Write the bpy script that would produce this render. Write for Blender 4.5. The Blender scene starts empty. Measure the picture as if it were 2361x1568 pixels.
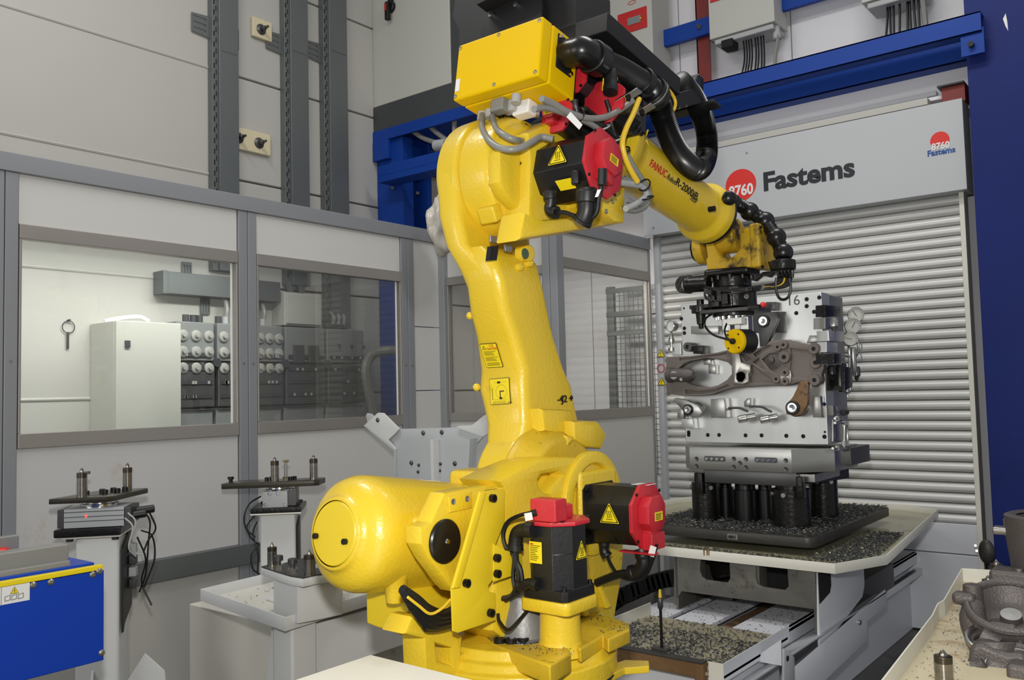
import bpy, bmesh, math, random
from mathutils import Vector, Matrix
random.seed(7)
R = math.radians
SC = bpy.context.scene
COL = SC.collection

# ------------------------------------------------------------ camera
FPX, YAW, PIT, ROL, H = 2023.0, R(38.5215), R(3.3697), R(-1.39665), 1.6
_v = Vector((-math.sin(YAW)*math.cos(PIT), math.cos(YAW)*math.cos(PIT), math.sin(PIT)))
_r = Vector((math.cos(YAW), math.sin(YAW), 0)); _u = _r.cross(_v)
_c, _s = math.cos(ROL), math.sin(ROL)
_r, _u = _c*_r+_s*_u, -_s*_r+_c*_u
CAMP = Vector((0, 0, H))
cd = bpy.data.cameras.new('camera'); co = bpy.data.objects.new('camera', cd); COL.objects.link(co)
m = Matrix((_r, _u, -_v)).transposed().to_4x4(); m.translation = CAMP
co.matrix_world = m
cd.sensor_width = 36; cd.lens = FPX/2361*36; cd.clip_start = .05
SC.camera = co
# ------------------------------------------------------------ light
W = bpy.data.worlds.new('world'); SC.world = W; W.use_nodes = True
W.node_tree.nodes['Background'].inputs[0].default_value = (.96, .97, .98, 1)
W.node_tree.nodes['Background'].inputs[1].default_value = .36
def area(name, loc, size, power, target, color=(1, 1, 1), sizey=None):
    l = bpy.data.lights.new(name, 'AREA'); l.energy = power; l.size = size; l.color = color
    if sizey: l.shape = 'RECTANGLE'; l.size_y = sizey
    o = bpy.data.objects.new(name, l); COL.objects.link(o); o.location = loc
    o.rotation_euler = (Vector(target)-Vector(loc)).to_track_quat('-Z', 'Y').to_euler()
    return o
area('camera_flash', (-.05, .02, 1.86), .09, 62, (-1.6, 3.2, 1.75), (1, .985, .95))
area('hall_lamp', (-3.2, 1.6, 5.6), 1.6, 60, (-3.2, 2.2, 0), (1, .98, .95), .4)
area('booth_lamp', (-4.52, 2.7, 2.6), 2.0, 13, (-5.3, 2.75, 1.3), (1, 1, .95), .08)
area('booth_lamp', (-3.95, 4.95, 2.5), .8, 9, (-4.2, 6.6, 1.6), (1, .93, .84), .1)
area('fixture_glare_fill', (-3.6, -3.2, 2.2), 2.6, 55, (-1.9, 4.5, 1.6), (1, .99, .96), 1.6)  # added fill light behind the camera for glare on the fixture plate; source unseen
for o_ in list(COL.objects):
    if o_.name.startswith('booth'): o_.data.spread = R(120)
area('hall_lamp', (-1.2, 3.6, 5.6), 1.6, 60, (-1.4, 4.2, 0), (1, .98, .95), .4)
SC.view_settings.view_transform = 'Standard'; SC.view_settings.look = 'None'
SC.view_settings.gamma = 1; SC.view_settings.use_curve_mapping = False
SC.view_settings.exposure = 0.0

# ------------------------------------------------------------ helpers
def ray(x, y): return _r*((x-1180.5)/FPX) - _u*((y-784)/FPX) + _v
def A(x, y, ax, val):          # point seen at photo pixel x,y lying on the plane ax = val
    d = ray(x, y); i = 'xyz'.index(ax); return CAMP + d*((val-CAMP[i])/d[i])
def Z(l, x0, y0, s): return [(x0+a/s, y0+b/s) for a, b in l]
# forearm frame: origin on axis J3, pitched 10 degrees down
XR = -1.642
J3 = Vector((XR, 2.313, 2.318)); PF = R(10)
FX, FY, FZ = Vector((1, 0, 0)), Vector((0, math.cos(PF), -math.sin(PF))), Vector((0, math.sin(PF), math.cos(PF)))
def F(x, y, z): return J3 + FX*x + FY*y + FZ*z
def FA(px, py, ax, val):
    n = {'x': FX, 'y': FY, 'z': FZ}[ax]; d = ray(px, py)
    return CAMP + d*((val-(CAMP-J3).dot(n))/d.dot(n))

def lin(c):
    return tuple(((v/255)/12.92 if v/255 <= .04045 else ((v/255+.055)/1.055)**2.4) for v in c)
def mat(name, rgb, rough=.5, metal=0., bump=0., bscale=60., var=0., vscale=3., dirt=None, dscale=6., dth=.6, coat=0., emit=None, aniso=None):
    m = bpy.data.materials.new(name); m.use_nodes = True; nt = m.node_tree; N = nt.nodes; L = nt.links
    b = N['Principled BSDF']; c = lin(rgb)
    b.inputs['Base Color'].default_value = (*c, 1); b.inputs['Roughness'].default_value = rough
    b.inputs['Metallic'].default_value = metal; b.inputs['Coat Weight'].default_value = coat
    b.inputs['Coat Roughness'].default_value = .12
    tc = N.new('ShaderNodeTexCoord'); src = None
    if var or dirt:
        n = N.new('ShaderNodeTexNoise'); n.inputs['Scale'].default_value = vscale; n.inputs['Detail'].default_value = 5
        L.new(tc.outputs['Object'], n.inputs['Vector'])
        mx = N.new('ShaderNodeMix'); mx.data_type = 'RGBA'
        mx.inputs[6].default_value = (*[v*(1-var) for v in c], 1); mx.inputs[7].default_value = (*[min(1, v*(1+var)) for v in c], 1)
        L.new(n.outputs['Fac'], mx.inputs[0]); src = mx.outputs[2]
        if aniso:
            mp = N.new('ShaderNodeMapping'); mp.inputs['Scale'].default_value = aniso
            L.new(tc.outputs['Object'], mp.inputs['Vector']); L.new(mp.outputs[0], n.inputs['Vector'])
    if dirt:
        n2 = N.new('ShaderNodeTexNoise'); n2.inputs['Scale'].default_value = dscale; n2.inputs['Detail'].default_value = 8; n2.inputs['Roughness'].default_value = .7
        L.new(tc.outputs['Object'], n2.inputs['Vector'])
        cr = N.new('ShaderNodeValToRGB'); cr.color_ramp.elements[0].position = dth; cr.color_ramp.elements[1].position = min(1, dth+.12)
        L.new(n2.outputs['Fac'], cr.inputs[0])
        mx2 = N.new('ShaderNodeMix'); mx2.data_type = 'RGBA'; L.new(cr.outputs[0], mx2.inputs[0]); L.new(src, mx2.inputs[6])
        mx2.inputs[7].default_value = (*lin(dirt), 1); src = mx2.outputs[2]
    if src: L.new(src, b.inputs['Base Color'])
    if bump:
        n3 = N.new('ShaderNodeTexNoise'); n3.inputs['Scale'].default_value = bscale; n3.inputs['Detail'].default_value = 3
        L.new(tc.outputs['Object'], n3.inputs['Vector'])
        bp = N.new('ShaderNodeBump'); bp.inputs['Strength'].default_value = bump; bp.inputs['Distance'].default_value = .004
        L.new(n3.outputs['Fac'], bp.inputs['Height']); L.new(bp.outputs[0], b.inputs['Normal'])
    if emit:
        b.inputs['Emission Color'].default_value = (*lin(emit[:3]), 1); b.inputs['Emission Strength'].default_value = emit[3]
    return m
M = {}
M['yellow'] = mat('robot_yellow', (223, 190, 42), .34, bump=.35, bscale=90, var=.06, vscale=6, coat=.35)
M['yellow_smooth'] = mat('sheet_yellow', (222, 192, 34), .38, var=.03)
M['yellow_box'] = mat('box_yellow', (228, 186, 0), .5); M['yellow_box'].node_tree.nodes['Principled BSDF'].inputs['Specular IOR Level'].default_value = .15
M['yellow_dirty'] = mat('greasy_yellow', (196, 160, 38), .4, bump=.3, bscale=60, var=.25, vscale=9, dirt=(52, 40, 22), dscale=8, dth=.5)
M['yellow_swarf'] = mat('swarf_yellow', (208, 174, 40), .4, bump=.3, bscale=60, var=.1, vscale=8, dirt=(50, 40, 18), dscale=38, dth=.6)
M['red'] = mat('motor_red', (186, 34, 46), .42, bump=.15, bscale=80, coat=.2)
M['black'] = mat('motor_black', (22, 22, 24), .34, bump=.15, bscale=60)
M['rubber'] = mat('rubber_black', (20, 20, 21), .42)
M['hose'] = mat('hose_black', (16, 16, 17), .3)
M['oily'] = mat('oily_black', (26, 25, 23), .3, metal=.3, bump=.5, bscale=50, var=.4, vscale=12)
M['boom'] = mat('boom_black', (14, 14, 16), .6)
M['cast_grey'] = mat('cast_collar_grey', (122, 122, 120), .45, metal=.3, bump=.3, var=.1)
M['gripper_alu'] = mat('gripper_aluminium', (182, 184, 184), .35, metal=.35)
M['carrier'] = mat('carrier_plate_steel', (74, 70, 62), .25, metal=.6, var=.3, vscale=8)
M['conduit'] = mat('grey_conduit', (132, 132, 128), .35)
M['plastic'] = mat('grey_plastic', (170, 172, 172), .5)
M['wire_y'] = mat('yellow_wire', (228, 190, 50), .4)
M['wire_g'] = mat('green_wire', (110, 160, 50), .4)
M['steel'] = mat('machined_steel', (176, 176, 172), .3, metal=.9, var=.12, vscale=5, aniso=(2, 2, 14))
M['alu'] = mat('fixture_plate_steel', (206, 207, 206), .36, metal=.75, var=.16, vscale=2.2, aniso=(6, 6, 1.2), dirt=(168, 146, 120), dscale=3.5, dth=.66)
M['steel_dark'] = mat('dark_steel', (92, 92, 92), .38, metal=.8, var=.2, vscale=8)
M['chrome'] = mat('chrome', (205, 205, 205), .14, metal=1)
M['pin'] = mat('pin_steel', (150, 146, 138), .22, metal=1, var=.3, vscale=10, aniso=(1, 1, 6))
M['pin_black'] = mat('pin_black', (84, 78, 68), .28, metal=.9)
M['bolt'] = mat('bolt_zinc', (170, 170, 164), .3, metal=.9)
M['bolt_black'] = mat('bolt_black', (20, 20, 20), .4, metal=.3)
M['white_wall'] = mat('hall_panel_white', (184, 182, 176), .6, var=.03, vscale=1.5, dirt=(176, 170, 158), dscale=2.2, dth=.68)
M['back_white'] = mat('back_wall_white', (222, 221, 224), .6, var=.03, vscale=1.5)
M['infill'] = mat('partition_panel', (202, 201, 197), .5, var=.03, vscale=1.2)
M['infill_stain'] = mat('partition_panel_stained', (194, 193, 192), .5, var=.03, vscale=1.2, dirt=(178, 160, 132), dscale=1.7, dth=.6)
M['post'] = mat('partition_grey', (142, 144, 148), .42, metal=.2, bump=.05)
M['winframe'] = mat('window_aluminium', (160, 155, 150), .4, metal=.5, var=.05)
M['duct'] = mat('duct_steel', (112, 116, 116), .42, metal=.5, var=.06, vscale=3)
M['blue'] = mat('structural_blue', (16, 60, 146), .5, bump=.1, bscale=30, var=.15, vscale=2)
M['blue_scuff'] = mat('column_blue', (10, 32, 102), .55, bump=.25, bscale=25, var=.3, vscale=1.4, dirt=(120, 130, 160), dscale=34, dth=.74)
M['machine_blue'] = mat('machine_blue', (18, 62, 172), .4, var=.06, vscale=2)
M['cabinet'] = mat('cabinet_grey', (184, 184, 176), .5)
M['charcoal'] = mat('charcoal_paint', (62, 64, 66), .5)
M['redbrown'] = mat('oxide_red', (122, 40, 34), .55, var=.1)
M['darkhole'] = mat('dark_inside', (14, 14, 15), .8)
M['shutter'] = mat('shutter_alu', (204, 204, 201), .42, metal=.25, var=.05, vscale=1.0)
M['door_grey'] = mat('machine_light_grey', (184, 187, 190), .45, var=.02)
M['machine_grey'] = mat('machine_grey_low', (210, 212, 218), .45, var=.06, vscale=2)
M['cream'] = mat('tray_cream', (222, 220, 208), .42, var=.03)
M['tray_in'] = mat('tray_oily', (158, 154, 124), .16, var=.12, vscale=4, dirt=(96, 92, 70), dscale=5, dth=.6)
M['tray_rust'] = mat('tray_rusty', (206, 194, 162), .32, var=.08, vscale=4, dirt=(146, 104, 52), dscale=4.0, dth=.56)
M['swarf_bed'] = mat('swarf_bed', (168, 160, 134), .35, var=.15, vscale=5, dirt=(92, 86, 66), dscale=7, dth=.56)
M['tray_white'] = mat('tray_white', (204, 202, 192), .4, var=.05, vscale=4, dirt=(150, 128, 92), dscale=6, dth=.64)
M['white_paint'] = mat('stand_white', (206, 207, 206), .45, bump=.15, bscale=30, var=.04)
M['white_grey'] = mat('bracket_grey_white', (182, 186, 188), .45, bump=.1, bscale=40, var=.05)
M['floor'] = mat('workshop_floor', (84, 82, 80), .38, var=.3, vscale=1.6, dirt=(50, 48, 46), dscale=2.5, dth=.55, bump=.1)
M['cast'] = mat('cast_iron', (116, 108, 102), .55, metal=.35, bump=.4, bscale=260, var=.12, vscale=5)
M['cast_dark'] = mat('cast_iron_dark', (92, 86, 84), .48, metal=.45, bump=.5, bscale=200, var=.2, vscale=7)
M['castmach'] = mat('cast_machined', (168, 164, 158), .28, metal=.9, var=.1)
M['carriage'] = mat('carriage_steel_dirty', (104, 102, 96), .5, metal=.4, bump=.3, bscale=60, var=.3, vscale=7, dirt=(66, 62, 54), dscale=9, dth=.55)
M['pallet'] = mat('pallet_dark', (70, 68, 64), .45, metal=.5, bump=.3, var=.3, vscale=9)
M['brown'] = mat('rusty_brown', (128, 98, 66), .5, metal=.3, bump=.4, bscale=40, var=.35, vscale=8, dirt=(64, 52, 42), dscale=10, dth=.55)
M['chip'] = mat('swarf_chip', (64, 66, 68), .4, metal=.5)
M['chip2'] = mat('swarf_chip_light', (150, 144, 120), .35, metal=.6)
M['wood'] = mat('cream_board', (214, 202, 168), .6, var=.05)
M['sticker_y'] = mat('sticker_yellow', (232, 208, 20), .5)
M['sticker_w'] = mat('sticker_white', (226, 226, 224), .5)
M['ink'] = mat('ink_black', (20, 20, 20), .5)
M['ink_red'] = mat('ink_red', (190, 32, 30), .5)
M['logo_red'] = mat('logo_red', (216, 40, 30), .45)
M['logo_blue'] = mat('logo_blue', (30, 78, 150), .45)
M['logo_dark'] = mat('logo_dark', (20, 24, 30), .45)
M['bag'] = mat('plastic_bag', (188, 182, 172), .3, bump=.3, bscale=14)
M['board'] = mat('switchboard_grey', (128, 130, 130), .4)
M['board_dark'] = mat('switchboard_dark', (74, 74, 74), .3, var=.3, vscale=20)
M['disc'] = mat('fuse_white', (158, 157, 152), .5)
M['led_red'] = mat('red_lamp', (255, 60, 50), .4, emit=(255, 40, 30, 6))
M['label_grey'] = mat('metal_plate', (150, 150, 148), .35, metal=.7)
for k_ in ('blue', 'blue_scuff', 'motor' if False else 'machine_blue'): M[k_].node_tree.nodes['Principled BSDF'].inputs['Specular IOR Level'].default_value = .25
def glass(name, tint, refl, rough=.0, haze=0):
    m = bpy.data.materials.new(name); m.use_nodes = True; N = m.node_tree.nodes; L = m.node_tree.links
    N.remove(N['Principled BSDF']); t = N.new('ShaderNodeBsdfTransparent'); t.inputs[0].default_value = (*tint, 1)
    g = N.new('ShaderNodeBsdfGlossy'); g.inputs['Roughness'].default_value = rough
    lw = N.new('ShaderNodeLayerWeight'); pw = N.new('ShaderNodeMath'); pw.operation = 'POWER'; pw.inputs[1].default_value = 4
    lw.inputs[0].default_value = .5; L.new(lw.outputs['Facing'], pw.inputs[0]); f = N.new('ShaderNodeMath'); f.operation = 'MULTIPLY_ADD'; f.inputs[1].default_value = .5; f.inputs[2].default_value = refl
    L.new(pw.outputs[0], f.inputs[0])
    x = N.new('ShaderNodeMixShader'); L.new(f.outputs[0], x.inputs[0]); L.new(t.outputs[0], x.inputs[1]); L.new(g.outputs[0], x.inputs[2])
    if haze:
        d = N.new('ShaderNodeBsdfDiffuse'); d.inputs[0].default_value = (.5, .49, .46, 1); y = N.new('ShaderNodeMixShader'); y.inputs[0].default_value = haze
        L.new(x.outputs[0], y.inputs[1]); L.new(d.outputs[0], y.inputs[2]); x = y
    L.new(x.outputs[0], N['Material Output'].inputs[0]); return m
M['glass'] = glass('clear_glass', (.96, .975, .965), .03)
M['glass_dusty'] = glass('dusty_glass', (.84, .85, .84), .05, haze=.06)

MW = {}
def thing(name, label, cat, loc=(0, 0, 0), rotz=0, group=None, kind=None):
    o = bpy.data.objects.new(name, None); COL.objects.link(o); o.empty_display_size = .1
    o.location = loc; o.rotation_euler = (0, 0, rotz)
    MW[o.name] = Matrix.Translation(Vector(loc)) @ Matrix.Rotation(rotz, 4, 'Z')
    if kind: o['kind'] = kind
    else: o['label'] = label; o['category'] = cat
    if group: o['group'] = group
    return o
def tag(o, label, cat, group=None):
    o['label'] = label; o['category'] = cat
    if group: o['group'] = group
    return o
def dup(o, parent=None, loc=None, rotz=None, label=None, group=None):
    c = o.copy(); COL.objects.link(c)
    if parent: c.parent = parent
    if loc is not None: c.location = loc
    if rotz is not None: c.rotation_euler = (0, 0, rotz)
    if label: c['label'] = label
    if group: c['group'] = group
    for ch in list(o.children): dup(ch, c)
    return c
def perp(d):
    d = Vector(d).normalized(); a = Vector((0, 0, 1)) if abs(d.z) < .9 else Vector((0, 1, 0))
    e = a.cross(d).normalized(); return e, d.cross(e)
def frame(o, ex, ey, ez):
    m = Matrix((ex, ey, ez)).transposed().to_4x4(); m.translation = Vector(o); return m
def spline(pts, n=8):
    P = [Vector(p) for p in pts]; out = []
    if len(P) < 3: return P
    for i in range(len(P)-1):
        a = P[i-1] if i else P[0]*2-P[1]; b, c = P[i], P[i+1]; d = P[i+2] if i+2 < len(P) else P[-1]*2-P[-2]
        for k in range(n):
            t = k/n
            out.append(.5*((2*b)+(c-a)*t+(2*a-5*b+4*c-d)*t*t+(3*b-a-3*c+d)*t**3))
    out.append(P[-1]); return out
class B:
    def __init__(s): s.bm = bmesh.new()
    def poly(s, loops):
        for l in loops: s.bm.faces.new([s.bm.verts.new(p) for p in l])
        return s
    def boxm(s, m, sx, sy, sz):      # box centred on matrix m
        v = [s.bm.verts.new(m @ Vector((a*sx/2, b*sy/2, c*sz/2))) for a in (-1, 1) for b in (-1, 1) for c in (-1, 1)]
        for f in ((0, 1, 3, 2), (4, 6, 7, 5), (0, 4, 5, 1), (2, 3, 7, 6), (0, 2, 6, 4), (1, 5, 7, 3)): s.bm.faces.new([v[i] for i in f])
        return s
    def box(s, x0, x1, y0, y1, z0, z1, fr=None):
        m = (fr or Matrix()) @ Matrix.Translation(((x0+x1)/2, (y0+y1)/2, (z0+z1)/2))
        return s.boxm(m, abs(x1-x0), abs(y1-y0), abs(z1-z0))
    def prism(s, pts, vec):
        v = Vector(vec); P = [Vector(p) for p in pts]
        n = Vector((0, 0, 0))
        for i in range(len(P)): n += P[i].cross(P[(i+1) % len(P)])
        if n.dot(v) < 0: P.reverse()
        a = [s.bm.verts.new(p) for p in P]; b = [s.bm.verts.new(p+v) for p in P]; k = len(a)
        s.bm.faces.new(a[::-1]); s.bm.faces.new(b)
        for i in range(k): s.bm.faces.new((a[i], a[(i+1) % k], b[(i+1) % k], b[i]))
        return s
    def lathe(s, o, d, prof, n=24, caps=True, ang=None, rot=0):
        o = Vector(o); d = Vector(d).normalized(); e, f = perp(d); rings = []
        for t, r in prof:
            rings.append([s.bm.verts.new(o+d*t+(e*math.cos(2*math.pi*k/n+rot)+f*math.sin(2*math.pi*k/n+rot))*max(r, 1e-5)) for k in range(n)])
        for a, b in zip(rings, rings[1:]):
            for k in range(n): s.bm.faces.new((a[k], a[(k+1) % n], b[(k+1) % n], b[k]))
        if caps: s.bm.faces.new(rings[0][::-1]); s.bm.faces.new(rings[-1])
        return s
    def cyl(s, a, b, r, r2=None, n=20, rot=0):
        a, b = Vector(a), Vector(b); d = b-a
        return s.lathe(a, d, [(0, r), (d.length, r if r2 is None else r2)], n, rot=rot)
    def loft(s, rings, caps=True):
        V = [[s.bm.verts.new(p) for p in r] for r in rings]; n = len(V[0])
        for a, b in zip(V, V[1:]):
            for k in range(n): s.bm.faces.new((a[k], a[(k+1) % n], b[(k+1) % n], b[k]))
        if caps: s.bm.faces.new(V[0][::-1]); s.bm.faces.new(V[-1])
        return s
    def tube(s, pts, r, n=8, sub=8, smooth=True):
        P = spline(pts, sub) if smooth else [Vector(p) for p in pts]
        rings = []; e = None; N = len(P)
        for i, p in enumerate(P):
            d = (P[min(i+1, N-1)]-P[max(i-1, 0)]).normalized()
            if e is None: e = perp(d)[0]
            e = (e-d*e.dot(d)).normalized(); f = d.cross(e)
            rr = r(i/(N-1), i) if callable(r) else r
            rings.append([p+(e*math.cos(2*math.pi*k/n)+f*math.sin(2*math.pi*k/n))*rr for k in range(n)])
        return s.loft(rings)
    def sphere(s, c, r, n=16, sq=(1, 1, 1)):
        m = Matrix.Translation(Vector(c)) @ Matrix.Diagonal((r*sq[0], r*sq[1], r*sq[2], 1))
        bmesh.ops.create_uvsphere(s.bm, u_segments=n, v_segments=n//2+2, radius=1, matrix=m); return s
    def torus(s, c, d, Rr, r, n=24, k=8):
        e, f = perp(d); d = Vector(d).normalized(); c = Vector(c); rings = []
        for i in range(n):
            a = 2*math.pi*i/n; q = e*math.cos(a)+f*math.sin(a)
            rings.append([s.bm.verts.new(c+q*(Rr+r*math.cos(2*math.pi*j/k))+d*(r*math.sin(2*math.pi*j/k))) for j in range(k)])
        for i in range(n):
            a, b = rings[i], rings[(i+1) % n]
            for j in range(k): s.bm.faces.new((a[j], b[j], b[(j+1) % k], a[(j+1) % k]))
        return s
    def build(s, name, ma, parent=None, bev=0, seg=2, world=True, sharp=35, subs=0, kind=None):
        bm = s.bm; bmesh.ops.recalc_face_normals(bm, faces=bm.faces)
        me = bpy.data.meshes.new(name)
        if parent is not None:
            if world: bm.transform(MW[parent.name].inverted())
        for f in bm.faces: f.smooth = True
        for e in bm.edges:
            if len(e.link_faces) == 2 and e.calc_face_angle(0) > R(sharp): e.smooth = False
        bm.to_mesh(me); bm.free()
        return link(name, me, ma, parent, bev, seg, subs, kind)
def link(name, me, ma, parent, bev=0, seg=2, subs=0, kind=None):
    me.materials.clear(); me.materials.append(M[ma] if isinstance(ma, str) else ma)
    o = bpy.data.objects.new(name, me); COL.objects.link(o)
    if parent is not None: o.parent = parent; MW[o.name] = MW[parent.name]
    else: MW[o.name] = Matrix()
    if subs:
        sb = o.modifiers.new('s', 'SUBSURF'); sb.levels = sb.render_levels = subs
    if bev:
        b = o.modifiers.new('b', 'BEVEL'); b.width = bev; b.segments = seg; b.limit_method = 'ANGLE'; b.angle_limit = R(38); b.harden_normals = False
        for p in me.polygons: p.use_smooth = True
        w = o.modifiers.new('w', 'WEIGHTED_NORMAL'); w.keep_sharp = True
        for e in me.edges: e.use_edge_sharp = False
    if kind: o['kind'] = kind
    return o
def flat(name, loops, fr, thick, ma, parent, bev=0, world=True, res=4):
    """plate: 2D loops (outer + holes) in frame fr, extruded thick along fr z"""
    c = bpy.data.curves.new(name, 'CURVE'); c.dimensions = '2D'; c.fill_mode = 'BOTH'; c.extrude = max(thick/2-bev, 0)
    c.bevel_depth = bev; c.bevel_resolution = 1; c.offset = -bev
    for l in loops:
        sp = c.splines.new('POLY'); sp.points.add(len(l)-1)
        for p, q in zip(sp.points, l): p.co = (q[0], q[1], 0, 1)
        sp.use_cyclic_u = True
    o = bpy.data.objects.new('tmp', c); me = bpy.data.meshes.new_from_object(o); bpy.data.objects.remove(o)
    bm = bmesh.new(); bm.from_mesh(me); bmesh.ops.remove_doubles(bm, verts=bm.verts, dist=1e-5)
    bm.transform(fr @ Matrix.Translation((0, 0, thick/2)))
    if parent is not None and world: bm.transform(MW[parent.name].inverted())
    bmesh.ops.recalc_face_normals(bm, faces=bm.faces)
    for f in bm.faces: f.smooth = True
    for e in bm.edges:
        if len(e.link_faces) == 2 and e.calc_face_angle(0) > R(32): e.smooth = False
    bm.to_mesh(me); bm.free(); me.name = name
    return link(name, me, ma, parent)
def circ(cx, cy, r, n=24, ry=None):
    return [(cx+r*math.cos(2*math.pi*k/n), cy+(ry or r)*math.sin(2*math.pi*k/n)) for k in range(n)]
def rrect(x0, y0, x1, y1, r, n=5):
    o = []
    for cx, cy, a0 in ((x1-r, y1-r, 0), (x0+r, y1-r, 90), (x0+r, y0+r, 180), (x1-r, y0+r, 270)):
        for k in range(n+1): a = R(a0+90*k/n); o.append((cx+r*math.cos(a), cy+r*math.sin(a)))
    return o
def text(name, s, fr, size, ma, parent, thick=.0015, bold=0., shear=0, align='LEFT', sx=1., space=1., wrap=None):
    c = bpy.data.curves.new(name, 'FONT'); c.body = s; c.size = size; c.extrude = thick/2; c.offset = bold; c.shear = shear
    c.align_x = align; c.space_character = space; c.resolution_u = 3; c.space_line = .9
    o = bpy.data.objects.new('tmp', c); me = bpy.data.meshes.new_from_object(o); bpy.data.objects.remove(o)
    bm = bmesh.new(); bm.from_mesh(me); bm.transform(Matrix.Diagonal((sx, 1, 1, 1)))
    if wrap:
        for v in bm.verts: v.co = wrap(v.co)
    else: bm.transform(fr)
    if parent is not None: bm.transform(MW[parent.name].inverted())
    bm.to_mesh(me); bm.free(); me.name = name
    return link(name, me, ma, parent)
X_, Y_, Z_ = Vector((1, 0, 0)), Vector((0, 1, 0)), Vector((0, 0, 1))
# frames for plates: on a plane facing -Y (seen from the front), and one facing +X
def frY(y, o=(0, 0)): return frame((o[0], y, o[1]), X_, Z_, -Y_)          # 2D = (x,z), extrude toward -Y
def frX(x): return frame((x, 0, 0), Y_, Z_, X_)                            # 2D = (y,z), extrude toward +X
def PX(l, X): return [(p.y, p.z) for p in (A(a, b, 'x', X) for a, b in l)]
def PY(l, Y): return [(p.x, p.z) for p in (A(a, b, 'y', Y) for a, b in l)]
def frF(x): return frame(F(x, 0, 0), FY, FZ, FX)                           # 2D = forearm (y,z)
def PF_(l, x): return [((p-J3).dot(FY), (p-J3).dot(FZ)) for p in (FA(a, b, 'x', x) for a, b in l)]
# ============================================================ SETTING
def struct(name): return thing(name, '', '', kind='structure')
fl = B().box(-5.6, 2.4, -1.5, 6.9, -.05, 0).build('floor', 'floor'); fl['kind'] = 'structure'
HX = -5.3
wl = struct('wall_left')
for k, (z0, z1) in enumerate([(0, .87), (.87, 1.62), (1.62, 2.39), (2.39, 3.14), (3.14, 3.885), (3.885, 4.64), (4.64, 5.4)]):
    B().box(HX-.1, HX, -1.5, 6.9, z0+.006, z1-.006).build('wall_panel', 'white_wall', wl, bev=.008)
    B().cyl((HX-.003, -1.5, z0), (HX-.003, 3.41, z0), .012, n=8).build('seam_strip', 'white_wall', wl)
B().box(HX-.12, HX-.1, -1.5, 6.9, 0, 5.4).build('wall_core', 'white_wall', wl)
WY = 6.62
wb = struct('wall_back')
for k in range(8):
    x0 = -5.3+k*.96
    B().box(x0+.004, x0+.956, WY, WY+.1, 0, 5.4).build('wall_panel', 'back_white', wb, bev=.006)
B().box(-5.3, 2.4, WY+.1, WY+.12, 0, 5.4).build('wall_core', 'white_wall', wb)

# ---------------- glazed partition (three runs)
PXP = -4.35
zt, zw1, zw0, zr1, zr0 = 2.775, 2.375, 1.46, .775, .66
gp = thing('glazed_partition', 'grey framed partition of white panels and large windows behind the robot', 'partition', (PXP, 3, 0))
ya = A(22, 800, 'x', PXP).y; yb = A(570, 800, 'x', PXP).y; yc = A(940, 800, 'x', PXP).y; yd = A(1022, 800, 'x', PXP).y
YJ = yd; XJ = -3.42; ye = A(1283, 700, 'y', YJ).x
def post_x(y, x=PXP, w=.125, z0=0):
    for s in (-1, 1): B().box(x-.05, x+.012, y+(0 if s > 0 else -w/2)+.0015, y+(w/2 if s > 0 else 0)-.0015, z0, zt-.09).build('post', 'post', gp, bev=.004)
    b = B()
    for z in (.92, 1.8):
        for s in (-1, 1): b.cyl((x+.01, y+s*w*.25, z), (x+.016, y+s*w*.25, z), .006, n=8)
    b.build('screw', 'bolt', gp)
for y in (ya-.03, yb, yc): post_x(y)
B().box(PXP-.05, PXP+.02, ya-.13-.9, yd+.03, zt-.09, zt).build('top_rail', 'post', gp, bev=.004)
def bay(fr, L, rail=False, pane='glass', stain=False, win=True, zb=.775, zw0=zw0, zw1=zw1, fw=.07):
    """fr: local x along run (0..L), y out towards the camera, z up"""
    def bx(n, ma, x0, x1, y0, y1, z0, z1, bev=.003): return B().box(x0, x1, y0, y1, z0, z1, fr).build(n, ma, gp, bev=bev)
    if not win:
        bx('panel', 'infill', 0, L, -.03, 0, zb, zw0+.16); bx('panel', 'infill', 0, L, -.03, 0, zw0+.165, 2.07); bx('panel', 'infill', 0, L, -.03, 0, 2.075, zt-.09); return
    bx('panel', 'infill', 0, L, -.03, 0, zw1+fw, zt-.09)
    bx('panel', 'infill_stain' if stain else 'infill', 0, L, -.03, 0, zb, zw0-fw)
    b = B()
    b.box(0, L, -.035, .014, zw1, zw1+fw, fr).box(0, L, -.035, .014, zw0-fw, zw0, fr)
    b.box(0, .012, -.035, .012, zw0, zw1, fr).box(L-.012, L, -.035, .012, zw0, zw1, fr)
    wf = b.build('window_frame', 'winframe', gp, bev=.003)
    B().box(.012, L-.012, -.02, -.014, zw0, zw1, fr).build('glass_pane', pane, wf)
    B().box(L-.035, L-.028, -.016, -.006, zw0+.002, zw1-.002, fr).build('edge_seal', 'sticker_w', wf)
def frL(y0, x=PXP): return frame((x, y0, 0), Y_, X_, Z_)
bay(frL(ya+.035), yb-ya-.1, stain=True)
bay(frL(yb+.063), yc-yb-.126, pane='glass_dusty', zb=.05)
bay(frL(yc+.063), yd-yc-.1, win=False, zb=.05)
bay(frL(ya-1.0), .83, stain=False)
B().box(PXP-.05, PXP+.03, ya-1.0, yb+.06, zr0, zr1).build('kick_rail', 'duct', gp, bev=.004)
B().box(PXP-.06, PXP-.01, ya-1.0, yb+.02, 0, zr0).build('plinth', 'white_wall', gp, bev=.004)
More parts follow.
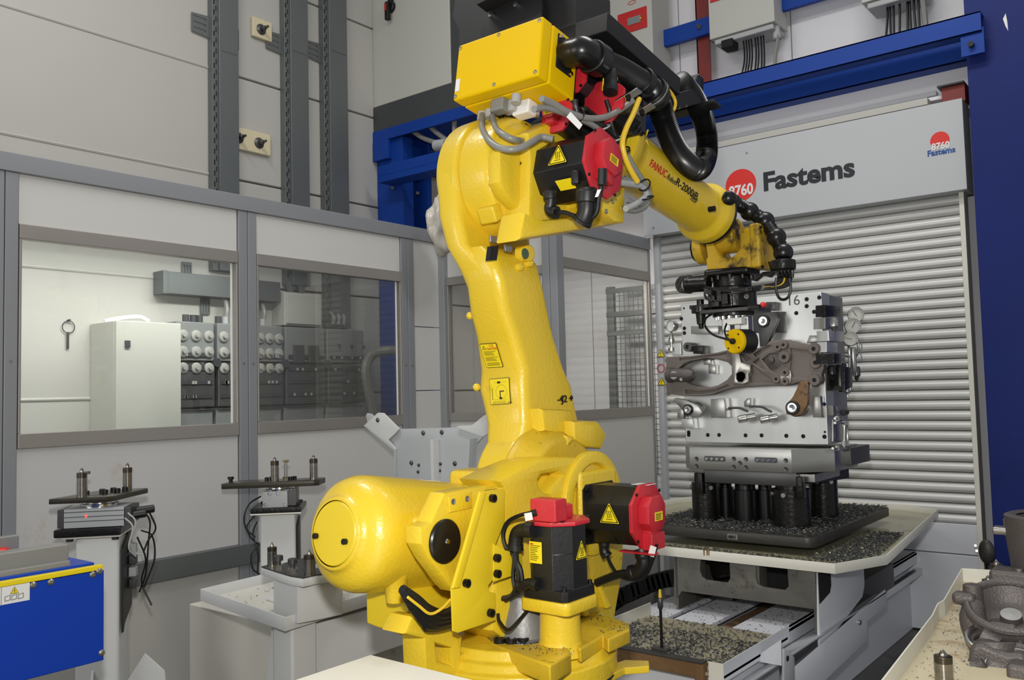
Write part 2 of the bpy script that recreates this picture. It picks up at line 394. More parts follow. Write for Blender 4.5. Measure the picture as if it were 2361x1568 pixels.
# jog facing -Y
B().box(PXP-.02, PXP+.055, YJ-.04, YJ+.05, 0, zt-.09).build('post', 'post', gp, bev=.004)
B().box(PXP, XJ+.02, YJ-.03, YJ+.05, zt-.09, zt).build('top_rail', 'post', gp, bev=.004)
for s in (0, 1): B().box(ye-.09+s*.062, ye-.03+s*.062, YJ-.03, YJ+.05, 0, zt-.09).build('post', 'post', gp, bev=.004)
bay(frame((PXP+.055, YJ, 0), X_, -Y_, Z_), ye-.09-(PXP+.055), zb=.05, fw=.06, pane='glass_dusty')
# last run to the shutter
SY = 6.15
ys = A(1297, 800, 'x', XJ).y
B().box(XJ-.05, XJ+.012, ys-.06, ys, 0, zt-.09).build('post', 'post', gp, bev=.004)
B().box(XJ-.05, XJ+.02, ys-.06, SY-.1, zt-.09, zt).build('top_rail', 'post', gp, bev=.004)
bay(frL(ys, XJ), SY-.12-ys, zb=.05, pane='glass_dusty', zw1=2.44)
B().box(XJ-.05, XJ+.006, SY-.12, SY-.09, 0, zt-.09).build('post', 'post', gp, bev=.004)

# ---------------- hall wall equipment
def duct(pxl, pxr, y, ztop, zbot, label, brackets):
    y0, y1 = A(pxl, y, 'x', HX+.06).y, A(pxr, y, 'x', HX+.06).y
    t = thing('cable_duct', label, 'cable duct', (HX, (y0+y1)/2, zbot), group=None)
    B().box(HX+.005, HX+.085, y0+.025, y1, zbot, ztop).build('duct_cover', 'duct', t, bev=.003)
    B().box(HX+.002, HX+.06, y0-.012, y0+.03, zbot, ztop).build('duct_side', 'duct', t, bev=.002)
    b = B(); z = zbot+.05
    while z < ztop: b.box(HX+.058, HX+.0615, y0-.004, y0+.004, z, z+.035); b.box(HX+.058, HX+.0615, y0+.012, y0+.018, z+.03, z+.065); z += .075
    b.build('slot_row', 'darkhole', t, kind='stuff')
    for zb in brackets:
        for s, yy in ((-1, y0-.012), (1, y1)):
            L = .13 if s < 0 else .05
            fr = frX(HX+.01); a, c = (yy-L, yy) if s < 0 else (yy, yy+L)
            z2 = zb if s < 0 else zb-.02
            holes = [rrect(a+.012, z2+h, c-.02, z2+h+.014, .006, 3) for h in (.02, .06, .10)]
            flat('bracket', [[(a, z2), (c, z2-.01), (c, z2+.14), (a, z2+.13)]]+holes, fr, .006, 'duct', t)
    B().box(HX+.084, HX+.088, y0+.04, y1-.015, A((pxl+pxr)/2, 120, 'x', HX+.08).z, A((pxl+pxr)/2, 120, 'x', HX+.08).z+.12).build('joint_plate', 'duct', t)
    return t
duct(494, 546, 200, 5.3, 2.47, 'grey steel cable duct, leftmost of the three rising on the hall wall', (4.1,))
duct(660, 707, 200, 5.3, 2.42, 'grey steel cable duct, middle of the three rising on the hall wall', (4.16,))
duct(750, 797, 200, 5.3, 2.12, 'grey steel cable duct nearest the blue steel column, running down lowest', (4.2,))
# horizontal duct
p0, p1 = A(373, 650, 'x', HX+.1), A(643, 670, 'x', HX+.1)
t = thing('wall_trunking', 'grey steel trunking box running level above the switchboard behind the glass', 'cable duct', (HX, p0.y, 2.25))
ztr, zbr = A(373, 625, 'x', HX+.1).z, A(373, 676, 'x', HX+.1).z
B().box(HX+.004, HX+.12, p0.y, p1.y, zbr, ztr).build('trunking_body', 'duct', t, bev=.003)
B().box(HX+.004, HX+.126, p0.y-.004, p0.y+.03, zbr-.003, ztr+.003).build('end_cap', 'duct', t, bev=.002)
for px, up in ((428, 1), (470, 0)):
    yy = A(px, 650, 'x', HX).y
    z0, z1 = (ztr, ztr+.09) if up else (zbr-.11, zbr)
    flat('bracket', [[(yy-.035, z0), (yy+.035, z0), (yy+.035, z1), (yy-.035, z1)]]+[rrect(yy+h-.006, z0+.015, yy+h+.006, z1-.02, .005, 3) for h in (-.02, 0, .02)], frX(HX+.01), .008, 'duct', t)
# anchor boards
def board(pl, pr, pt, pb, anchors, label):
    pc = (pl+pr)/2
    y0, y1, z0, z1 = A(pl, pt, 'x', HX).y, A(pr, pt, 'x', HX).y, A(pc, pb, 'x', HX).z, A(pc, pt, 'x', HX).z
    t = thing('anchor_board', label, 'wall board', (HX, y0, z0))
    B().box(HX+.002, HX+.03, y0, y1, z0, z1).build('board', 'wood', t, bev=.008)
    for px, py in anchors:
        c = A(px, py, 'x', HX+.03)
        B().lathe(c, X_, [(0, .04), (.004, .04), (.006, .034), (.012, .022), (.012, .016), (.05, .016), (.052, .009), (.085, .009)], 16).build('anchor_bolt', 'steel_dark', t)
board(577, 622, 47, 92, [(602, 68)], 'cream square board with a single steel anchor bolt, high on the hall wall')
board(530, 619, 302, 352, [(550, 318), (597, 330)], 'cream long board with two steel anchor bolts, just above the partition')

# tall switch cabinet behind the glass
CX = HX+.32
t = thing('switch_cabinet', 'tall plain off-white cabinet behind the left window', 'cabinet', (HX, 2.8, 0))
y0, y1 = A(268, 850, 'x', CX).y, A(418, 850, 'x', CX).y
zt_ = A(300, 740, 'x', CX).z
B().box(HX+.004, CX-.03, y0, y1, 0, zt_).build('body', 'cabinet', t, bev=.006)
B().box(CX-.028, CX, y0, y1, .1, zt_).build('door', 'cabinet', t, bev=.006)
h = B().box(CX, CX+.012, A(287, 790, 'x', CX).y, A(299, 790, 'x', CX).y, A(293, 801, 'x', CX).z, A(293, 785, 'x', CX).z).build('lock', 'charcoal', t, bev=.003)
B().tube([(HX+.1, y0+.04, zt_+.01), (HX+.12, y0+.12, zt_+.03), (HX+.13, y0+.24, zt_+.045), (HX+.14, y0+.30, zt_+.02)], .014, 8).build('rolled_sheet', 'sticker_w', t)
# switchboard: two rows of boxes
BX = HX+.16
t = thing('switchboard', 'grey wall switchboard of joined boxes with rows of round fuses behind the glass', 'switchboard', (HX, 3.6, 1.4))
zU1, zU0, zL0 = A(640, 752, 'x', BX).z, A(640, 838, 'x', BX).z, A(640, 934, 'x', BX).z
cols = [A(p, 800, 'x', BX).y for p in (402, 498, 585, 655, 752, 842)]
for i in range(5):
    a, b_ = cols[i]+.012, cols[i+1]-.012
    bx = B().box(HX+.004, BX, a, b_, zU0+.01, zU1).build('fuse_box' if i < 3 else 'breaker_box', 'board', t, bev=.008)
    if i < 3:
        n = 3
        for c in range(n):
            for r_ in range(3):
                yy = a+(b_-a)*(.16+.34*c); zz = zU1-.09-r_*.105
                B().lathe((BX, yy, zz), X_, [(0, .036), (.012, .036), (.016, .03), (.016, .014), (.03, .012)], 12).build('fuse_cap', 'disc', bx)
    elif i == 3:
        for c in (.3, .68): B().box(BX, BX+.02, a+(b_-a)*c-.045, a+(b_-a)*c+.045, zU1-.26, zU1-.13).build('breaker', 'board_dark', bx, bev=.004)
    else:
        for c in range(3):
            for r_ in range(3): B().box(BX, BX+.01, a+.1+c*.12, a+.125+c*.12, zU1-.14-r_*.09, zU1-.115-r_*.09).build('push_button', 'board_dark', bx, bev=.002)
    bl = B().box(HX+.004, BX+.006, a, b_, zL0, zU0-.012).build('terminal_box', 'board_dark', t, bev=.008)
    bb = B(); bw = B()
    for r_ in range(4): bb.box(BX+.006, BX+.011, a+.02, b_-.02, zL0+.06+r_*.09, zL0+.085+r_*.09)
    for k in range(9):
        yy = a+.04+random.random()*(b_-a-.08); zz = zL0+.062+random.randrange(4)*.09
        bw.box(BX+.011, BX+.015, yy, yy+.016, zz, zz+.02)
    bb.build('busbar_strip', 'charcoal', bl); bw.build('terminal_tag', 'disc', bl, kind='stuff')
    B().box(HX+.01, BX-.02, a, b_, zL0-.32, zL0-.02).build('cover_panel', 'board', t, bev=.006)
for i in range(6):
    B().cyl((BX-.02, cols[i], zU0), (BX+.02, cols[i], zU0), .03, n=12).build('clamp_joint', 'charcoal', t)
for px in (430, 447, 462, 505, 521, 537, 590, 607): 
    q = A(px, 745, 'x', BX-.05)
    B().cyl((BX-.06, q.y, zU1), (BX-.06, q.y, zU1+.05), .022, n=10).build('cable_gland', 'charcoal' if px < 515 else 'plastic', t)
for px, top in ((521, 676), (537, 680), (590, 690), (607, 692), (768, 720), (780, 720), (792, 722)):
    q = A(px, 745, 'x', BX-.06); q2 = A(px-6, top, 'x', HX+.05)
    B().tube([(BX-.06, q.y, zU1+.04), (BX-.065, q.y+.01, (q.z+q2.z)/2), (q2.x, q2.y, q2.z)], .016, 8).build('supply_cable', 'conduit', t)
t = thing('junction_cabinet', 'plain beige wall box above the switchboard in the second window', 'cabinet', (HX, 4.2, 2))
a, b_ = A(658, 700, 'x', HX+.16), A(742, 700, 'x', HX+.16)
B().box(HX+.004, HX+.15, a.y, b_.y, A(700, 752, 'x', HX+.16).z, A(700, 676, 'x', HX+.16).z).build('box_body', 'cabinet', t, bev=.006)
B().box(HX+.15, HX+.165, a.y+.01, b_.y-.01, A(700, 748, 'x', HX+.16).z, A(700, 681, 'x', HX+.16).z).build('lid', 'cabinet', t, bev=.004)
for px in (672, 697):
    q = A(px, 668, 'x', HX+.06); B().cyl((HX+.05, q.y, A(px, 676, 'x', HX+.06).z), (HX+.05, q.y-.02, 2.44), .028, n=10).build('conduit', 'duct', t)
t = thing('key_ring', 'small wire ring with a key hanging on the hall wall behind the left window', 'key ring', tuple(A(157, 755, 'x', HX+.01)))
q = A(158, 754, 'x', HX+.012)
B().torus(q, X_, .036, .003, 20, 6).build('ring', 'steel_dark', t)
B().box(q.x-.002, q.x+.002, q.y-.012, q.y+.004, q.z-.13, q.z-.03).build('key', 'steel_dark', t, bev=.002)
B().cyl((HX, q.y, q.z+.04), (HX+.03, q.y, q.z+.04), .006, n=8).build('hook', 'steel_dark', t)
t = thing('drain_hose', 'grey ribbed hose looping beside the blue column in the second window', 'hose', tuple(A(850, 900, 'x', HX+.3)))
B().tube([A(935, 808, 'x', HX+.5), A(890, 808, 'x', HX+.4), A(858, 818, 'x', HX+.3), A(843, 850, 'x', HX+.3), A(850, 900, 'x', HX+.3), A(862, 960, 'x', HX+.3), A(880, 1100, 'x', HX+.3)], lambda t_, i: .035+.003*(i % 2), 10).build('hose', 'conduit', t)

# ---------------- blue steel platform carrying the control cabinet
PYF = 4.9
t = thing('steel_platform', 'blue steel column and beams carrying the grey control cabinet', 'steel frame', (-5.1, 5.0, 0))
def py(px, py_, Y=PYF): return A(px, py_, 'y', Y)
xl = py(862, 300).x
B().box(xl+.01, py(925, 450).x, PYF+.02, PYF+.14, 0, py(862, 330).z).build('column', 'blue', t, bev=.003)
B().box(max(py(925, 450, 5.26).x, -5.28), py(988, 450, 5.26).x, PYF+.36, PYF+.4, 0, py(862, 330, 5.3).z).build('column', 'blue', t, bev=.003)
zb_ = py(862, 307).z
XPR = py(1270, 300).x
B().box(xl+.0, XPR, PYF-.02, PYF+.0, zb_-.09, zb_-.0).build('edge_beam', 'blue', t, bev=.002)
B().box(xl+.01, XPR, PYF, PYF+1.1, zb_-.012, zb_).build('deck_plate', 'blue', t)
B().box(py(865, 320).x, py(900, 330).x, PYF-.03, PYF+1.0, zb_-.25, zb_-.09).build('bracket_beam', 'blue', t, bev=.003)
z2 = py(885, 425, 4.8).z
for dz in (0, .12): B().box(py(885, 400, 4.8).x, XPR+.1, 4.74, 4.9, z2+dz*0-.0, z2+.05).build('cross_beam', 'blue', t, bev=.003) if not dz else B().box(py(885, 400, 4.8).x, XPR+.1, 4.74, 4.75, z2+.05, z2+.13).build('cross_beam', 'blue', t, bev=.003)
for px, p_y in ((905, 433), (963, 445)): B().cyl(A(px, p_y, 'y', PYF+.02), A(px, p_y, 'y', PYF-.01), .014, n=8).build('bolt', 'bolt_black', t)
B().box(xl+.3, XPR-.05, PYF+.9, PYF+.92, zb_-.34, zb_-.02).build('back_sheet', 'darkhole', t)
t = thing('hanging_cables', 'dark grey cables hanging under the blue platform behind the elbow', 'cables', tuple(A(1050, 250, 'y', 5.0)))
for l in ([(1047, 262), (1048, 300), (1046, 340), (1045, 370)], [(985, 280), (1000, 300), (1040, 330), (1060, 336)], [(945, 297), (975, 318), (1010, 330), (1050, 340)]):
    B().tube([A(a, b, 'y', 4.95) for a, b in l], .02, 8).build('cable', 'conduit', t)
q = A(1017, 333, 'y', 4.9); B().cyl((q.x-.06, q.y, q.z), (q.x+.05, q.y, q.z-.01), .045, n=14).build('pipe_fitting', 'plastic', t, bev=.006)
# control cabinet on the platform
t = thing('control_cabinet', 'large pale grey control cabinet with black and red rotary switch on the platform', 'cabinet', (xl, PYF, zb_))
x1 = py(1040, 180).x
B().box(xl, x1+.12, PYF+.02, PYF+.6, zb_+.22, zb_+1.9).build('body', 'cabinet', t, bev=.004)
B().box(xl+.008, x1, PYF-.005, PYF+.018, py(862, 250).z+.004, zb_+1.9).build('door', 'cabinet', t, bev=.004)
B().box(x1+.006, x1+.12, PYF-.0, PYF+.02, zb_+.2, zb_+1.9).build('side_panel', 'charcoal', t, bev=.004)
B().box(xl-.004, x1+.16, PYF-.01, PYF+.6, zb_+.0, py(862, 250).z).build('cabinet_plinth', 'charcoal', t, bev=.004)
s = B(); c = A(902, 17, 'y', PYF-.01); s.lathe(c, -Y_, [(0, .05), (.02, .05), (.03, .042)], 20); s.box(c.x-.03, c.x+.03, c.y-.012, c.y, c.z+.03, c.z+.085)
s = s.build('switch_base', 'bolt_black', t, bev=.002)
c2 = A(893, 26, 'y', PYF-.05)
B().box(c2.x-.016, c2.x+.022, c2.y-.02, c2.y+.02, c2.z-.075, c2.z+.075).build('handle', 'bolt_black', s, bev=.008)
B().box(c2.x-.012, c2.x+.008, c2.y-.024, c2.y-.018, c2.z, c2.z+.06).build('handle_marking', 'ink_red', s, bev=.002)

# mesh fence seen through the last window
t = thing('mesh_fence', 'grey wire mesh fence panel seen through the window beside the shutter', 'fence', (-3.95, 6.1, 0))
YM = 6.35
xm1, xm2 = A(1404, 800, 'y', YM).x, XJ-.1
zm1 = A(1450, 668, 'y', YM).z
B().box(xm1, xm1+.07, YM-.02, YM+.02, 0, zm1+.04).build('post', 'duct', t, bev=.003)
b = B(); x = xm1+.07
while x < xm2: b.box(x, x+.005, YM-.002, YM+.002, .9, zm1); x += .045
z = .9
while z < zm1: b.box(xm1, xm2, YM-.002, YM+.002, z, z+.005); z += .045
b.build('wire_mesh', 'duct', t, kind='stuff')
for z in (zm1, zm1-.2, zm1-.36): B().box(xm1, xm2, YM-.03, YM-.004, z-.02, z+.02).build('cross_rail', 'duct', t, bev=.002)
# ============================================================ SHUTTER WALL
def qy(px, py_, Y): return A(px, py_, 'y', Y)
HY = 6.02       # face of the header box
zh1, zh0 = qy(2177, 234, HY).z, qy(2230, 435.5, HY).z
xr_ = qy(2225, 350, HY).x; xl_ = -3.44
t = thing('shutter_housing', 'light grey roller shutter housing with company lettering above the slats', 'shutter housing', ((xl_+xr_)/2, HY, zh0))
B().box(xl_, xr_, HY, HY+.19, zh0, zh1).build('front_panel', 'door_grey', t, bev=.003)
B().box(xl_, xr_-.2, HY-.0, HY+.09, zh1+.004, zh1+.05).build('top_strip', 'white_wall', t, bev=.003)
# lettering
c = qy(1708, 427, HY); rr = (qy(1744, 427, HY).x-qy(1673, 427, HY).x)/2
flat('logo_disc', [circ(c.x, c.z, rr, 40)], frY(HY-.0005), .002, 'logo_red', t)
def txt(name, s_, px, py_, px2, ma, Y, hgt_px, bold=.012, parent=None, space=1.0, ref=0):
    a = qy(px, py_, Y); b_ = qy(px2, py_-(px2-px)*.14, Y)
    h = (a-A(px, py_-hgt_px, 'y', Y)).length
    size = h/.7
    o = text(name, s_, frame(a, X_, Z_, -Y_), size, ma, parent, .002, bold*size, space=space)
    w = max(v.co.x for v in o.data.vertices)-min(v.co.x for v in o.data.vertices)
    k = (b_.x-a.x)/w; x0 = min(v.co.x for v in o.data.vertices)
    for v in o.data.vertices: v.co.x = x0+(v.co.x-x0)*k
    return o
txt('logo_digits', '8760', 1681, 455, 1737, 'sticker_w', HY-.004, 24, .03, t)
txt('lettering', 'Fastems', 1759, 440, 1969, 'logo_dark', HY-.002, 41, .034, t)
c = qy(2167, 324, HY); r2 = (qy(2190, 324, HY).x-qy(2145, 324, HY).x)/2
flat('logo_disc', [[p for p in circ(c.x, c.z, r2, 48) if p[1] > c.z-r2*.55]], frY(HY-.0005), .002, 'logo_red', t)
txt('logo_digits', '8760', 2148, 347, 2190, 'sticker_w', HY-.004, 15, .03, t)
txt('small_lettering', 'Fastems', 2138, 361, 2202, 'logo_blue', HY-.002, 13, .03, t)
for px, p_y in ((1722, 352), (1507, 525)): B().cyl(qy(px, p_y, HY), qy(px, p_y, HY)-Y_*.006, .008, n=8).build('rivet', 'bolt', t)
# shutter
t = thing('roller_shutter', 'closed silver roller shutter of long rounded slats behind the pallet table', 'roller shutter', ((xl_+xr_)/2, SY, .6))
zs0 = qy(2230, 1210, SY).z; xsr = qy(2240, 800, SY).x-.015; xsl = qy(1535, 800, SY).x
n = 32; pitch = (zh0-zs0)/n
prof = [(SY-.021*min(1, math.sin(math.pi*(k/8)**.8)*1.15)-.002, pitch*(.03+.94*k/8)) for k in range(9)]+[(SY+.02, pitch*.97), (SY+.02, pitch*.03)]
base = None
for k in range(n):
    if base is None:
        base = B().prism([(xsl, y, z) for y, z in prof], (xsr-xsl, 0, 0)).build('slat', 'shutter', None, sharp=50); base.data.transform(Matrix.Translation((-(xl_+xr_)/2, -SY, 0)))
        base.parent = t; base.location = (0, 0, zs0-.6)
    else:
        o = base.copy(); COL.objects.link(o); o.location = (0, 0, zs0-.6+k*pitch)
zbot = qy(2200, 1275, SY).z
B().box(xsl, xsr, SY-.02, SY+.02, zbot, zs0+.004).build('bottom_bar', 'machine_grey', t, bev=.004)
for px, p_y in ((2249, 1258), (2263, 1258), (2252, 1270)): B().cyl(qy(px, p_y, SY-.02), qy(px, p_y, SY-.028), .008, n=8).build('rivet', 'bolt', t)
for x in (xsr,): B().box(x, x+.03, SY-.06, SY+.04, .0, zh0).build('guide_rail', 'cream', t, bev=.003)
B().box(xl_+.09, xsl, SY-.055, SY+.04, 0, zh0).build('guide_rail', 'door_grey', t, bev=.004)
B().box(xl_+.035, xl_+.085, SY-.05, SY+.04, 0, zh0).build('side_post', 'door_grey', t, bev=.003)
B().box(xl_-.0, xsl-.01, HY, HY+.02, zh0-.02, zh0).build('corner_plate', 'door_grey', t, bev=.003)
# warning stickers on the left guide
def tri_sign(name, c, s, ex, ey, ez, parent, glyph='!', ma='sticker_y'):
    fr = frame(c, ex, ey, ez)
    o = flat(name, [[(-s, -s*.58), (s, -s*.58), (0, s*1.15)]], fr, .0015, 'ink', parent)
    par = o if MW.get(parent.name) is not None and parent.parent is None else parent
    flat('sign_face', [[(-s*.8, -s*.46), (s*.8, -s*.46), (0, s*.93)]], fr @ Matrix.Translation((0, 0, .0012)), .0012, ma, par)
    if glyph == '!': flat('sign_glyph', [[(-s*.09, s*.5), (s*.09, s*.5), (s*.05, -s*.08), (-s*.05, -s*.08)]], fr @ Matrix.Translation((0, 0, .002)), .0012, 'ink', par); flat('sign_glyph', [circ(0, -s*.24, s*.08, 8)], fr @ Matrix.Translation((0, 0, .002)), .0012, 'ink', par)
    else:
        b = B()
        for dx in (-.22, 0, .22):
            b.tube([fr @ Vector((s*(dx+.06*math.sin(k*1.6)), s*(-.2+.16*k), .004)) for k in range(5)], s*.035, 6, 3)
        b.tube([fr @ Vector((-s*.36, -s*.32, .004)), fr @ Vector((s*.36, -s*.32, .004))], s*.035, 6, smooth=False)
        b.build('sign_glyph', 'ink', par)
    return o
tri_sign('warning_sign', qy(1524, 817, SY-.056), .036, X_, Z_, -Y_, t)
c = qy(1524, 849, SY-.056)
flat('prohibition_sign', [circ(c.x, c.z, .034, 24), circ(c.x, c.z, .028, 24)], frY(SY-.056), .002, 'ink_red', t)
tri_sign('warning_sign', qy(1526, 882, SY-.056), .036, X_, Z_, -Y_, t)
# machine base below the shutter
t = thing('machine_base', 'grey sheet metal machine base below the shutter, right of the pallet table', 'machine', (-1.5, 6.1, 0))
B().box(-3.3, qy(2050, 1400, SY).x+.02, SY+.05, SY+.3, 0, zbot-.01).build('base_panel', 'machine_grey', t, bev=.004)
B().box(qy(2050, 1400, SY-.03).x, xsr+.03, SY-.03, SY+.3, 0.01, zbot-.006).build('base_panel', 'machine_grey', t, bev=.004)

# blue beams, columns and wall fittings on the back wall
BY = 5.86
zb1, zb0 = qy(2261, 24, BY).z, qy(2261, 72, BY).z
t = thing('upper_beam', 'blue steel channel beam crossing below the wall boxes, nearer of the pair', 'beam', (-2, BY, zb0))
B().box(-3.9, qy(2262, 50, BY).x, BY, BY+.01, zb0, zb1).box(-3.9, qy(2262, 50, BY).x, BY, BY+.1, zb0, zb0+.012).box(-3.9, qy(2262, 50, BY).x, BY, BY+.1, zb1-.012, zb1).build('channel', 'blue', t, bev=.002)
c = qy(2240, 104, BY+.01)
B().box(c.x-.06, c.x+.07, BY+.012, BY+.024, c.z-.06, zb0+.03).build('end_bracket', 'blue', t, bev=.002)
B().cyl(c, c-Y_*.03, .018, n=8).build('bolt', 'bolt_black', t)
B2 = 6.1
zc1, zc0 = qy(2212, 128, B2).z+.03, qy(2212, 141+4, B2).z-.02
zc1 = qy(2000, 150, B2).z+.02; zc0 = qy(2000, 192, B2).z
t = thing('lower_beam', 'blue steel beam running behind and below the nearer blue beam', 'beam', (-2, B2, zc0))
B().box(-4.4, xr_+.1, B2, B2+.01, zc0, zc1+.1).box(-4.4, xr_+.1, B2, B2+.14, zc0, zc0+.012).build('channel', 'blue', t, bev=.002)
t = thing('wall_fascia', 'white wall fascia between the blue beams and the shutter housing', 'fascia', (-2, 6.2, zh1))
B().box(-4.4, xr_+.02, 6.22, 6.4, zh1-.02, zc0+.02).build('fascia_panel', 'back_white', t)
B().box(-4.4, xr_-.12, 6.12, 6.24, zh1+.05, zh1+.075).build('fascia_ledge', 'back_white', t, bev=.003)
B().box(-4.4, xr_-.18, 6.18, 6.24, zh1+.1, zh1+.13).build('fascia_ledge', 'door_grey', t, bev=.003)
q0, q1 = qy(2172, 205, 6.1), qy(2220, 235, 6.1)
t = thing('steel_stub', 'rust brown steel stub beside the blue column above the housing', 'steel stub', (q0.x, 6.1, q1.z))
B().box(q0.x, q1.x+.02, 6.08, 6.2, q1.z+.0, q0.z).build('stub_face', 'redbrown', t, bev=.003)
B().box(q0.x-.02, q1.x+.02, 6.05, 6.2, q0.z, q0.z+.012).build('stub_flange', 'charcoal', t, bev=.002)
# big right column
CY = 5.95
t = thing('blue_column', 'massive blue painted steel column at the right edge', 'column', (-.9, CY, 0))
xc = qy(2213, 0, CY).x+.02
B().box(xc+.0, xc+1.3, CY, CY+.02, 0, 5.4).build('front_flange', 'blue_scuff', t, bev=.003)
B().box(xc+.5, xc+.53, CY+.02, CY+.6, 0, 5.4).build('web', 'blue_scuff', t)
B().box(xc, xc+1.3, CY+.6, CY+.62, 0, 5.4).build('rear_flange', 'blue_scuff', t, bev=.003)
c = qy(2318, 50, CY)
flat('paint_chip', [[(c.x-.012, c.z+.02), (c.x+.004, c.z+.05), (c.x+.01, c.z), (c.x+.012, c.z-.06), (c.x, c.z-.03)]], frY(CY), .001, 'sticker_w', t)
# red brown stanchion and little beams
RY = 6.5
t = thing('oxide_stanchion', 'dark red steel stanchion on the white back wall between the wall boxes', 'stanchion', (-2.9, RY, 3.5))
x0, x1 = qy(1606, 100, RY).x, qy(1636, 100, RY).x
B().box(x0, x1, RY, RY+.01, 0, 5.4).box(x0, x0+.01, RY, RY+.11, 0, 5.4).build('stanchion_flange', 'redbrown', t)
t = thing('wall_rail', 'short blue rail crossing the dark red stanchion beside the inverters', 'rail', (-3, 6.44, 4))
z = qy(1590, 70, 6.44).z
B().box(qy(1480, 100, 6.44).x, qy(1640, 60, 6.44).x, 6.44, 6.49, z-.07, z+.07).build('rail_body', 'blue', t, bev=.003)
z = qy(1900, 0, 6.44).z
B().box(qy(1640, 60, 6.44).x+.5, qy(2200, 0, 6.44).x, 6.46, 6.5, z+.02, z+.16).build('rail_body', 'blue', t, bev=.003)
B().cyl(qy(1611, 61, 6.44), qy(1611, 61, 6.42), .02, n=8).build('bolt', 'bolt_black', t)
def inverter(pl, pr, pb, depth, label, front=6.3, top=5.3, red=None, glands=True, split=None):
    x0, x1 = qy(pl, pb, front).x, qy(pr, pb-(pr-pl)*.25, front).x
    z0 = qy(pl, pb, front).z
    t = thing('wall_inverter', label, 'inverter', ((x0+x1)/2, front, z0))
    B().box(x0, x1, front, front+depth, z0, top).build('casing', 'cabinet', t, bev=.006)
    if split: B().box(x0-.003, x1+.003, front-.004, front+.05, z0+split, z0+split+.006).build('case_joint', 'charcoal', t)
    b = B().box(x0+.03, x1-.02, front+.02, front+depth-.01, z0-.045, z0-.0); b.build('bottom_tray', 'plastic', t, bev=.01)
    return t, x0, x1, z0
t, x0, x1, z0 = inverter(1636, 1786, 92, .26, 'off-white wall inverter with red band and black cables, in the middle above the beam', top=5.4)
B().box(x0+.02, x0+.25, 6.294, 6.3, qy(1645, 5, 6.3).z, qy(1645, 5, 6.3).z+.12).build('red_band', 'ink_red', t)
B().box(qy(1661, 80, 6.3).x, qy(1688, 80, 6.3).x, 6.3, 6.42, z0-.1, z0-.03).build('cable_socket', 'darkhole', t, bev=.01)
ca = B()
for k, px in enumerate((1713, 1719, 1725, 1731, 1740, 1746, 1753, 1759)):
    a = qy(px, 64, 6.4); e = qy(px+[2, -4, 6, 0, 0, 8, -4, 4][k], 165, 6.3)
    ca = B().tube([(a.x, 6.4, z0-.04), (a.x+.01, 6.38, z0-.2), (a.x-.01+.004*k, 6.34, z0-.4), (e.x, 6.3, e.z-.3)], .007, 6)
    ca.build('black_cable', 'rubber', t)
a = qy(1782, 55, 6.35); B().tube([(a.x, 6.4, z0), (a.x+.02, 6.38, z0-.12), (a.x+.0, 6.36, z0-.3), (a.x+.03, 6.33, z0-.6)], .014, 6).build('grey_cable', 'conduit', t)
B().cyl((a.x, 6.4, z0), (a.x+.01, 6.4, z0-.1), .03, n=10).build('connector', 'plastic', t)
t, x0, x1, z0 = inverter(1378, 1507, 190, .3, 'pale grey wall inverter with red display panel, partly behind the black boom', front=6.25, top=5.4, split=.92)
zz = qy(1470, 45, 6.25).z; xx = qy(1450, 45, 6.25).x
d = B().box(qy(1425, 50, 6.25).x, qy(1492, 40, 6.25).x, 6.244, 6.25, zz-.09, zz+.09).build('display_panel', 'ink_red', t, bev=.002)
B().box(qy(1448, 50, 6.25).x, qy(1478, 40, 6.25).x, 6.24, 6.244, zz-.03, zz+.03).build('display', 'board', d)
c = qy(1477, 42, 6.24); B().sphere((c.x, 6.238, c.z), .008, 8).build('indicator', 'sticker_y', d)
c = qy(1457, 6, 6.25); flat('oval_badge', [circ(c.x, c.z, .04, 24, .016), circ(c.x, c.z, .035, 24, .011)], frY(6.25), .002, 'ink_red', t)
t, x0, x1, z0 = inverter(1986, 2130, 8, .26, 'wall inverter cut off by the top edge, rightmost beside the blue column', top=5.6)
for k, px in enumerate((2045, 2052, 2060, 2074, 2092, 2098, 2108, 2118)):
    a = qy(px, 0, 6.4); e = qy(px+[-14, 0, -2, -6, -4, 4, 8, 3][k], 85, 6.3)
    B().tube([(a.x, 6.4, z0+.0), (a.x+.005, 6.36, z0-.15), (e.x, 6.3, e.z-.25)], .008, 6).build('black_cable', 'rubber', t)
a = qy(2126, 0, 6.4); e = qy(2133, 50, 6.3)
B().tube([(a.x, 6.4, z0), (e.x, 6.3, e.z), (e.x, 6.3, e.z-.3)], .018, 8).build('grey_cable', 'conduit', t)
# ============================================================ ROBOT
J1 = Vector((XR, 2.057, .574)); J2 = Vector((XR, 2.369, 1.244))
rb = thing('industrial_robot', 'large yellow six-axis robot arm with black and red motors, reaching towards the shutter', 'robot', tuple(J1))
def zx(l, s0, X): return PX(Z(l, *s0), X)
S7 = (700, 1000, 2.7453); S8 = (820, 0, 2.6133); S9 = (980, 230, 4.0212); S5 = (900, 480, 2.412); S13 = (1130, 1080, 4.6116)
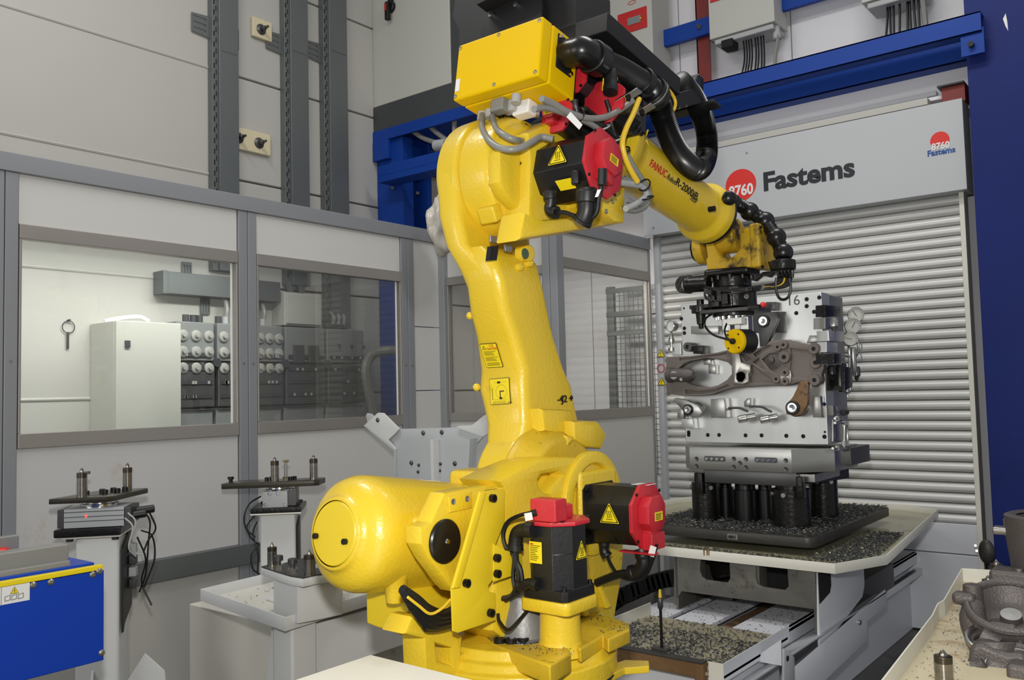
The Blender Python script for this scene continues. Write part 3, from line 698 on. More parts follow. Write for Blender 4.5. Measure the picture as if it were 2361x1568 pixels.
# --- base
b = B(); b.lathe((J1.x, J1.y, .02), Z_, [(0, .40), (.05, .40), (.07, .36), (.57, .29), (.67, .27), (.69, .28), (.77, .28)], 56)
b.build('base', 'yellow', rb, bev=.006)
for k in range(12):
    a = R(k*30+8); B().cyl((J1.x+.375*math.cos(a), J1.y+.375*math.sin(a), .07), (J1.x+.375*math.cos(a), J1.y+.375*math.sin(a), .1), .014, n=8).build('foot_bolt', 'bolt_black', rb)
tur = B().lathe((J1.x, J1.y, .79), Z_, [(0, .27), (.006, .288), (.06, .29), (.066, .275), (.085, .265), (.09, .25), (.115, .24), (.12, .12)], 56).build('turntable', 'yellow', rb, bev=.004)
B().torus((J1.x, J1.y, .795), Z_, .285, .005, 56, 6).build('seal_ring', 'rubber', tur)
# grey cast collar and steel ring at the centre
q = A(1196, 1450, 'y', 1.98)
B().lathe((q.x, 2.0, .90), Z_, [(0, .10), (.012, .1), (.016, .088), (.06, .08), (.10, .062), (.125, .058), (.13, .0)], 28).build('centre_collar', 'cast_grey', tur, bev=.003)
B().torus((q.x, 2.0, .905), Z_, .1, .008, 32, 8).build('polished_ring', 'chrome', tur)
# casting ledges in front
def blockpx(name, pts, ax, val, vec, ma, par, bev=.006):
    return B().prism([A(a, c, ax, val) for a, c in pts], vec).build(name, ma, par, bev=bev)
lz = .91
led = B().prism([A(a, c, 'z', lz) for a, c in ((1130, 1483), (1268, 1535), (1316, 1507), (1308, 1482), (1330, 1470), (1260, 1430), (1180, 1440), (1132, 1464))], (0, 0, -.05)).build('ledge', 'yellow_swarf', tur, bev=.006)
B().prism([A(a, c, 'z', lz) for a, c in ((1318, 1484), (1338, 1496), (1382, 1470), (1390, 1464), (1402, 1474), (1452, 1452), (1450, 1436), (1380, 1412), (1330, 1400), (1290, 1440))], (0, 0, -.04)).build('ledge', 'yellow_swarf', tur, bev=.006)
for a, c in ((1277, 1524), (1292, 1518), (1306, 1512), (1421, 1457), (1433, 1453), (1444, 1449)):
    p = A(a, c, 'z', lz-.02); 
    B().cyl((p.x-.01, p.y+.012, p.z), (p.x+.006, p.y-.004, p.z), .0085, n=10).build('tapped_hole', 'label_grey', led)
for a, c in ((1349, 1481),): 
    p = A(a, c, 'z', lz-.015); B().cyl(p, p+Vector((.03, -.02, 0)), .014, n=12).build('socket_bolt', 'bolt_black', led)
for a, c in ((1152, 1478), (1178, 1479), (1206, 1477)):
    p = A(a, c, 'z', lz+.004); B().lathe(p, Z_, [(-.01, .017), (.008, .017), (.009, .01), (.0, .009)], 14).build('socket_bolt', 'bolt_black', led)
foot = B().prism([A(a, c, 'z', .80) for a, c in ((1415, 1530), (1440, 1521), (1496, 1523), (1497, 1536), (1440, 1540), (1410, 1556))], (0, 0, -.02)).build('stop_dog', 'yellow', rb, bev=.003)
for a0, dz in ((-60, 0), (-30, 0), (-95, 0)):
    a = R(a0); d = Vector((math.cos(a), math.sin(a), 0)); c = J1+Vector((0, 0, .14))
    B().prism([c+d*.30, c+d*.345, Vector((0, 0, -.0))+c+d*.345, c+d*.30+Vector((0, 0, .07))], d.cross(Z_)*.03).build('rib', 'yellow', rb, bev=.003) if False else None
text('axis_mark', '- J1 +', None, .045, 'ink', rb, .002, .002, wrap=lambda v: Vector((J1.x+.29*math.sin(R(42)+v.x/.29), J1.y-.29*math.cos(R(42)+v.x/.29), .80+v.y)) + Vector((math.sin(R(42)+v.x/.29), -math.cos(R(42)+v.x/.29), 0))*(v.z+.001))

# --- turret side casting around axis J2
XT = -1.575
def wl_(X): return X
c2 = (J2.y, J2.z)
outl = zx([(450*0+1238, 300), (1360, 235), (1500, 175), (1640, 150), (1780, 148), (1880, 190), (1960, 265), (2010, 370), (2030, 480), (2032, 640), (2028, 800), (2010, 960), (1985, 1100), (1965, 1230), (1975, 1330), (1300, 1330), (1200, 1250), (1200, 1000), (1215, 960), (1215, 700), (1270, 560), (1272, 345)], S7, XT)
win = zx([(1490, 290), (1510, 258), (1620, 240), (1640, 262), (1580, 330), (1560, 380), (1570, 400), (1520, 360), (1495, 330)], S7, XT)
flat('turret_casting', [outl, win], frX(XT-.16), .16, 'yellow', rb, .012)
B().box(XT-.35, XT-.16, J2.y-.27, J2.y+.14, .88, 1.16).build('turret_core', 'yellow', rb, bev=.03)
flat('window_floor', [[(p[0], p[1]) for p in zx([(1480, 250), (1640, 230), (1650, 400), (1490, 400)], S7, XT)]], frX(XT-.06), .005, 'yellow', rb)
ring = B().lathe((XT-.01, J2.y+.0, J2.z-.005), X_, [(0, .165), (.022, .165), (.026, .15), (.026, .128), (.008, .12), (.008, .0)], 48, caps=False).build('hub_ring', 'yellow', rb, bev=.003)
B().box(XT-.0, XT+.025, J2.y-.095, J2.y+.115, J2.z-.09, J2.z+.1).build('motor_pad', 'yellow', ring, bev=.02)
# rear brace legs seen right of the vertical motor
for l in ([(1755, 720), (1740, 620)], ):
    pass
B().prism([A(a, c, 'x', XT+.02) for a, c in ((1376, 1340), (1385, 1338), (1413, 1400), (1400, 1405))], (-.03, 0, 0)).build('web_rib', 'yellow', rb, bev=.006)
B().prism([A(a, c, 'x', XT+.05) for a, c in ((1340, 1392), (1350, 1388), (1364, 1420), (1350, 1424))], (-.03, 0, 0)).build('web_rib', 'yellow', rb, bev=.006)
# upper bracket with two tapped bosses + black cover disc
xb = -1.60
fr_b = frX(xb-.06)
brk = flat('balancer_bracket', [PX(Z([(895, 375), (1065, 345), (1275, 320), (1275, 345), (1160, 362), (1090, 620), (1005, 920), (955, 1000), (930, 975), (800, 800), (745, 700), (745, 590), (810, 560)], *S7), xb)], fr_b, .06, 'yellow', rb, .01)
flat('boss_pad', [PX(Z([(915, 400), (1060, 362), (1062, 470), (920, 500)], *S7), xb+.004)], frX(xb), .008, 'yellow', brk, .003)
for a, c in ((945, 430), (1033, 412)): 
    p = A(*Z([(a, c)], *S7)[0], 'x', xb+.008); B().lathe(p, X_, [(0, .008), (.003, .008), (.001, .005), (-.002, .004)], 12).build('tapped_hole', 'label_grey', brk)
p = A(1024, 1248, 'x', xb)
cv = B().lathe(p, X_, [(-.01, .058), (.006, .058), (.01, .054), (.012, .0)], 40).build('black_cover', 'hose', brk)
B().lathe(p+Vector((.012, 0, 0)), X_, [(0, .008), (.004, .006), (.004, 0)], 12).build('centre_screw', 'chrome', cv)
# bent sheet metal cover
xs = -1.545
sh = flat('sheet_cover', [PX(Z([(1115, 365), (1150, 362), (1272, 345), (1272, 560), (1215, 700), (1215, 900), (1170, 960), (1172, 1000), (1215, 1010), (1217, 1180), (975, 1262), (945, 1250), (935, 980)], *S7), xs)], frX(xs-.004), .004, 'yellow_smooth', rb, .001)
flat('sheet_fold', [PX(Z([(1110, 372), (1150, 365), (980, 975), (935, 980)], *S7), xs+.004)], frX(xs), .01, 'yellow_smooth', sh, .003)
for a, c in ((1188, 408), (1022, 945), (1176, 1133)): 
    p = A(*Z([(a, c)], *S7)[0], 'x', xs); B().lathe(p, X_, [(0, .011), (.012, .011), (.012, .006), (.006, .006), (.006, 0)], 14).build('socket_bolt', 'bolt_black', sh)
sh2 = flat('sheet_cover', [PX(Z([(1215, 700), (1300, 745), (1390, 690), (1395, 880), (1215, 940)], *S7), xs+.01)], frX(xs-.0), .004, 'yellow_smooth', rb, .001)
for a, c in ((1215, 785), (1217, 885)):
    p = A(*Z([(a, c)], *S7)[0], 'x', xs+.004); B().lathe(p, X_, [(0, .011), (.012, .011), (.012, 0)], 12).build('socket_bolt', 'bolt_black', sh2)
# connector housing rear left low
xk = -1.66
yk = 1.74
cbx = B().prism([A(*q, 'y', yk) for q in Z([(395, 990), (610, 1000), (662, 1085), (668, 1275), (640, 1270), (470, 1228), (400, 1200), (398, 1150)], *S7)], (0, .22, 0)).build('rear_connector_box', 'yellow_smooth', rb, bev=.004)
xk = A(*Z([(664, 1180)], *S7)[0], 'y', yk).x
B().prism([A(*q, 'x', xk) for q in Z([(662, 1085), (720, 1070), (735, 1150), (760, 1215), (775, 1330), (665, 1275)], *S7)], (-.06, 0, 0)).build('box_side', 'yellow_smooth', cbx, bev=.004)
for a, c in ((650, 1160), (652, 1248)):
    p = A(*Z([(a, c)], *S7)[0], 'x', xk); B().lathe(p, X_, [(0, .013), (.014, .013), (.014, 0)], 14).build('socket_bolt', 'bolt_black', cbx)
B().box(XR-.25, XR-.09, 1.66, 2.0, .62, .80).build('rear_foot_casting', 'yellow', rb, bev=.02)
p0 = A(*Z([(800, 1380)], *S7)[0], 'x', -1.60)
flat('base_skirt', [PX(Z([(690, 1160), (740, 1150), (960, 1255), (1010, 1280), (1000, 1400), (1100, 1350), (1200, 1380), (1100, 1480), (950, 1560), (780, 1520), (770, 1300), (640, 1270)], *S7), -1.63), PX(Z([(840, 1330), (945, 1360), (945, 1470), (850, 1440)], *S7), -1.63)], frX(-1.72), .09, 'yellow', rb, .01)

# --- balancer cylinder
XBAL = -1.86; tb = R(8)
cap = A(770, 1230, 'x', XBAL); bd = Vector((0, math.cos(tb), -math.sin(tb)))
rbal = .158
bal = B().lathe(cap, bd, [(0, .088), (.0, .094), (.004, .098), (.012, .100), (.02, .112), (.028, .128), (.045, .146), (.075, rbal), (.11, rbal+.002), (.40, rbal-.002), (.55, rbal-.006), (.56, .1)], 64, caps=False).build('balancer_cylinder', 'yellow', rb, sharp=60)
cp = B().lathe(cap-bd*.002, bd, [(0, .083), (.004, .086), (.01, .086)], 48).build('end_cap', 'yellow_smooth', bal)
for px in (729, 796):
    dd = (A(px, 1236 if px < 760 else 1249, 'x', XBAL)-cap); e, f = perp(bd)
    n_ = bd; ry = ray(px, 1236 if px < 760 else 1249); tt = (cap-bd*.004-CAMP).dot(bd)/ry.dot(bd); p = CAMP+ry*tt
    B().cyl(p+bd*.002, p-bd*.008, .008, n=12).build('socket_bolt', 'bolt_black', bal)
p = A(918, 1335, 'x', XBAL+.06); B().lathe(p+Vector((.02, -.03, .05)), -Z_, [(0, .06), (.04, .036), (.08, .028), (.105, .026), (.106, 0)], 24).build('drain_boss', 'yellow', bal, bev=.003)
p = A(955, 1235, 'x', XBAL+rbal-.02); B().cyl(p, p+Vector((.03, 0.02, 0)), .06, .05, 24).build('pivot_boss', 'yellow', bal, bev=.01)
flat('caution_label', [[(0, 0), (.09, 0), (.09, .04), (0, .04)]], frame(cap+bd*.31+Vector((.02, 0, rbal-.001)), bd, -X_, Z_), .001, 'sticker_w', bal)
flat('caution_label', [[(0, 0), (.045, 0), (.045, .04), (0, .04)]], frame(cap+bd*.25+Vector((.02, 0, rbal-.001)), bd, -X_, Z_), .001, 'sticker_y', bal)
B().box(XBAL-.05, XBAL+.12, cap.y+.5, cap.y+.62, cap.z-.1, cap.z+.125).build('balancer_block', 'yellow', bal, bev=.02)

# --- upper arm: loft of rounded sections
zs = [1.18, 1.28, 1.383, 1.495, 1.553, 1.61, 1.675, 1.785, 1.863, 1.952, 2.03, 2.07]
yr = [2.20, 2.20, 2.21, 2.257, 2.255, 2.253, 2.256, 2.208, 2.165, 2.137, 2.12, 2.13]
yf = [2.56, 2.585, 2.60, 2.58, 2.56, 2.546, 2.50, 2.445, 2.42, 2.385, 2.375, 2.34]
xl2 = [-1.91, -1.90, -1.895, -1.927, -1.94, -1.955, -1.95, -1.925, -1.912, -1.90, -1.92, -1.93]
xr2 = [-1.75]*9+[-1.745, -1.76, -1.80]
rings = []
for z, a, c, l, r_ in zip(zs, yr, yf, xl2, xr2):
    rings.append([Vector((x, y, z)) for x, y in rrect(l, a, r_, c, .035, 4)])
arm = B().loft(rings).build('upper_arm', 'yellow', rb, sharp=50)
# boss at J2 and head at J3
B().lathe((XT-.34, J2.y+.02, J2.z+.02), X_, [(0, .20), (.02, .23), (.14, .235), (.155, .22)], 48).build('lower_hub', 'yellow', arm, bev=.01)
B().lathe((-1.765, J2.y-.01, J2.z+.0), X_, [(0, .245), (.03, .24), (.10, .2)], 48).build('hub_shoulder', 'yellow_swarf', arm, bev=.01)
hd = [A(*q, 'x', -1.90) for q in Z([(700, 150+1420), (520, 1568), (330, 1568), (270, 1360), (215, 1200), (170, 980), (150, 800), (152, 660), (190, 520), (260, 430), (360, 385), (480, 370), (600, 380)], *S9)]
hub = [(J3.y+.232*math.cos(a), J3.z+.232*math.sin(a)) for a in [R(x) for x in range(0, 360, 10)]]
B().lathe((-2.0, J3.y+.012, J3.z), X_, [(0, .19), (.02, .222), (.10, .226), (.112, .215)], 56).build('elbow_disc', 'yellow', arm, bev=.008)
B().loft([[Vector((x, y, z)) for x, y in rrect(l, a, r_, c, .03, 4)] for z, l, r_, a, c in ((1.84, -1.90, -1.80, 2.20, 2.36), (1.93, -1.905, -1.79, 2.155, 2.375), (2.0, -1.915, -1.80, 2.125, 2.40), (2.08, -1.95, -1.86, 2.10, 2.47), (2.18, -1.98, -1.885, 2.10, 2.5), (2.32, -1.99, -1.89, 2.10, 2.52), (2.45, -1.98, -1.9, 2.16, 2.48))]).build('elbow_web', 'yellow', arm, sharp=50)
# raised details on arm
xa = -1.748
p = A(1210, 585, 'x', xa-.01); B().lathe(p, X_, [(-.02, .032), (.022, .028), (.023, .022)], 24).build('boss', 'yellow', arm, bev=.004)
p = A(1210, 585, 'x', xa+.014); B().lathe(p, X_, [(0, .018), (.004, .017), (.004, 0)], 20).build('sight_plug', mat('plug_green', (70, 90, 70), .4), arm)
for q in ((1199, 615), (1222, 606)): p = A(*q, 'x', xa); B().lathe(p, X_, [(-.02, .016), (.006, .013), (.008, .004), (.003, 0)], 16).build('boss', 'yellow', arm)
p = A(1136, 585, 'x', xa+.0)
flat('black_pad', [PX([(1130, 568), (1148, 566), (1143, 600), (1126, 601)], xa)], frX(xa-.012), .016, 'rubber', arm)
for q, w in (((1172, 572), .03), ((1139, 551), .03), ((1311, 995), .024), ((1309, 1003), .022)):
    p = A(*q, 'x', xa+.012); B().box(p.x-.006, p.x+.002, p.y-w*.6, p.y+w*.6, p.z-.012, p.z+.01).build('index_plate', 'label_grey', arm, bev=.002)
# J2 hard stop blocks
def blk(name, pts, X, th, par=arm, ma='yellow', bev=.012): return flat(name, [PX(pts, X)], frX(X-th), th, ma, par, bev)
blk('stop_block', Z([(845, 1115), (965, 1120), (1020, 1125), (1025, 1230), (965, 1250), (930, 1250), (860, 1240)], *S5), -1.70, .09)
blk('stop_block', Z([(1025, 1185), (1075, 1180), (1160, 1185), (1210, 1260), (1180, 1340), (1090, 1330), (1030, 1290)], *S5), -1.66, .12, bev=.014)
blk('stop_lug', Z([(985, 1265), (1025, 1268), (1030, 1300), (985, 1325)], *S5), -1.66, .05)
for q in ((1076, 728), (1091, 893)):
    p = A(*q, 'y', 2.19); B().sphere((p.x+.006, 2.2, p.z), .013, 14).build('grease_boss', 'yellow', arm)
text('axis_mark', '- J2 +', frX(-1.7475) @ Matrix.Translation((A(1284, 922, 'x', -1.75).y, A(1284, 928, 'x', -1.75).z, 0)), .034, 'ink', arm, .002, .0006, sx=1.25)
text('cast_lettering', 'FANUC', frX(-1.7475) @ Matrix.Translation((A(1190, 662, 'x', -1.75).y, A(1190, 664, 'x', -1.75).z, 0)), .03, 'yellow', arm, .003, .001, sx=1.1)
for i, q in enumerate(((1295, 920), (1318, 917))):
    p = A(*q, 'x', -1.746); s = .009
    flat('arrow_mark', [[(p.y-s, p.z), (p.y, p.z+s), (p.y+s, p.z), (p.y, p.z-s)]], frX(-1.7475), .002, 'ink', arm)
# stickers on the rear face of the arm (facing -Y)
def arm_y(z):
    for i in range(len(zs)-1):
        if zs[i] <= z <= zs[i+1]: return yr[i]+(yr[i+1]-yr[i])*(z-zs[i])/(zs[i+1]-zs[i])
    return 2.2
def sticker(pts, caution):
    y = arm_y(A(*pts[0], 'y', 2.23).z)
    P = [A(*q, 'y', arm_y(A(*q, 'y', 2.23).z)-.003) for q in pts]
    o = P[3]; ex = (P[2]-P[3]); ey = (P[0]-P[3]); w, h = ex.length, ey.length; ex = ex.normalized(); ez = ex.cross(ey).normalized(); ey = ez.cross(ex)
    fr = frame(o, ex, ey, ez)
    s = flat('caution_sticker' if caution else 'load_diagram', [rrect(0, 0, w, h, .004, 3)], fr, .0015, 'ink', arm)
    flat('sticker_face', [rrect(.0018, .0018, w-.0018, h-.0018, .003, 3)], fr @ Matrix.Translation((0, 0, .001)), .0012, 'sticker_y', s)
    f2 = fr @ Matrix.Translation((0, 0, .002))
    if caution:
        text('sticker_text', 'CAUTION', f2 @ Matrix.Translation((w*.36, h*.74, 0)), w*.145, 'ink_red', s, .0008, .0004)
        text('sticker_text', '注意', f2 @ Matrix.Translation((w*.52, h*.86, 0)), w*.15, 'ink_red', s, .0008)
        flat('sticker_triangle', [[(w*.1, h*.76), (w*.32, h*.76), (w*.21, h*.92)], [(w*.135, h*.775), (w*.285, h*.775), (w*.21, h*.885)]], f2, .0008, 'ink', s)
        b = B()
        for i in range(13):
            if i in (4, 9): continue
            b.box(w*.12, w*(.6+.3*random.random()), h*(.66-.047*i), h*(.66-.047*i)+h*.014, 0, .0008, f2)
        b.build('sticker_print', 'ink', s, kind='stuff')
    else:
        text('sticker_text', 'MAX PAYLOAD  165kg', f2 @ Matrix.Translation((w*.12, h*.04, 0)), w*.095, 'ink', s, .0008)
        b = B(); b.torus(f2 @ Vector((w*.58, h*.48, 0)), ez, w*.27, .0006, 28, 4)
        b.box(w*.1, w*.88, h*.19, h*.195, 0, .0008, f2).box(w*.12, w*.14, h*.19, h*.62, 0, .0008, f2).box(w*.25, w*.85, h*.84, h*.845, 0, .0008, f2)
        b.box(w*.48, w*.6, h*.2, h*.28, 0, .0009, f2).box(w*.5, w*.54, h*.28, h*.5, 0, .0009, f2).box(w*.5, w*.72, h*.48, h*.52, 0, .0009, f2).box(w*.4, w*.55, h*.8, h*.88, 0, .0009, f2).box(w*.2, w*.8, h*.13, h*.135, 0, .0008, f2)
        b.build('sticker_print', 'ink', s, kind='stuff')
sticker([(1118, 794), (1157, 791), (1161, 846), (1123, 848)], True)
sticker([(1130, 874), (1170, 871), (1178, 931), (1132, 934)], False)

# --- motors
def motor(origin, ax, up, L, s, par, name='servo_motor', tilt=22.5, capscale=1.14, sign=True, body='black', enc=True, plate=.012):
    """axis motor: square flange, octagonal body, red octagonal end plate with encoder cover"""
    ax = Vector(ax).normalized(); up = Vector(up); up = (up-ax*up.dot(ax)).normalized(); sd = up.cross(ax).normalized()
    o = Vector(origin); fr = frame(o, sd, up, ax)      # local z along the axis
    h = s/2; c = s*.16; k = s*.27
    def octo(h, k): return [(-h+k, -h), (h-k, -h), (h, -h+k), (h, h-k), (h-k, h), (-h+k, h), (-h, h-k), (-h, -h+k)]
    mb = B()
    P = octo(h, c); Q = octo(h*.97, k)
    mb.loft([[fr @ Vector((x, y, z)) for x, y in pts] for z, pts in ((0, octo(h*1.0, c*.5)), (L*.14, octo(h*1.0, c*.5)), (L*.15, Q), (L*.62, Q), (L*.63, octo(h*.955, k)), (L-.002, octo(h*.955, k)))])
    o_ = mb.build(name, body, par, bev=.003)
    for a in (-1, 1):
        for b_ in (-1, 1): B().cyl(fr @ Vector((a*h*.82, b_*h*.82, L*.14)), fr @ Vector((a*h*.82, b_*h*.82, L*.19)), s*.045, n=10).build('flange_bolt', 'bolt_black', o_)
    h2 = h*capscale
    flat('red_end_plate', [octo(h2, h2*.58)], fr @ Matrix.Translation((0, 0, L)), plate, 'red', o_, .002)
    for a in range(4):
        an = R(45+90*a); B().cyl(fr @ Vector((h2*1.02*math.cos(an), h2*1.02*math.sin(an), L+plate)), fr @ Vector((h2*1.02*math.cos(an), h2*1.02*math.sin(an), L+plate+.004)), .005, n=8).build('screw', 'bolt_black', o_)
    if enc:
        e = h*.56
        flat('encoder_cover', [octo(e, e*.5)], fr @ Matrix.Translation((-h*.12, h*.1, L+plate)), .038, 'red', o_, .004)
        flat('encoder_box', [[(-e*.55, -e*.8), (e*.55, -e*.8), (e*.55, e*.2), (-e*.55, e*.2)]], fr @ Matrix.Translation((-h*.12, -h*.32, L+plate)), .03, 'red', o_, .003)
        flat('encoder_label', [[(-.02, -.012), (.026, -.012), (.026, .014), (-.02, .014)]], fr @ Matrix.Translation((-h*.08, h*.0, L+plate+.038)), .001, 'sticker_y', o_)
        b = B()
        for i in range(4): b.box(-.016, .012+.008*random.random(), -.008+.005*i, -.006+.005*i, 0, .0006, fr @ Matrix.Translation((-h*.08, 0, L+plate+.039)))
        b.build('encoder_print', 'ink', o_, kind='stuff')
    return o_, fr
def sign_on(fr, face, u, v, s, par, half):
    """hot surface triangle on a side face of a motor: face = +1/-1 side (sd), u along axis, v up"""
    sdv = fr.col[0].to_3d()*face; up = fr.col[1].to_3d(); ax = fr.col[2].to_3d(); o = fr.translation
    ex = up.cross(sdv)
    c = o+ax*u+up*v+sdv*half
    f = flat('hot_surface_sign', [[(-s, -s*.62), (s, -s*.62), (0, s*1.15)]], frame(c, ex, up, sdv), .001, 'ink', par)
    return c, ex, up, sdv
def hot_sign(c, ex, up, nz, s, par):
    def tri(k, r=.12):
        pts = [(-s*k, -s*.62*k), (s*k, -s*.62*k), (0, s*1.15*k)]; out = []
        for i in range(3):
            p, a, b_ = Vector(pts[i]), Vector(pts[i-1]), Vector(pts[(i+1) % 3])
            out += [tuple(p+(a-p).normalized()*s*r), tuple(p+((a-p).normalized()+(b_-p).normalized())*s*r*.3), tuple(p+(b_-p).normalized()*s*r)]
        return out
    fr = frame(c, ex, up, nz)
    flat('hot_surface_sign', [tri(1.08)], fr, .0008, 'sticker_y', par)
    flat('sign_border', [tri(.98), tri(.86)], fr @ Matrix.Translation((0, 0, .0009)), .0005, 'ink', par)
    b = B()
    for dx in (-.2, 0, .2): b.tube([fr @ Vector((s*(dx+.05*math.sin(k*1.7)), s*(-.18+.17*k), .0016)) for k in range(5)], s*.03, 5, 3)
    b.tube([fr @ Vector((-s*.34, -s*.32, .0016)), fr @ Vector((s*.34, -s*.32, .0016))], s*.03, 5, smooth=False)
    b.build('sign_glyph', 'ink', par, kind='stuff')
def elbow_conn(pts, r, par, name='cable_connector', ma='rubber', rings=()):
    b = B().tube(pts, lambda t, i: r*(1.12 if (t < .2 or t > .85) else 1), 16)
    return b.build(name, ma, par)
def cab(name, pts, r, par, ma='rubber', n=8): return B().tube(pts, r, n).build(name, ma, par)

# J2 motor
o2 = Vector((XT+.0, J2.y+.005, J2.z-.032))
m2, f2_ = motor(o2, X_, (0, .0, 1), .19, .185, rb, capscale=1.04)
hot_sign(A(1405, 1190, 'y', o2.y-.0925), X_, Z_, -Y_, .032, m2)
flat('spec_label', [[(0, 0), (.06, 0), (.06, .05), (0, .05)]], frame((XT+.15, o2.y-.01, o2.z+.092), X_, Y_, Z_), .001, 'sticker_w', m2)
flat('red_bracket', [[(0, 0), (.12, 0), (.12, .03), (0, .03)]], frame((o2.x+.13, o2.y-.06, o2.z-.108), X_, Y_, Z_), .004, 'red', m2)
B().box(o2.x+.2, o2.x+.235, o2.y-.04, o2.y+.04, o2.z-.10, o2.z-.05).build('red_bracket', 'red', m2, bev=.003)
yq = o2.y-.02
cq = lambda a, c, y=None: A(a, c, 'y', yq if y is None else y)
elbow_conn([cq(1478, 1265), cq(1484, 1290), cq(1482, 1306), cq(1470, 1318), cq(1455, 1322)], .0225, m2)
cab('power_cable', [cq(1458, 1322), cq(1430, 1324), cq(1405, 1332), cq(1375, 1344)], .013, m2)
elbow_conn([cq(1393, 1250), cq(1393, 1270), cq(1400, 1283)], .016, m2)
cab('signal_cable', [cq(1400, 1280), cq(1408, 1300), cq(1425, 1325), cq(1450, 1336), cq(1485, 1330), cq(1505, 1290), cq(1514, 1255)], .006, m2, n=6)
flat('cable_tag', [PY([(1500, 1257), (1514, 1262), (1508, 1285), (1494, 1280)], yq-.03)], frY(yq-.03), .001, 'sticker_w', m2)

# J1 motor (vertical) on its yellow pedestal
MC = CAMP+ray(1290, 1385)*2.42; MC.z += .0
mx, my = MC.x+.0, MC.y+.0
pc = A(1289, 1440, 'y', my)
zf = A(1290, 1372, 'y', my).z
ped = B().lathe((mx, my, lz-.03), Z_, [(0, .075), (.02, .063), (.04, .058), (zf-.03-lz+.03, .055)], 36).build('motor_pedestal', 'yellow', rb, bev=.004)
flat('motor_mount', [rrect(-.082, -.078, .082, .078, .02, 4)], frame((mx, my, zf-.035), X_, Y_, Z_), .035, 'yellow', ped, .006)
ztop = A(1283, 1200, 'y', my).z
m1, f1_ = motor((mx, my, zf), Z_, (0, 1, 0), ztop-zf-.005, .15, rb, capscale=1.12)
hot_sign(A(1341, 1273, 'x', mx+.0735), Y_, Z_, X_, .026, m1)
fr = frame(A(1222, 1297, 'y', my-.0735)-Y_*.0005, X_, Z_, -Y_)
pl = flat('rating_plate', [[(0, 0), (.042, 0), (.042, .058), (0, .058)]], fr, .001, 'sticker_y', m1)
B().box(.003, .014, .05, .053, .001, .0016, fr).build('plate_heading', 'ink_red', m1)
b = B()
for i in range(9): b.box(.003, .02+.018*random.random(), .008+.0048*i, .0095+.0048*i, .001, .0016, fr)
b.build('plate_print', 'ink', m1, kind='stuff')
yy = my-.085
q1 = lambda a, c: A(a, c, 'y', yy)
elbow_conn([q1(1232, 1222), q1(1212, 1222), q1(1195, 1228), q1(1189, 1245), q1(1188, 1268)], .02, m1)
cab('power_cable', [q1(1189, 1265), q1(1190, 1290), q1(1196, 1320), q1(1194, 1345), q1(1178, 1375), q1(1140, 1382)], .008, m1)
elbow_conn([q1(1240, 1350), q1(1220, 1345), q1(1205, 1352), q1(1195, 1350)], .014, m1)
cab('signal_cable', [q1(1240, 1180), q1(1200, 1188), q1(1170, 1205), q1(1160, 1235), q1(1168, 1265), q1(1185, 1285), q1(1183, 1330), q1(1190, 1370)], .006, m1, n=6)
cab('signal_cable', [q1(1190, 1290), q1(1202, 1320), q1(1200, 1360), q1(1165, 1385)], .006, m1, n=6)
flat('cable_tag', [PY([(1209, 1184), (1226, 1181), (1229, 1198), (1212, 1202)], yy-.01)], frY(yy-.01), .001, 'sticker_w', m1)
b = B(); q = q1(1262, 1178); B().box(q.x-.055, q.x+.03, yy-.005, yy+.05, q.z-.03, q.z+.03).build('red_cable_box', 'red', m1, bev=.004)
B().cyl(q1(1240, 1181), q1(1228, 1184), .011, n=12).build('plug', 'rubber', m1)

# --- elbow casting in the forearm frame
def fl(name, pts, xa_, th, ma='yellow', par=None, bev=.01): return flat(name, [PF_(pts, xa_)], frF(xa_-th), th, ma, par or rb, bev)
el = B().lathe(F(-.25, 0, 0), FX, [(0, .197), (.010, .206), (.10, .206), (.125, .195), (.13, .178), (.145, .172), (.165, .15), (.17, .10)], 64).build('elbow_casting', 'yellow', rb, bev=.005)
fl('elbow_body', Z([(980, 560), (960, 300), (1250, 160), (1760, 60), (1850, 140), (1855, 700), (1850, 1130), (1760, 1160), (1300, 1240), (960, 1290)], *S9), -.02, .13, par=el, bev=.015)
fl('gearbox_face', Z([(1600, 700), (1750, 560), (1860, 560), (1850, 1140), (1760, 1130), (1640, 1020), (1600, 960)], *S9), .10, .13, par=el, bev=.008)
fl('lower_web', Z([(930, 1040), (1100, 1110), (1500, 1080), (1700, 1040), (1780, 1150), (1300, 1230), (880, 1300)], *S9), .05, .1, par=el, bev=.014)
fl('motor_seat', Z([(700, 470), (960, 400), (960, 980), (880, 1010), (760, 880), (700, 760)], *S9), -.06, .06, par=el, bev=.02)
fl('rear_lug', Z([(1770, 60), (1860, 110), (1860, 420), (1750, 430)], *S9), .06, .12, par=el, bev=.012)
for a, c in ((545, 1045), (735, 1215)):
    p = FA(*Z([(a+60, c+15)], *S9)[0], 'x', -.15)
    B().boxm(frame(p, FX, FY, FZ) @ Matrix.Rotation(R(35), 4, 'X'), .07, .045, .055).build('stop_block', 'yellow', el, bev=.008)
for a, c in ((775, 780), (862, 958)):
    p = FA(*Z([(a, c)], *S9)[0], 'x', -.10); B().lathe(p, FX, [(-.03, .02), (.0, .02), (.0, .013), (.014, .012), (.014, 0)], 16).build('socket_bolt', 'bolt_black', el)
for a, c in ((1765, 660), (1740, 945), (1835, 1005), (1855, 720), (1680, 1035)):
    p = FA(*Z([(a, c)], *S9)[0], 'x', .101); B().lathe(p, FX, [(-.003, .008), (.002, .008), (.001, .004), (-.002, .003)], 12).build('tapped_hole', 'label_grey', el)
p = FA(*Z([(1715, 830)], *S9)[0], 'x', .101); B().cyl(p, p+FX*.012, .01, n=12).build('socket_bolt', 'bolt_black', el)
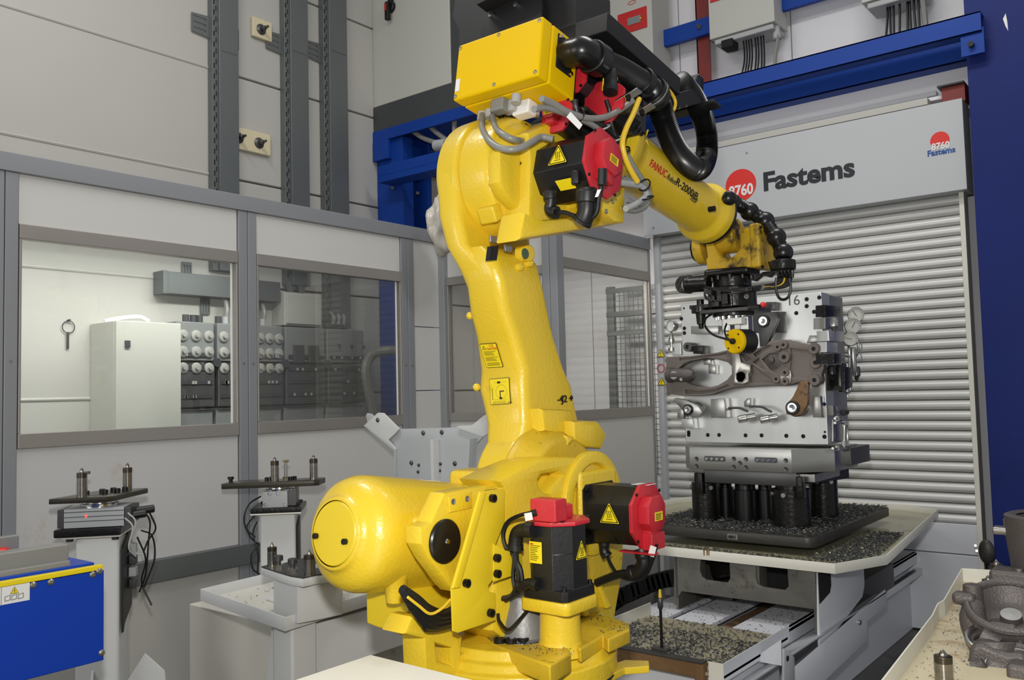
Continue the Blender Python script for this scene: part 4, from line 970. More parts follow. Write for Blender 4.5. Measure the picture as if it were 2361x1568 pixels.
text('axis_mark', 'J3', frF(.101) @ Matrix.Translation((PF_([(1440, 400)], .1)[0][0]-.04, PF_([(1440, 400)], .1)[0][1]+.0, 0)) @ Matrix.Rotation(R(-90), 4, 'Z'), .03, 'ink', el, .001, .001)
text('motor_mark', 'M3', frF(-.058) @ Matrix.Translation((*PF_([(1199, 379)], -.058)[0], 0)), .014, 'ink', el, .001, .0004)
# J3 motor
m3, f3_ = motor(F(-.11, .005, -.008), FX, FY*.10+FZ, .285, .19, rb, capscale=1.1)
hot_sign(A(1286, 362, 'y', 2.222), X_, FZ, -FY, .034, m3)
flat('rating_plate', [[(0, -.02), (.06, -.02), (.06, .02), (0, .02)]], frame(F(.06, -.06, -.085), FX, (FY-FZ*.6).normalized(), (-FY*.6-FZ).normalized()), .001, 'sticker_y', m3)
yy = 2.235
q3 = lambda a, c, y=None: A(a, c, 'y', yy if y is None else y)
Q9 = lambda l, y=None: [q3(*p, y) for p in Z(l, *S9)]
elbow_conn(Q9([(1495, 830), (1500, 930), (1500, 1020), (1480, 1090), (1450, 1140)]), .029, m3)
B().cyl(*Q9([(1505, 850), (1500, 960)]), .036, n=20).build('connector_collar', 'rubber', m3, bev=.004)
elbow_conn(Q9([(1165, 850), (1165, 950), (1155, 1010), (1180, 1040), (1225, 1045)]), .018, m3)
B().cyl(*Q9([(1160, 850), (1165, 930)]), .024, n=16).build('connector_collar', 'rubber', m3, bev=.004)
cab('signal_cable', Q9([(1225, 1045), (1300, 1050), (1370, 1075), (1420, 1085)]), .008, m3)
cab('signal_cable', Q9([(1420, 1085), (1480, 1080), (1560, 1085), (1600, 1020), (1610, 930), (1635, 800), (1640, 660)]), .007, m3)
cab('encoder_plug', Q9([(1645, 640), (1640, 790)], 2.2), .014, m3)
flat('cable_tag', [PY(Z([(1600, 835), (1635, 830), (1605, 900), (1575, 905)], *S9), 2.2)], frY(2.2), .001, 'sticker_w', m3)
q = q3(*Z([(1415, 720)], *S9)[0]); B().box(q.x-.014, q.x+.014, q.y-.02, q.y, q.z-.025, q.z+.02).build('housing_lug', 'black', m3, bev=.006)
# wrist drive motors at the rear of the forearm
for (x, z, L, s, lab) in ((-.115, .19, .13, .11, 0), (.0, .285, .12, .11, 1), (.10, .19, .10, .1, 2)):
    pass
def fpx(px, py_, yf): p = FA(px, py_, 'y', yf)-J3; return p.dot(FX), p.dot(FZ)
for i, (px, py_, yfv, s, en) in enumerate(((1284, 265, -.02, .10, True), (1318, 178, .03, .10, False), (1392, 235, .10, .13, False))):
    x, z = fpx(px, py_, yfv)
    mm, _ = motor(F(x, yfv+.17, z), -FY, FZ, .16, s, rb, capscale=1.2, enc=en)
    if i == 2: flat('rating_plate', [[(-.02, -.025), (.02, -.025), (.02, .025), (-.02, .025)]], frame(F(x+.03, yfv, z+.05), FX, FZ, -FY), .03, 'sticker_y', mm)
fl('rear_block', [(1345, 330), (1340, 255), (1420, 205), (1455, 230), (1480, 330), (1450, 420), (1350, 400)], .03, .24, 'black', bev=.01)
# black valve parts under the junction box
elbow_conn([F(-.16, -.02, .30), F(-.16, -.03, .22), F(-.15, -.02, .16)], .03, rb, 'black_connector')
cab('signal_cable', [F(-.19, -.06, .27), F(-.2, -.06, .2), F(-.17, -.03, .12)], .007, rb)
elbow_conn([F(.13, .09, .36), F(.15, .06, .34), F(.16, .05, .26)], .022, rb, 'black_connector')

# --- forearm tube
TZ = .205
neck = B().lathe(F(0, .26, TZ), FY, [(0, .15), (.04, .146), (.08, .125), (.11, .110), (.14, .106), (.74, .099), (.76, .104), (.775, .122), (.79, .127), (.825, .127), (.83, .118)], 64).build('forearm', 'yellow', rb, sharp=50)
B().lathe(F(0, 1.09, TZ), FY, [(0, .118), (.01, .124), (.02, .124), (.03, .11)], 48).build('rubber_seal', 'rubber', neck)
def tube_text(s_, pa, pb, h_px, ma, bold=0., shear=0, r0=.101):
    # lettering bent round the tube from photo point pa to pb (baseline)
    def loc(p):       # tube coordinates of the point of the cylinder seen at p
        d = ray(*p); o = CAMP-F(0, 0, TZ); a = d-FY*d.dot(FY); b_ = o-FY*o.dot(FY)
        A_, B_, C_ = a.dot(a), 2*a.dot(b_), b_.dot(b_)-r0*r0; D = max(B_*B_-4*A_*C_, 0); t = (-B_-math.sqrt(D))/(2*A_)
        q = CAMP+d*t-F(0, 0, TZ); return q.dot(FY), math.atan2(q.dot(FX), q.dot(FZ))
    u0, a0 = loc(pa); u1, a1 = loc(pb); _, at_ = loc((pa[0]+h_px*.35, pa[1]-h_px))
    c = bpy.data.curves.new('t', 'FONT'); c.body = s_; c.size = 1; o = bpy.data.objects.new('t', c); me = bpy.data.meshes.new_from_object(o); bpy.data.objects.remove(o)
    w = max(v.co.x for v in me.vertices); hh = (a0-at_)*r0; sz = hh/.7
    def wr(v): k = v.x/(w*sz); rr_ = r0+.0015+v.z; an = a0+(a1-a0)*k-v.y/r0; return F(rr_*math.sin(an), u0+(u1-u0)*k, TZ+rr_*math.cos(an))
    return text('model_lettering', s_, None, sz, ma, neck, .001, bold, shear=shear, wrap=wr)
tube_text('FANUC', (1496, 382), (1534, 410), 16, 'ink_red', .0004, r0=.107)
tube_text('Robot', (1536, 411), (1555, 426), 12, 'ink', 0, .2, r0=.105)
tube_text('R-2000iB', (1556, 425), (1605, 462), 16, 'ink', .0004, r0=.104)
tube_text('165F', (1589, 459), (1604, 470), 10, 'ink', 0, r0=.103)
p = FA(1645, 481, 'x', .125); B().cyl(p-FX*.02, p+FX*.006, .011, n=12).build('plug_screw', 'bolt_black', neck)
for q in ((1500, 352), (1563, 402)): p = FA(*q, 'x', 0); B().lathe(F(0, (p-J3).dot(FY), TZ+.10), FZ, [(0, .02), (.02, .016), (.022, 0)], 16).build('lifting_boss', 'yellow', neck, bev=.003)

# --- wrist
WZ = TZ; J5 = F(0, 1.28, TZ)
wr = B().lathe(F(0, 1.10, TZ), FY, [(0, .1), (.03, .096), (.06, .07), (.10, .06)], 40).build('wrist_neck', 'yellow_dirty', rb, bev=.004)
B().lathe((XR-.085, J5.y+.02, J5.z-.035), X_, [(0, .05), (.01, .074), (.13, .074), (.14, .05)], 32).build('wrist_hub', 'yellow_dirty', wr, bev=.004)
yw = J5.y-.07
def W(l, y=yw): return PY(Z(l, 1500, 550, 4.481), y)
hand = flat('wrist_yoke', [W([(555, 10), (615, -20), (640, 60), (700, 170), (800, 215), (880, 150), (920, 100), (925, -60), (960, -120), (1100, -110), (1110, 180), (1100, 300), (930, 300), (580, 325), (565, 215), (580, 190)])], frY(yw+.15), .15, 'yellow_dirty', wr, .012)
p = A(1748, 560, 'y', J5.y-.07)
B().box(p.x-.035, p.x+.012, J5.y-.085, J5.y+.085, A(1740, 618, 'y', J5.y-.07).z, A(1740, 515, 'y', J5.y-.07).z).build('yoke_cover', 'yellow_dirty', wr, bev=.012)
for dy, dz in ((-.07, 0), (.07, 0), (-.07, -.17), (.07, -.17)): B().cyl((p.x+.012, J5.y+dy, A(1740, 525, 'y', J5.y-.07).z+dz), (p.x+.018, J5.y+dy, A(1740, 525, 'y', J5.y-.07).z+dz), .007, n=8).build('cover_screw', 'bolt_black', wr)
p = A(1612, 574, 'y', J5.y)
B().lathe((p.x+.045, J5.y-.01, p.z), -X_, [(0, .074), (.035, .074), (.045, .068)], 32).build('yoke_cap', 'yellow_dirty', wr, bev=.004)
B().lathe((p.x+.0, J5.y-.01, p.z), -X_, [(0, .06), (.012, .058), (.016, .05), (.016, 0)], 32).build('dark_cap', 'oily', wr)
# --- gripper
GX = A(1688, 640, 'y', J5.y).x
def gz(py_): return A(1688, py_, 'y', J5.y).z
gr = B().box(GX-.105, GX+.105, J5.y-.07, J5.y+.07, gz(640), gz(619)).build('gripper_flange', 'oily', rb, bev=.015)
B().lathe((GX, J5.y, gz(640)), -Z_, [(0, .083), (gz(640)-gz(664), .083)], 36).build('coupling_ring', 'oily', gr, bev=.004)
B().lathe((GX-.0, J5.y, gz(664)), -Z_, [(0, .095), (.004, .102), (gz(664)-gz(711), .102), (gz(664)-gz(713), .09)], 36).build('tool_changer', 'oily', gr, bev=.003)
for k in range(10):
    a = R(36*k); B().cyl((GX+.088*math.cos(a), J5.y+.088*math.sin(a), gz(640)+.004), (GX+.088*math.cos(a), J5.y+.088*math.sin(a), gz(640)-.014), .009, n=8).build('ring_bolt', 'bolt_black', gr)
for k, a0 in enumerate((-120, -95, -60, -35)):
    a = R(a0); fr = frame((GX+.105*math.cos(a), J5.y+.105*math.sin(a), gz(690)), (-math.sin(a), math.cos(a), 0), (0, 0, 1), (math.cos(a), math.sin(a), 0))
    if k % 2: B().lathe(fr.translation, fr.col[2].to_3d(), [(0, .011), (.004, .011), (.005, .005), (.0, .004)], 16).build('port', 'steel', gr)
    else: B().boxm(fr, .03, .08, .03).build('side_block', 'oily', gr, bev=.003)
b_ = flat('adapter_plate', [PY([(1612, 716), (1737, 705), (1735, 714), (1612, 724)], J5.y-.1)], frY(J5.y+.1), .2, 'steel_dark', gr, .002)
B().lathe((GX, J5.y, gz(722)), -Z_, [(0, .09), (.016, .09)], 32).build('lower_flange', 'oily', gr, bev=.003)
for k in range(6):
    a = R(-150+24*k); B().cyl((GX+.07*math.cos(a), J5.y+.07*math.sin(a), gz(728)), (GX+.07*math.cos(a), J5.y+.07*math.sin(a), gz(735)-.005), .011, n=10).build('hex_nut', 'chrome', gr)
def gy(px, py_, y=J5.y-.08): return A(px, py_, 'y', y)
# left drive unit
a, c = gy(1589, 655), gy(1645, 655)
dr = B().lathe(gy(1583, 656)-Y_*0.0, (gy(1645, 652)-gy(1583, 656)), [(0, .038), (.004, .042), (.02, .042), (.03, .037), (.10, .037), (.11, .03)], 28).build('drive_unit', 'oily', gr, bev=.003)
B().lathe(gy(1583, 657, J5.y-.085), -Y_, [(0, .024), (.004, .024), (.005, .017), (.002, .012)], 20).build('port', 'chrome', gr)
B().lathe(gy(1583, 657, J5.y-.05), -Y_, [(0, .04), (.035, .04)], 24).build('drive_head', 'oily', gr, bev=.004)
# vertical stop unit left
x = gy(1610, 700).x
B().lathe((x, J5.y-.06, gy(1610, 690).z), -Z_, [(0, .016), (.03, .016), (.03, .04), (.06, .04), (.062, .022), (.11, .018), (.111, .012), (.13, .01)], 24).build('locating_stop', 'oily', gr, bev=.002)
B().box(x-.04, x+.06, J5.y-.09, J5.y-.03, gy(1610, 712).z, gy(1610, 703).z).build('stop_bracket', 'oily', gr, bev=.003)
# right cable bracket and hose end
flat('cable_bracket', [PY(Z([(1030, 430), (1160, 345), (1240, 335), (1210, 240), (1470, 215), (1475, 310), (1300, 330), (1230, 400), (1150, 380), (1080, 440)], 1500, 550, 4.481), J5.y-.03)], frY(J5.y), .03, 'oily', gr, .002)
B().lathe(gy(1805, 610), Z_, [(-.028, .045), (-.02, .052), (.015, .052), (.02, .04)], 24).build('hose_clamp', 'oily', gr, bev=.003)
for k in range(9):
    xx = gy(1795+4*k, 635)
    B().cyl(xx+Vector((0, 0, .03)), xx+Vector((0, -.01*(k % 2), -.01)), .007, n=8).build('cable_gland', 'oily', gr)
    cab('air_line', [xx, gy(1790+3*k, 652+k), gy(1760, 658+1.2*k), gy(1725, 664+k*.9, J5.y-.12), gy(1685, 668+k*.6, J5.y-.12), gy(1645, 662+k, J5.y-.11), gy(1600, 652+k, J5.y-.1)][:4+(k % 4)], .005, gr, 'wire_y' if k == 4 else 'rubber', 6)
cab('air_line', [gy(1790, 640), gy(1789, 665), gy(1795, 685), gy(1806, 691), gy(1818, 684), gy(1823, 665), gy(1820, 640)], .006, gr)
for k, (px_, py_, w_, h_) in enumerate(((1659, 683, .022, .05), (1672, 690, .03, .045), (1651, 700, .035, .03), (1700, 672, .05, .018), (1726, 668, .04, .016), (1738, 708, .05, .02), (1645, 690, .02, .03))):
    q = gy(px_, py_, J5.y-.115); B().box(q.x-w_/2, q.x+w_/2, q.y-.01, q.y+.02, q.z-h_/2, q.z+h_/2).build('side_fitting', 'oily' if k != 3 else 'carrier', gr, bev=.003)
for k in range(5): cab('air_line', [gy(1640, 672+2*k, J5.y-.12), gy(1625, 668+2*k, J5.y-.12), gy(1628, 684+k, J5.y-.12), gy(1645, 690+2*k, J5.y-.12)], .0035, gr, 'rubber', 6)
# under the plate: nozzles, sensor
for px in (1666, 1708): B().box(gy(px, 740).x-.02, gy(px, 740).x+.02, J5.y-.05, J5.y, gz(765), gz(733)).build('finger_block', 'steel', gr, bev=.004)
B().box(gy(1678, 745).x, gy(1712, 745).x, J5.y-.09, J5.y-.05, gz(752), gz(737)).build('plastic_plug', 'sticker_w', gr, bev=.003)
sc = gy(1691, 787, J5.y-.12)
sd_ = Vector((.28, .96, .0)).normalized()
sb = B().lathe(sc, sd_, [(0, .05), (.006, .053), (.022, .053)], 32).build('sensor_face', 'yellow_box', gr, bev=.003)
B().lathe(sc+sd_*.022, sd_, [(0, .053), (.075, .053), (.08, .048)], 32).build('sensor_body', 'rubber', gr)
B().lathe(sc-sd_*.006, -sd_, [(-.006, .013), (.006, .012), (.007, .006)], 16).build('sensor_plug', 'bolt_black', gr)
for k in range(4):
    a = R(45+90*k); e, f = perp(sd_); p = sc+(e*math.cos(a)+f*math.sin(a))*.04; B().cyl(p+sd_*.002, p-sd_*.002, .004, n=8).build('sensor_screw', 'bolt_black', gr)
cab('sensor_cable', [gy(1640, 725), gy(1627, 735), gy(1626, 752), gy(1645, 772, J5.y-.15), gy(1690, 786, J5.y-.15)], .005, gr, 'hose')
cab('sensor_cable', [gy(1676, 745), gy(1671, 760), gy(1674, 775, J5.y-.14), gy(1684, 785, J5.y-.15)], .004, gr, 'hose')

# --- wrist hose with ball joints
hp = [F(.13, 1.02, TZ+.03), A(1670, 460, 'y', 3.5), A(1700, 470, 'y', 3.55), A(1728, 488, 'y', 3.6), A(1762, 510, 'y', 3.6), A(1788, 547, 'y', 3.58), A(1803, 580, 'y', 3.56), A(1806, 600, 'y', 3.55)]
hs = B().tube(hp, lambda t, i: .0255+.0055*(i % 2), 16, 14).build('wrist_hose', 'hose', rb, sharp=80)
for q in ((1686, 467, 3.54), (1728, 488, 3.6), (1764, 510, 3.6), (1790, 547, 3.58), (1806, 583, 3.56)):
    B().sphere(A(q[0], q[1], 'y', q[2]), .041, 20).build('hose_ball', 'hose', hs)

# --- dress pack boom above the forearm
BX0, BX1, BZ = -.22, .15, .50
p = FA(1570, 180, 'x', BX1)-J3; yb1 = p.dot(FY); zb1_ = p.dot(FZ)
frf = frame(J3, FX, FY, FZ)
yend = yb1
zbm = (FA(1560, 212, 'x', BX1)-J3).dot(FZ)
boom = B().box(BX0, BX1, .02, yend, zbm, zb1_, frf).build('dress_pack_boom', 'boom', rb, bev=.004)
B().box(BX0+.04, BX0+.055, .03, yend-.03, zbm-.02, zbm, frf).build('boom_rail', 'boom', boom, bev=.002)
B().box(BX1-.10, BX1-.085, .03, yend-.03, zbm-.015, zbm, frf).build('boom_rail', 'boom', boom, bev=.002)
b = B()
rp = [FA(a, c, 'y', .0)-J3 for a, c in ((1078, 40), (1100, 85), (1090, 150), (1335, 60), (1330, 10), (1280, -60), (1120, -60), (1090, 0))]
B().prism([F(q.x, 0.02, q.z) for q in [FA(a, c, 'y', .02)-J3 for a, c in ((1043, 30), (1058, 62), (1058, 125), (1060, 200), (1330, 110), (1330, -80), (1060, -80))]], FY*.22).build('rear_housing', 'boom', boom, bev=.004)
c = FA(1182, 62, 'y', -.0); 
B().lathe(c, -FY, [(-.02, .14), (.012, .14), (.014, .135)], 48).build('spring_flange', 'boom', boom)
B().prism([FA(a, c_, 'y', -.012) for a, c_ in ((1123, 30), (1160, 12), (1270, -40), (1270, -90), (1125, -90))], -FY*.06).build('spring_housing', 'boom', boom, bev=.003)
for q in ((1136, 37), (1193, 13)): p = FA(*q, 'y', -.014); B().cyl(p, p-FY*.014, .011, n=6).build('hex_bolt', 'chrome', boom)
# clamp block at the boom's front end
p = FA(1600, 245, 'x', .1)
ccx = (FA(1590, 225, 'x', .05)-J3)
B().box(-.04, .18, ccx.dot(FY)-.04, ccx.dot(FY)+.02, ccx.dot(FZ)-.07, ccx.dot(FZ)-.055, frf).build('hose_plate', 'boom', boom, bev=.003)
cl = B().prism([FA(a, c_, 'x', .13) for a, c_ in ((1548, 218), (1596, 205), (1622, 238), (1560, 250))], FX*-.18).build('front_bracket', 'boom', boom, bev=.003)
for q in ((1563, 249), (1580, 244)): pp = FA(*q, 'x', .132); B().cyl(pp, pp+FX*.008, .006, n=8).build('screw', 'chrome', boom)
pA = FA(1592, 200, 'x', .04)
B().boxm(frame(pA, FX, FY, FZ), .10, .05, .075).build('hose_clamp', 'hose', boom, bev=.01)
B().boxm(frame(FA(1605, 193, 'x', .09), FX, FY, FZ), .004, .03, .04).build('clamp_plate', 'chrome', boom, bev=.002)

# --- yellow junction box
x0, x1, y0, y1, z0, z1 = -.305, .054, -.2, .0, .232, .437
jb = thing('junction_box', 'bright yellow flat junction box mounted behind the robot elbow', 'junction box', tuple(F(-.12, -.1, .23)))
B().box(x0, x1, y0, y0+.055, z0, z1, frf).build('lid', 'yellow_box', jb, bev=.008, seg=3)
B().box(x0, x1, y0+.057, y1, z0, z1, frf).build('box_body', 'yellow_box', jb, bev=.008, seg=3)
B().box(x0+.02, x1-.02, y1, y1+.03, z0+.02, z1-.02, frf).build('mounting_plate', 'boom', jb)
for fx in (.03, .5, .965):
    for zz in (z0+.014, z1-.014): p = F(x0+(x1-x0)*fx, y0, zz); B().lathe(p, -FY, [(-.002, .007), (.001, .007), (.0005, .003), (-.001, .002)], 12).build('lid_screw', 'label_grey', jb)
flat('rating_sticker', [[(0, 0), (.018, 0), (.018, .045), (0, .045)]], frame(F(x0+.008, y0-.0003, z0+.03), FX, FZ, -FY), .0012, 'sticker_w', jb)
yfa = -.11
pf = FA(1301, 128, 'x', x1)
B().boxm(frame(pf, FX, FY, FZ), .008, .085, .12).build('hose_flange', 'boom', jb, bev=.006)
for dy, dz in ((-.034, .05), (-.034, -.0), (.034, -.05)): q = pf+FY*dy+FZ*dz+FX*.004; B().cyl(q, q+FX*.008, .007, n=6).build('hex_bolt', 'chrome', jb)

# --- big protective hose
XH = .13
def h(px, py_, x=XH): return FA(px, py_, 'x', x)
dh = thing('protective_hose', 'thick black corrugated hose looping from the yellow box to below the boom', 'hose', tuple(h(1560, 300)))
B().tube([pf, pf+FX*.05, h(1345, 118, .125), h(1368, 132, .13)], .046, 24).build('hose_elbow', 'hose', dh)
B().tube([h(1362, 128), h(1385, 142)], lambda t, i: .055, 24, smooth=False).build('elbow_collar', 'hose', dh, bev=.006)
S14 = (1230, 60, 4.1256)
def hz(l, x=XH): return [h(*q, x) for q in Z(l, *S14)]
hp = hz([(620, 340), (800, 410), (960, 500), (1100, 590), (1180, 700), (1230, 860), (1300, 1060), (1390, 1230), (1500, 1340), (1580, 1360)])+[FA(*q, 'x', .09) for q in Z([(1640, 1250), (1650, 1050), (1600, 850), (1530, 700), (1450, 590), (1390, 530)], *S14)]
P = spline(hp, 26)
hs = B(); hs.tube(P, lambda t, i: .0445 if i % 2 else .0405, 20, smooth=False)
hs.build('corrugated_hose', 'hose', dh, sharp=80)
for q, d_ in (((1035, 540), 10), ((1165, 680), 10)):
    c = h(*Z([q], *S14)[0]); dd = (hz([(q[0]+60, q[1]+80)])[0]-hz([(q[0]-60, q[1]-60)])[0]).normalized()
    B().lathe(c-dd*.018, dd, [(0, .053), (.036, .053)], 24).build('clamp_ring', 'rubber', dh, bev=.005)
    e = h(*Z([(q[0]-130, q[1]+130)], *S14)[0], .19); B().boxm(frame(e, FX, FY, FZ) @ Matrix.Rotation(R(-18), 4, 'Y'), .085, .035, .006).build('clamp_plate', 'chrome', dh, bev=.001)
    B().cyl(e, e-FZ*.014, .009, n=6).build('clamp_nut', 'bolt_black', dh)
for k in range(5): c = h(*Z([(1125+8*k, 620+9*k)], *S14)[0]); B().torus(c, (hz([(1180, 700)])[0]-hz([(1100, 590)])[0]), .052, .006, 24, 6).build('coiled_cable', 'rubber' if k != 2 else 'conduit', dh)

# --- loose cables around the elbow
cb = thing('elbow_cables', 'bundle of grey, black and yellow cables draped over the robot elbow', 'cables', tuple(F(.1, .05, .25)))
def g(px, py_, x=.14): return FA(px, py_, 'x', x)
def gl(l, x=.14): return [g(*q, x) for q in Z(l, *S9)]
cab('grey_conduit', gl([(1080, -10), (1200, 45), (1330, 120), (1500, 170), (1650, 165), (1780, 110), (1920, 10)], .16), .0105, cb, 'conduit', 12)
cab('grey_conduit', gl([(1010, 85), (1130, 75), (1280, 120), (1430, 175), (1560, 240), (1680, 340), (1760, 430)], .15), .010, cb, 'conduit', 12)
GY = lambda l, ys: [FA(*q, 'y', y_) for q, y_ in zip(Z(l, *S9), ys)]
cab('grey_conduit', GY([(530, 140), (530, 260), (590, 370), (680, 440), (790, 460), (900, 440), (1000, 385), (1080, 345), (1190, 365)], (-.12, -.17, -.23, -.24, -.23, -.2, -.16, -.12, -.1)), .0105, cb, 'conduit', 12)
cab('grey_conduit', GY([(625, 150), (650, 250), (720, 320), (830, 370), (930, 385)], (-.12, -.16, -.2, -.18, -.1)), .0105, cb, 'conduit', 12)
cab('yellow_wire', gl([(1985, -10), (1930, 130), (1860, 280), (1830, 400), (1850, 520), (1900, 640), (1970, 760)], .17), .0095, cb, 'wire_y', 10)
cab('grey_conduit', gl([(1860, 480), (1920, 600), (2000, 720), (2050, 800), (2075, 880), (2040, 990), (1950, 1030), (1860, 1020)], .12), .010, cb, 'conduit', 12)
cab('grey_conduit', gl([(1745, 735), (1880, 745), (1990, 780), (2060, 830), (2080, 900), (2020, 960), (1940, 960), (1865, 925)], .12), .010, cb, 'conduit', 12)
cab('grey_conduit', gl([(1750, 765), (1900, 780), (2010, 810), (2050, 880), (1990, 940), (1930, 980), (1860, 1010)], .13), .011, cb, 'plastic', 12)
for x, rr_, l in ((.12, .014, [(1380, 170), (1560, 210), (1700, 290), (1780, 380), (1800, 480), (1770, 590)]), (.10, .01, [(1480, 80), (1600, 180), (1700, 270), (1790, 400), (1790, 520)]), (.13, .008, [(1680, 0), (1710, 100), (1720, 200), (1760, 330)]), (.15, .009, [(1390, 0), (1400, 80), (1440, 160), (1580, 230)])):
    cab('black_cable', gl(l, x), rr_, cb, 'rubber', 10)
for c, d_ in (((1420, 140), (60, 30)), ((2035, 790), (40, 40)), ((1840, 475), (30, 60)), ((2060, 910), (10, 40))):
    q0 = g(*Z([c], *S9)[0], .15); q1_ = g(*Z([(c[0]+d_[0], c[1]+d_[1])], *S9)[0], .15)
    B().torus(q0, q1_-q0, .022, .003, 16, 6).build('cable_tie', 'rubber', cb)
for c in ((1665, 255), (1785, 360), (1800, 505)):
    q0 = g(*Z([c], *S9)[0], .125); B().torus(q0, FY-FZ, .018, .003, 16, 6).build('cable_tie', 'plastic', cb)
flat('cable_tag', [[(0, 0), (.045, -.03), (.055, -.012), (.012, .02)]], frame(gl([(1310, 160)], .17)[0], FX*.5+FY*.86, FZ, (FX*.86-FY*.5)), .001, 'sticker_w', cb)
gw = thing('earth_wire_coil', 'coil of thin yellow and green earth wires behind the elbow', 'wire', tuple(g(1465, 310, .05)))
for k in range(9):
    a = gl([(1900+6*k, 235+3*k), (1905+5*k, 330+5*k), (1960+3*k, 385+2*k), (2030+2*k, 365-4*k), (2050+2*k, 305-3*k)], .05+.004*k)
    cab('wire', a, .0035, gw, 'wire_g' if k % 2 else 'wire_y', 6)
cab('wire', gl([(2025, 130), (2005, 260), (1995, 400), (2020, 500), (2050, 530), (2070, 460), (2050, 370)], .1), .004, gw, 'wire_y', 6)
cab('wire', Q14 if False else [g(*q, .14) for q in Z([(1085, 485), (1180, 520), (1260, 580), (1320, 650), (1350, 720), (1340, 790), (1315, 812)], *S14)], .006, gw, 'wire_y', 8)
cab('wire', [g(*q, .15) for q in Z([(1060, 460), (1180, 520), (1235, 570), (1220, 620), (1130, 650), (1020, 670)], *S14)], .008, gw, 'rubber', 8)
# fittings on the box's underside
ft = thing('safety_switch', 'grey plastic plugs and white switch under the yellow junction box', 'switch', tuple(F(-.15, -.1, .22)))
S12 = (840, 0, 4.9)
def u(px, py_): p = FA(*Z([(px, py_)], *S12)[0], 'z', z0-.0)-J3; return p.dot(FX), p.dot(FY)
for (px, py_, sx, sy, sz, ma_) in ((1545, 1130, .055, .045, .045, 'conduit'), (1660, 1150, .05, .04, .04, 'plastic'), (1820, 1160, .07, .05, .05, 'sticker_w')):
    a, c = u(px, py_); B().box(a-sx/2, a+sx/2, c-sy/2, c+sy/2, z0-sz, z0+.0, frf).build('plug_body', ma_, ft, bev=.006)
for (px, py_) in ((1335, 1270), (1420, 1245), (1720, 1070), (1935, 1220)):
    a, c = u(px, py_); B().cyl(F(a, c, z0), F(a, c, z0-.03), .017, n=12).build('cable_gland', 'plastic', ft, bev=.002)
a, c = u(1470, 1290); B().box(a-.015, a+.015, c-.01, c+.01, z0-.03, z0, frf).build('brass_fitting', 'wire_y', ft, bev=.003)

# --- cable bundle in the base
bc = thing('base_cables', 'thick bundle of black cables looping under the yellow balancer cylinder', 'cables', tuple(A(1000, 1400, 'x', -1.64)))
for k in range(10):
    pts = Z([(625+8*k, 985+14*k), (720+5*k, 1050+17*k), (790, 1110+13*k), (870, 1140+9*k), (940+6*k, 1120+6*k), (1000+20*k, 1060)], *S7)
    cab('black_cable', [A(*q, 'x', -1.60+.006*(k % 3)) for q in pts], .0125, bc, 'rubber', 8)
cab('earth_wire', [A(*q, 'x', -1.57) for q in Z([(660, 1035), (730, 1090), (800, 1140), (870, 1110), (930, 1050)], *S7)], .0038, bc, 'wire_y', 8)
for k in range(4): cab('black_cable', [A(*q, 'x', -1.63-.02*k) for q in Z([(1270, 430+15*k), (1330, 450+15*k), (1360, 520+20*k), (1340, 640), (1290, 720)], *S7)], .012, bc, 'rubber', 8)
cab('yellow_hose', [A(*q, 'x', -1.60) for q in Z([(1270, 445), (1320, 455), (1355, 500)], *S7)], .012, bc, 'yellow', 8)
cab('thin_cable', [A(*q, 'x', -1.52) for q in Z([(1450, 1080), (1400, 1140), (1300, 1240), (1240, 1190), (1230, 1140)], *S7)], .005, bc, 'rubber', 6)
# ============================================================ PALLET TABLE
TZt = .81
def atz(px, py_, z): return A(px, py_, 'z', z)
tt = thing('pallet_table', 'cream drip tray table on a dirty steel slide carriage, under the machining fixture', 'table', (-2.1, 4.9, 0))
poly = [(-2.98, 3.93), (-1.345, 3.93), (-1.215, 4.25), (-1.375, 5.92), (-1.60, 6.05), (-2.85, 6.05), (-3.06, 5.7), (-3.12, 4.25)]
cx, cy = -2.15, 5.0
def inset(p, d):
    out = []; n = len(p)
    for i in range(n):
        a, b_, c = Vector(p[i-1]), Vector(p[i]), Vector(p[(i+1) % n]); e1 = (b_-a).normalized(); e2 = (c-b_).normalized()
        n1, n2 = Vector((-e1.y, e1.x)), Vector((-e2.y, e2.x)); k = (n1+n2); k = k/(k.dot(n1)); out.append(tuple(b_+k*d))
    return out
frZ = lambda z: frame((0, 0, z), X_, Y_, Z_)
flat('tray_lip', [poly, inset(poly, .006)[::-1]], frZ(TZt-.045), .045, 'cream', tt, .001)
flat('tray_floor', [inset(poly, .003)], frZ(TZt-.043), .006, 'tray_in', tt)
for px in (1623, 1630, 1634): p = A(px, 1267, 'y', 3.93); flat('drip_stain', [[(p.x-.004, p.z), (p.x+.004, p.z), (p.x+.003, p.z-.03), (p.x-.003, p.z-.028)]], frY(3.93), .0006, 'brown', tt)
CYf = 3.96
def C(l): return PY(Z(l, 1380, 1240, 4.54), CYf)
flat('carriage_front', [C([(788, 130), (2285, 310), (2290, 1000), (2262, 1000), (2255, 748), (868, 560), (820, 640), (818, 700), (790, 700)]), C([(1070, 200), (1370, 235), (1378, 430), (1350, 470), (1130, 440), (1085, 410), (1060, 340)]), C([(1650, 270), (1975, 305), (1990, 510), (1950, 548), (1730, 515), (1665, 485), (1643, 400)])], frY(CYf+.012), .012, 'carriage', tt, .001)
xR = A(1883, 1320, 'y', CYf).x; xL = A(1556, 1290, 'y', CYf).x
for l in ([(1120, 200), (1378, 235), (1378, 440), (1230, 410), (1130, 330)], [(1720, 280), (1985, 310), (1990, 515), (1800, 480), (1720, 400)]):
    pass
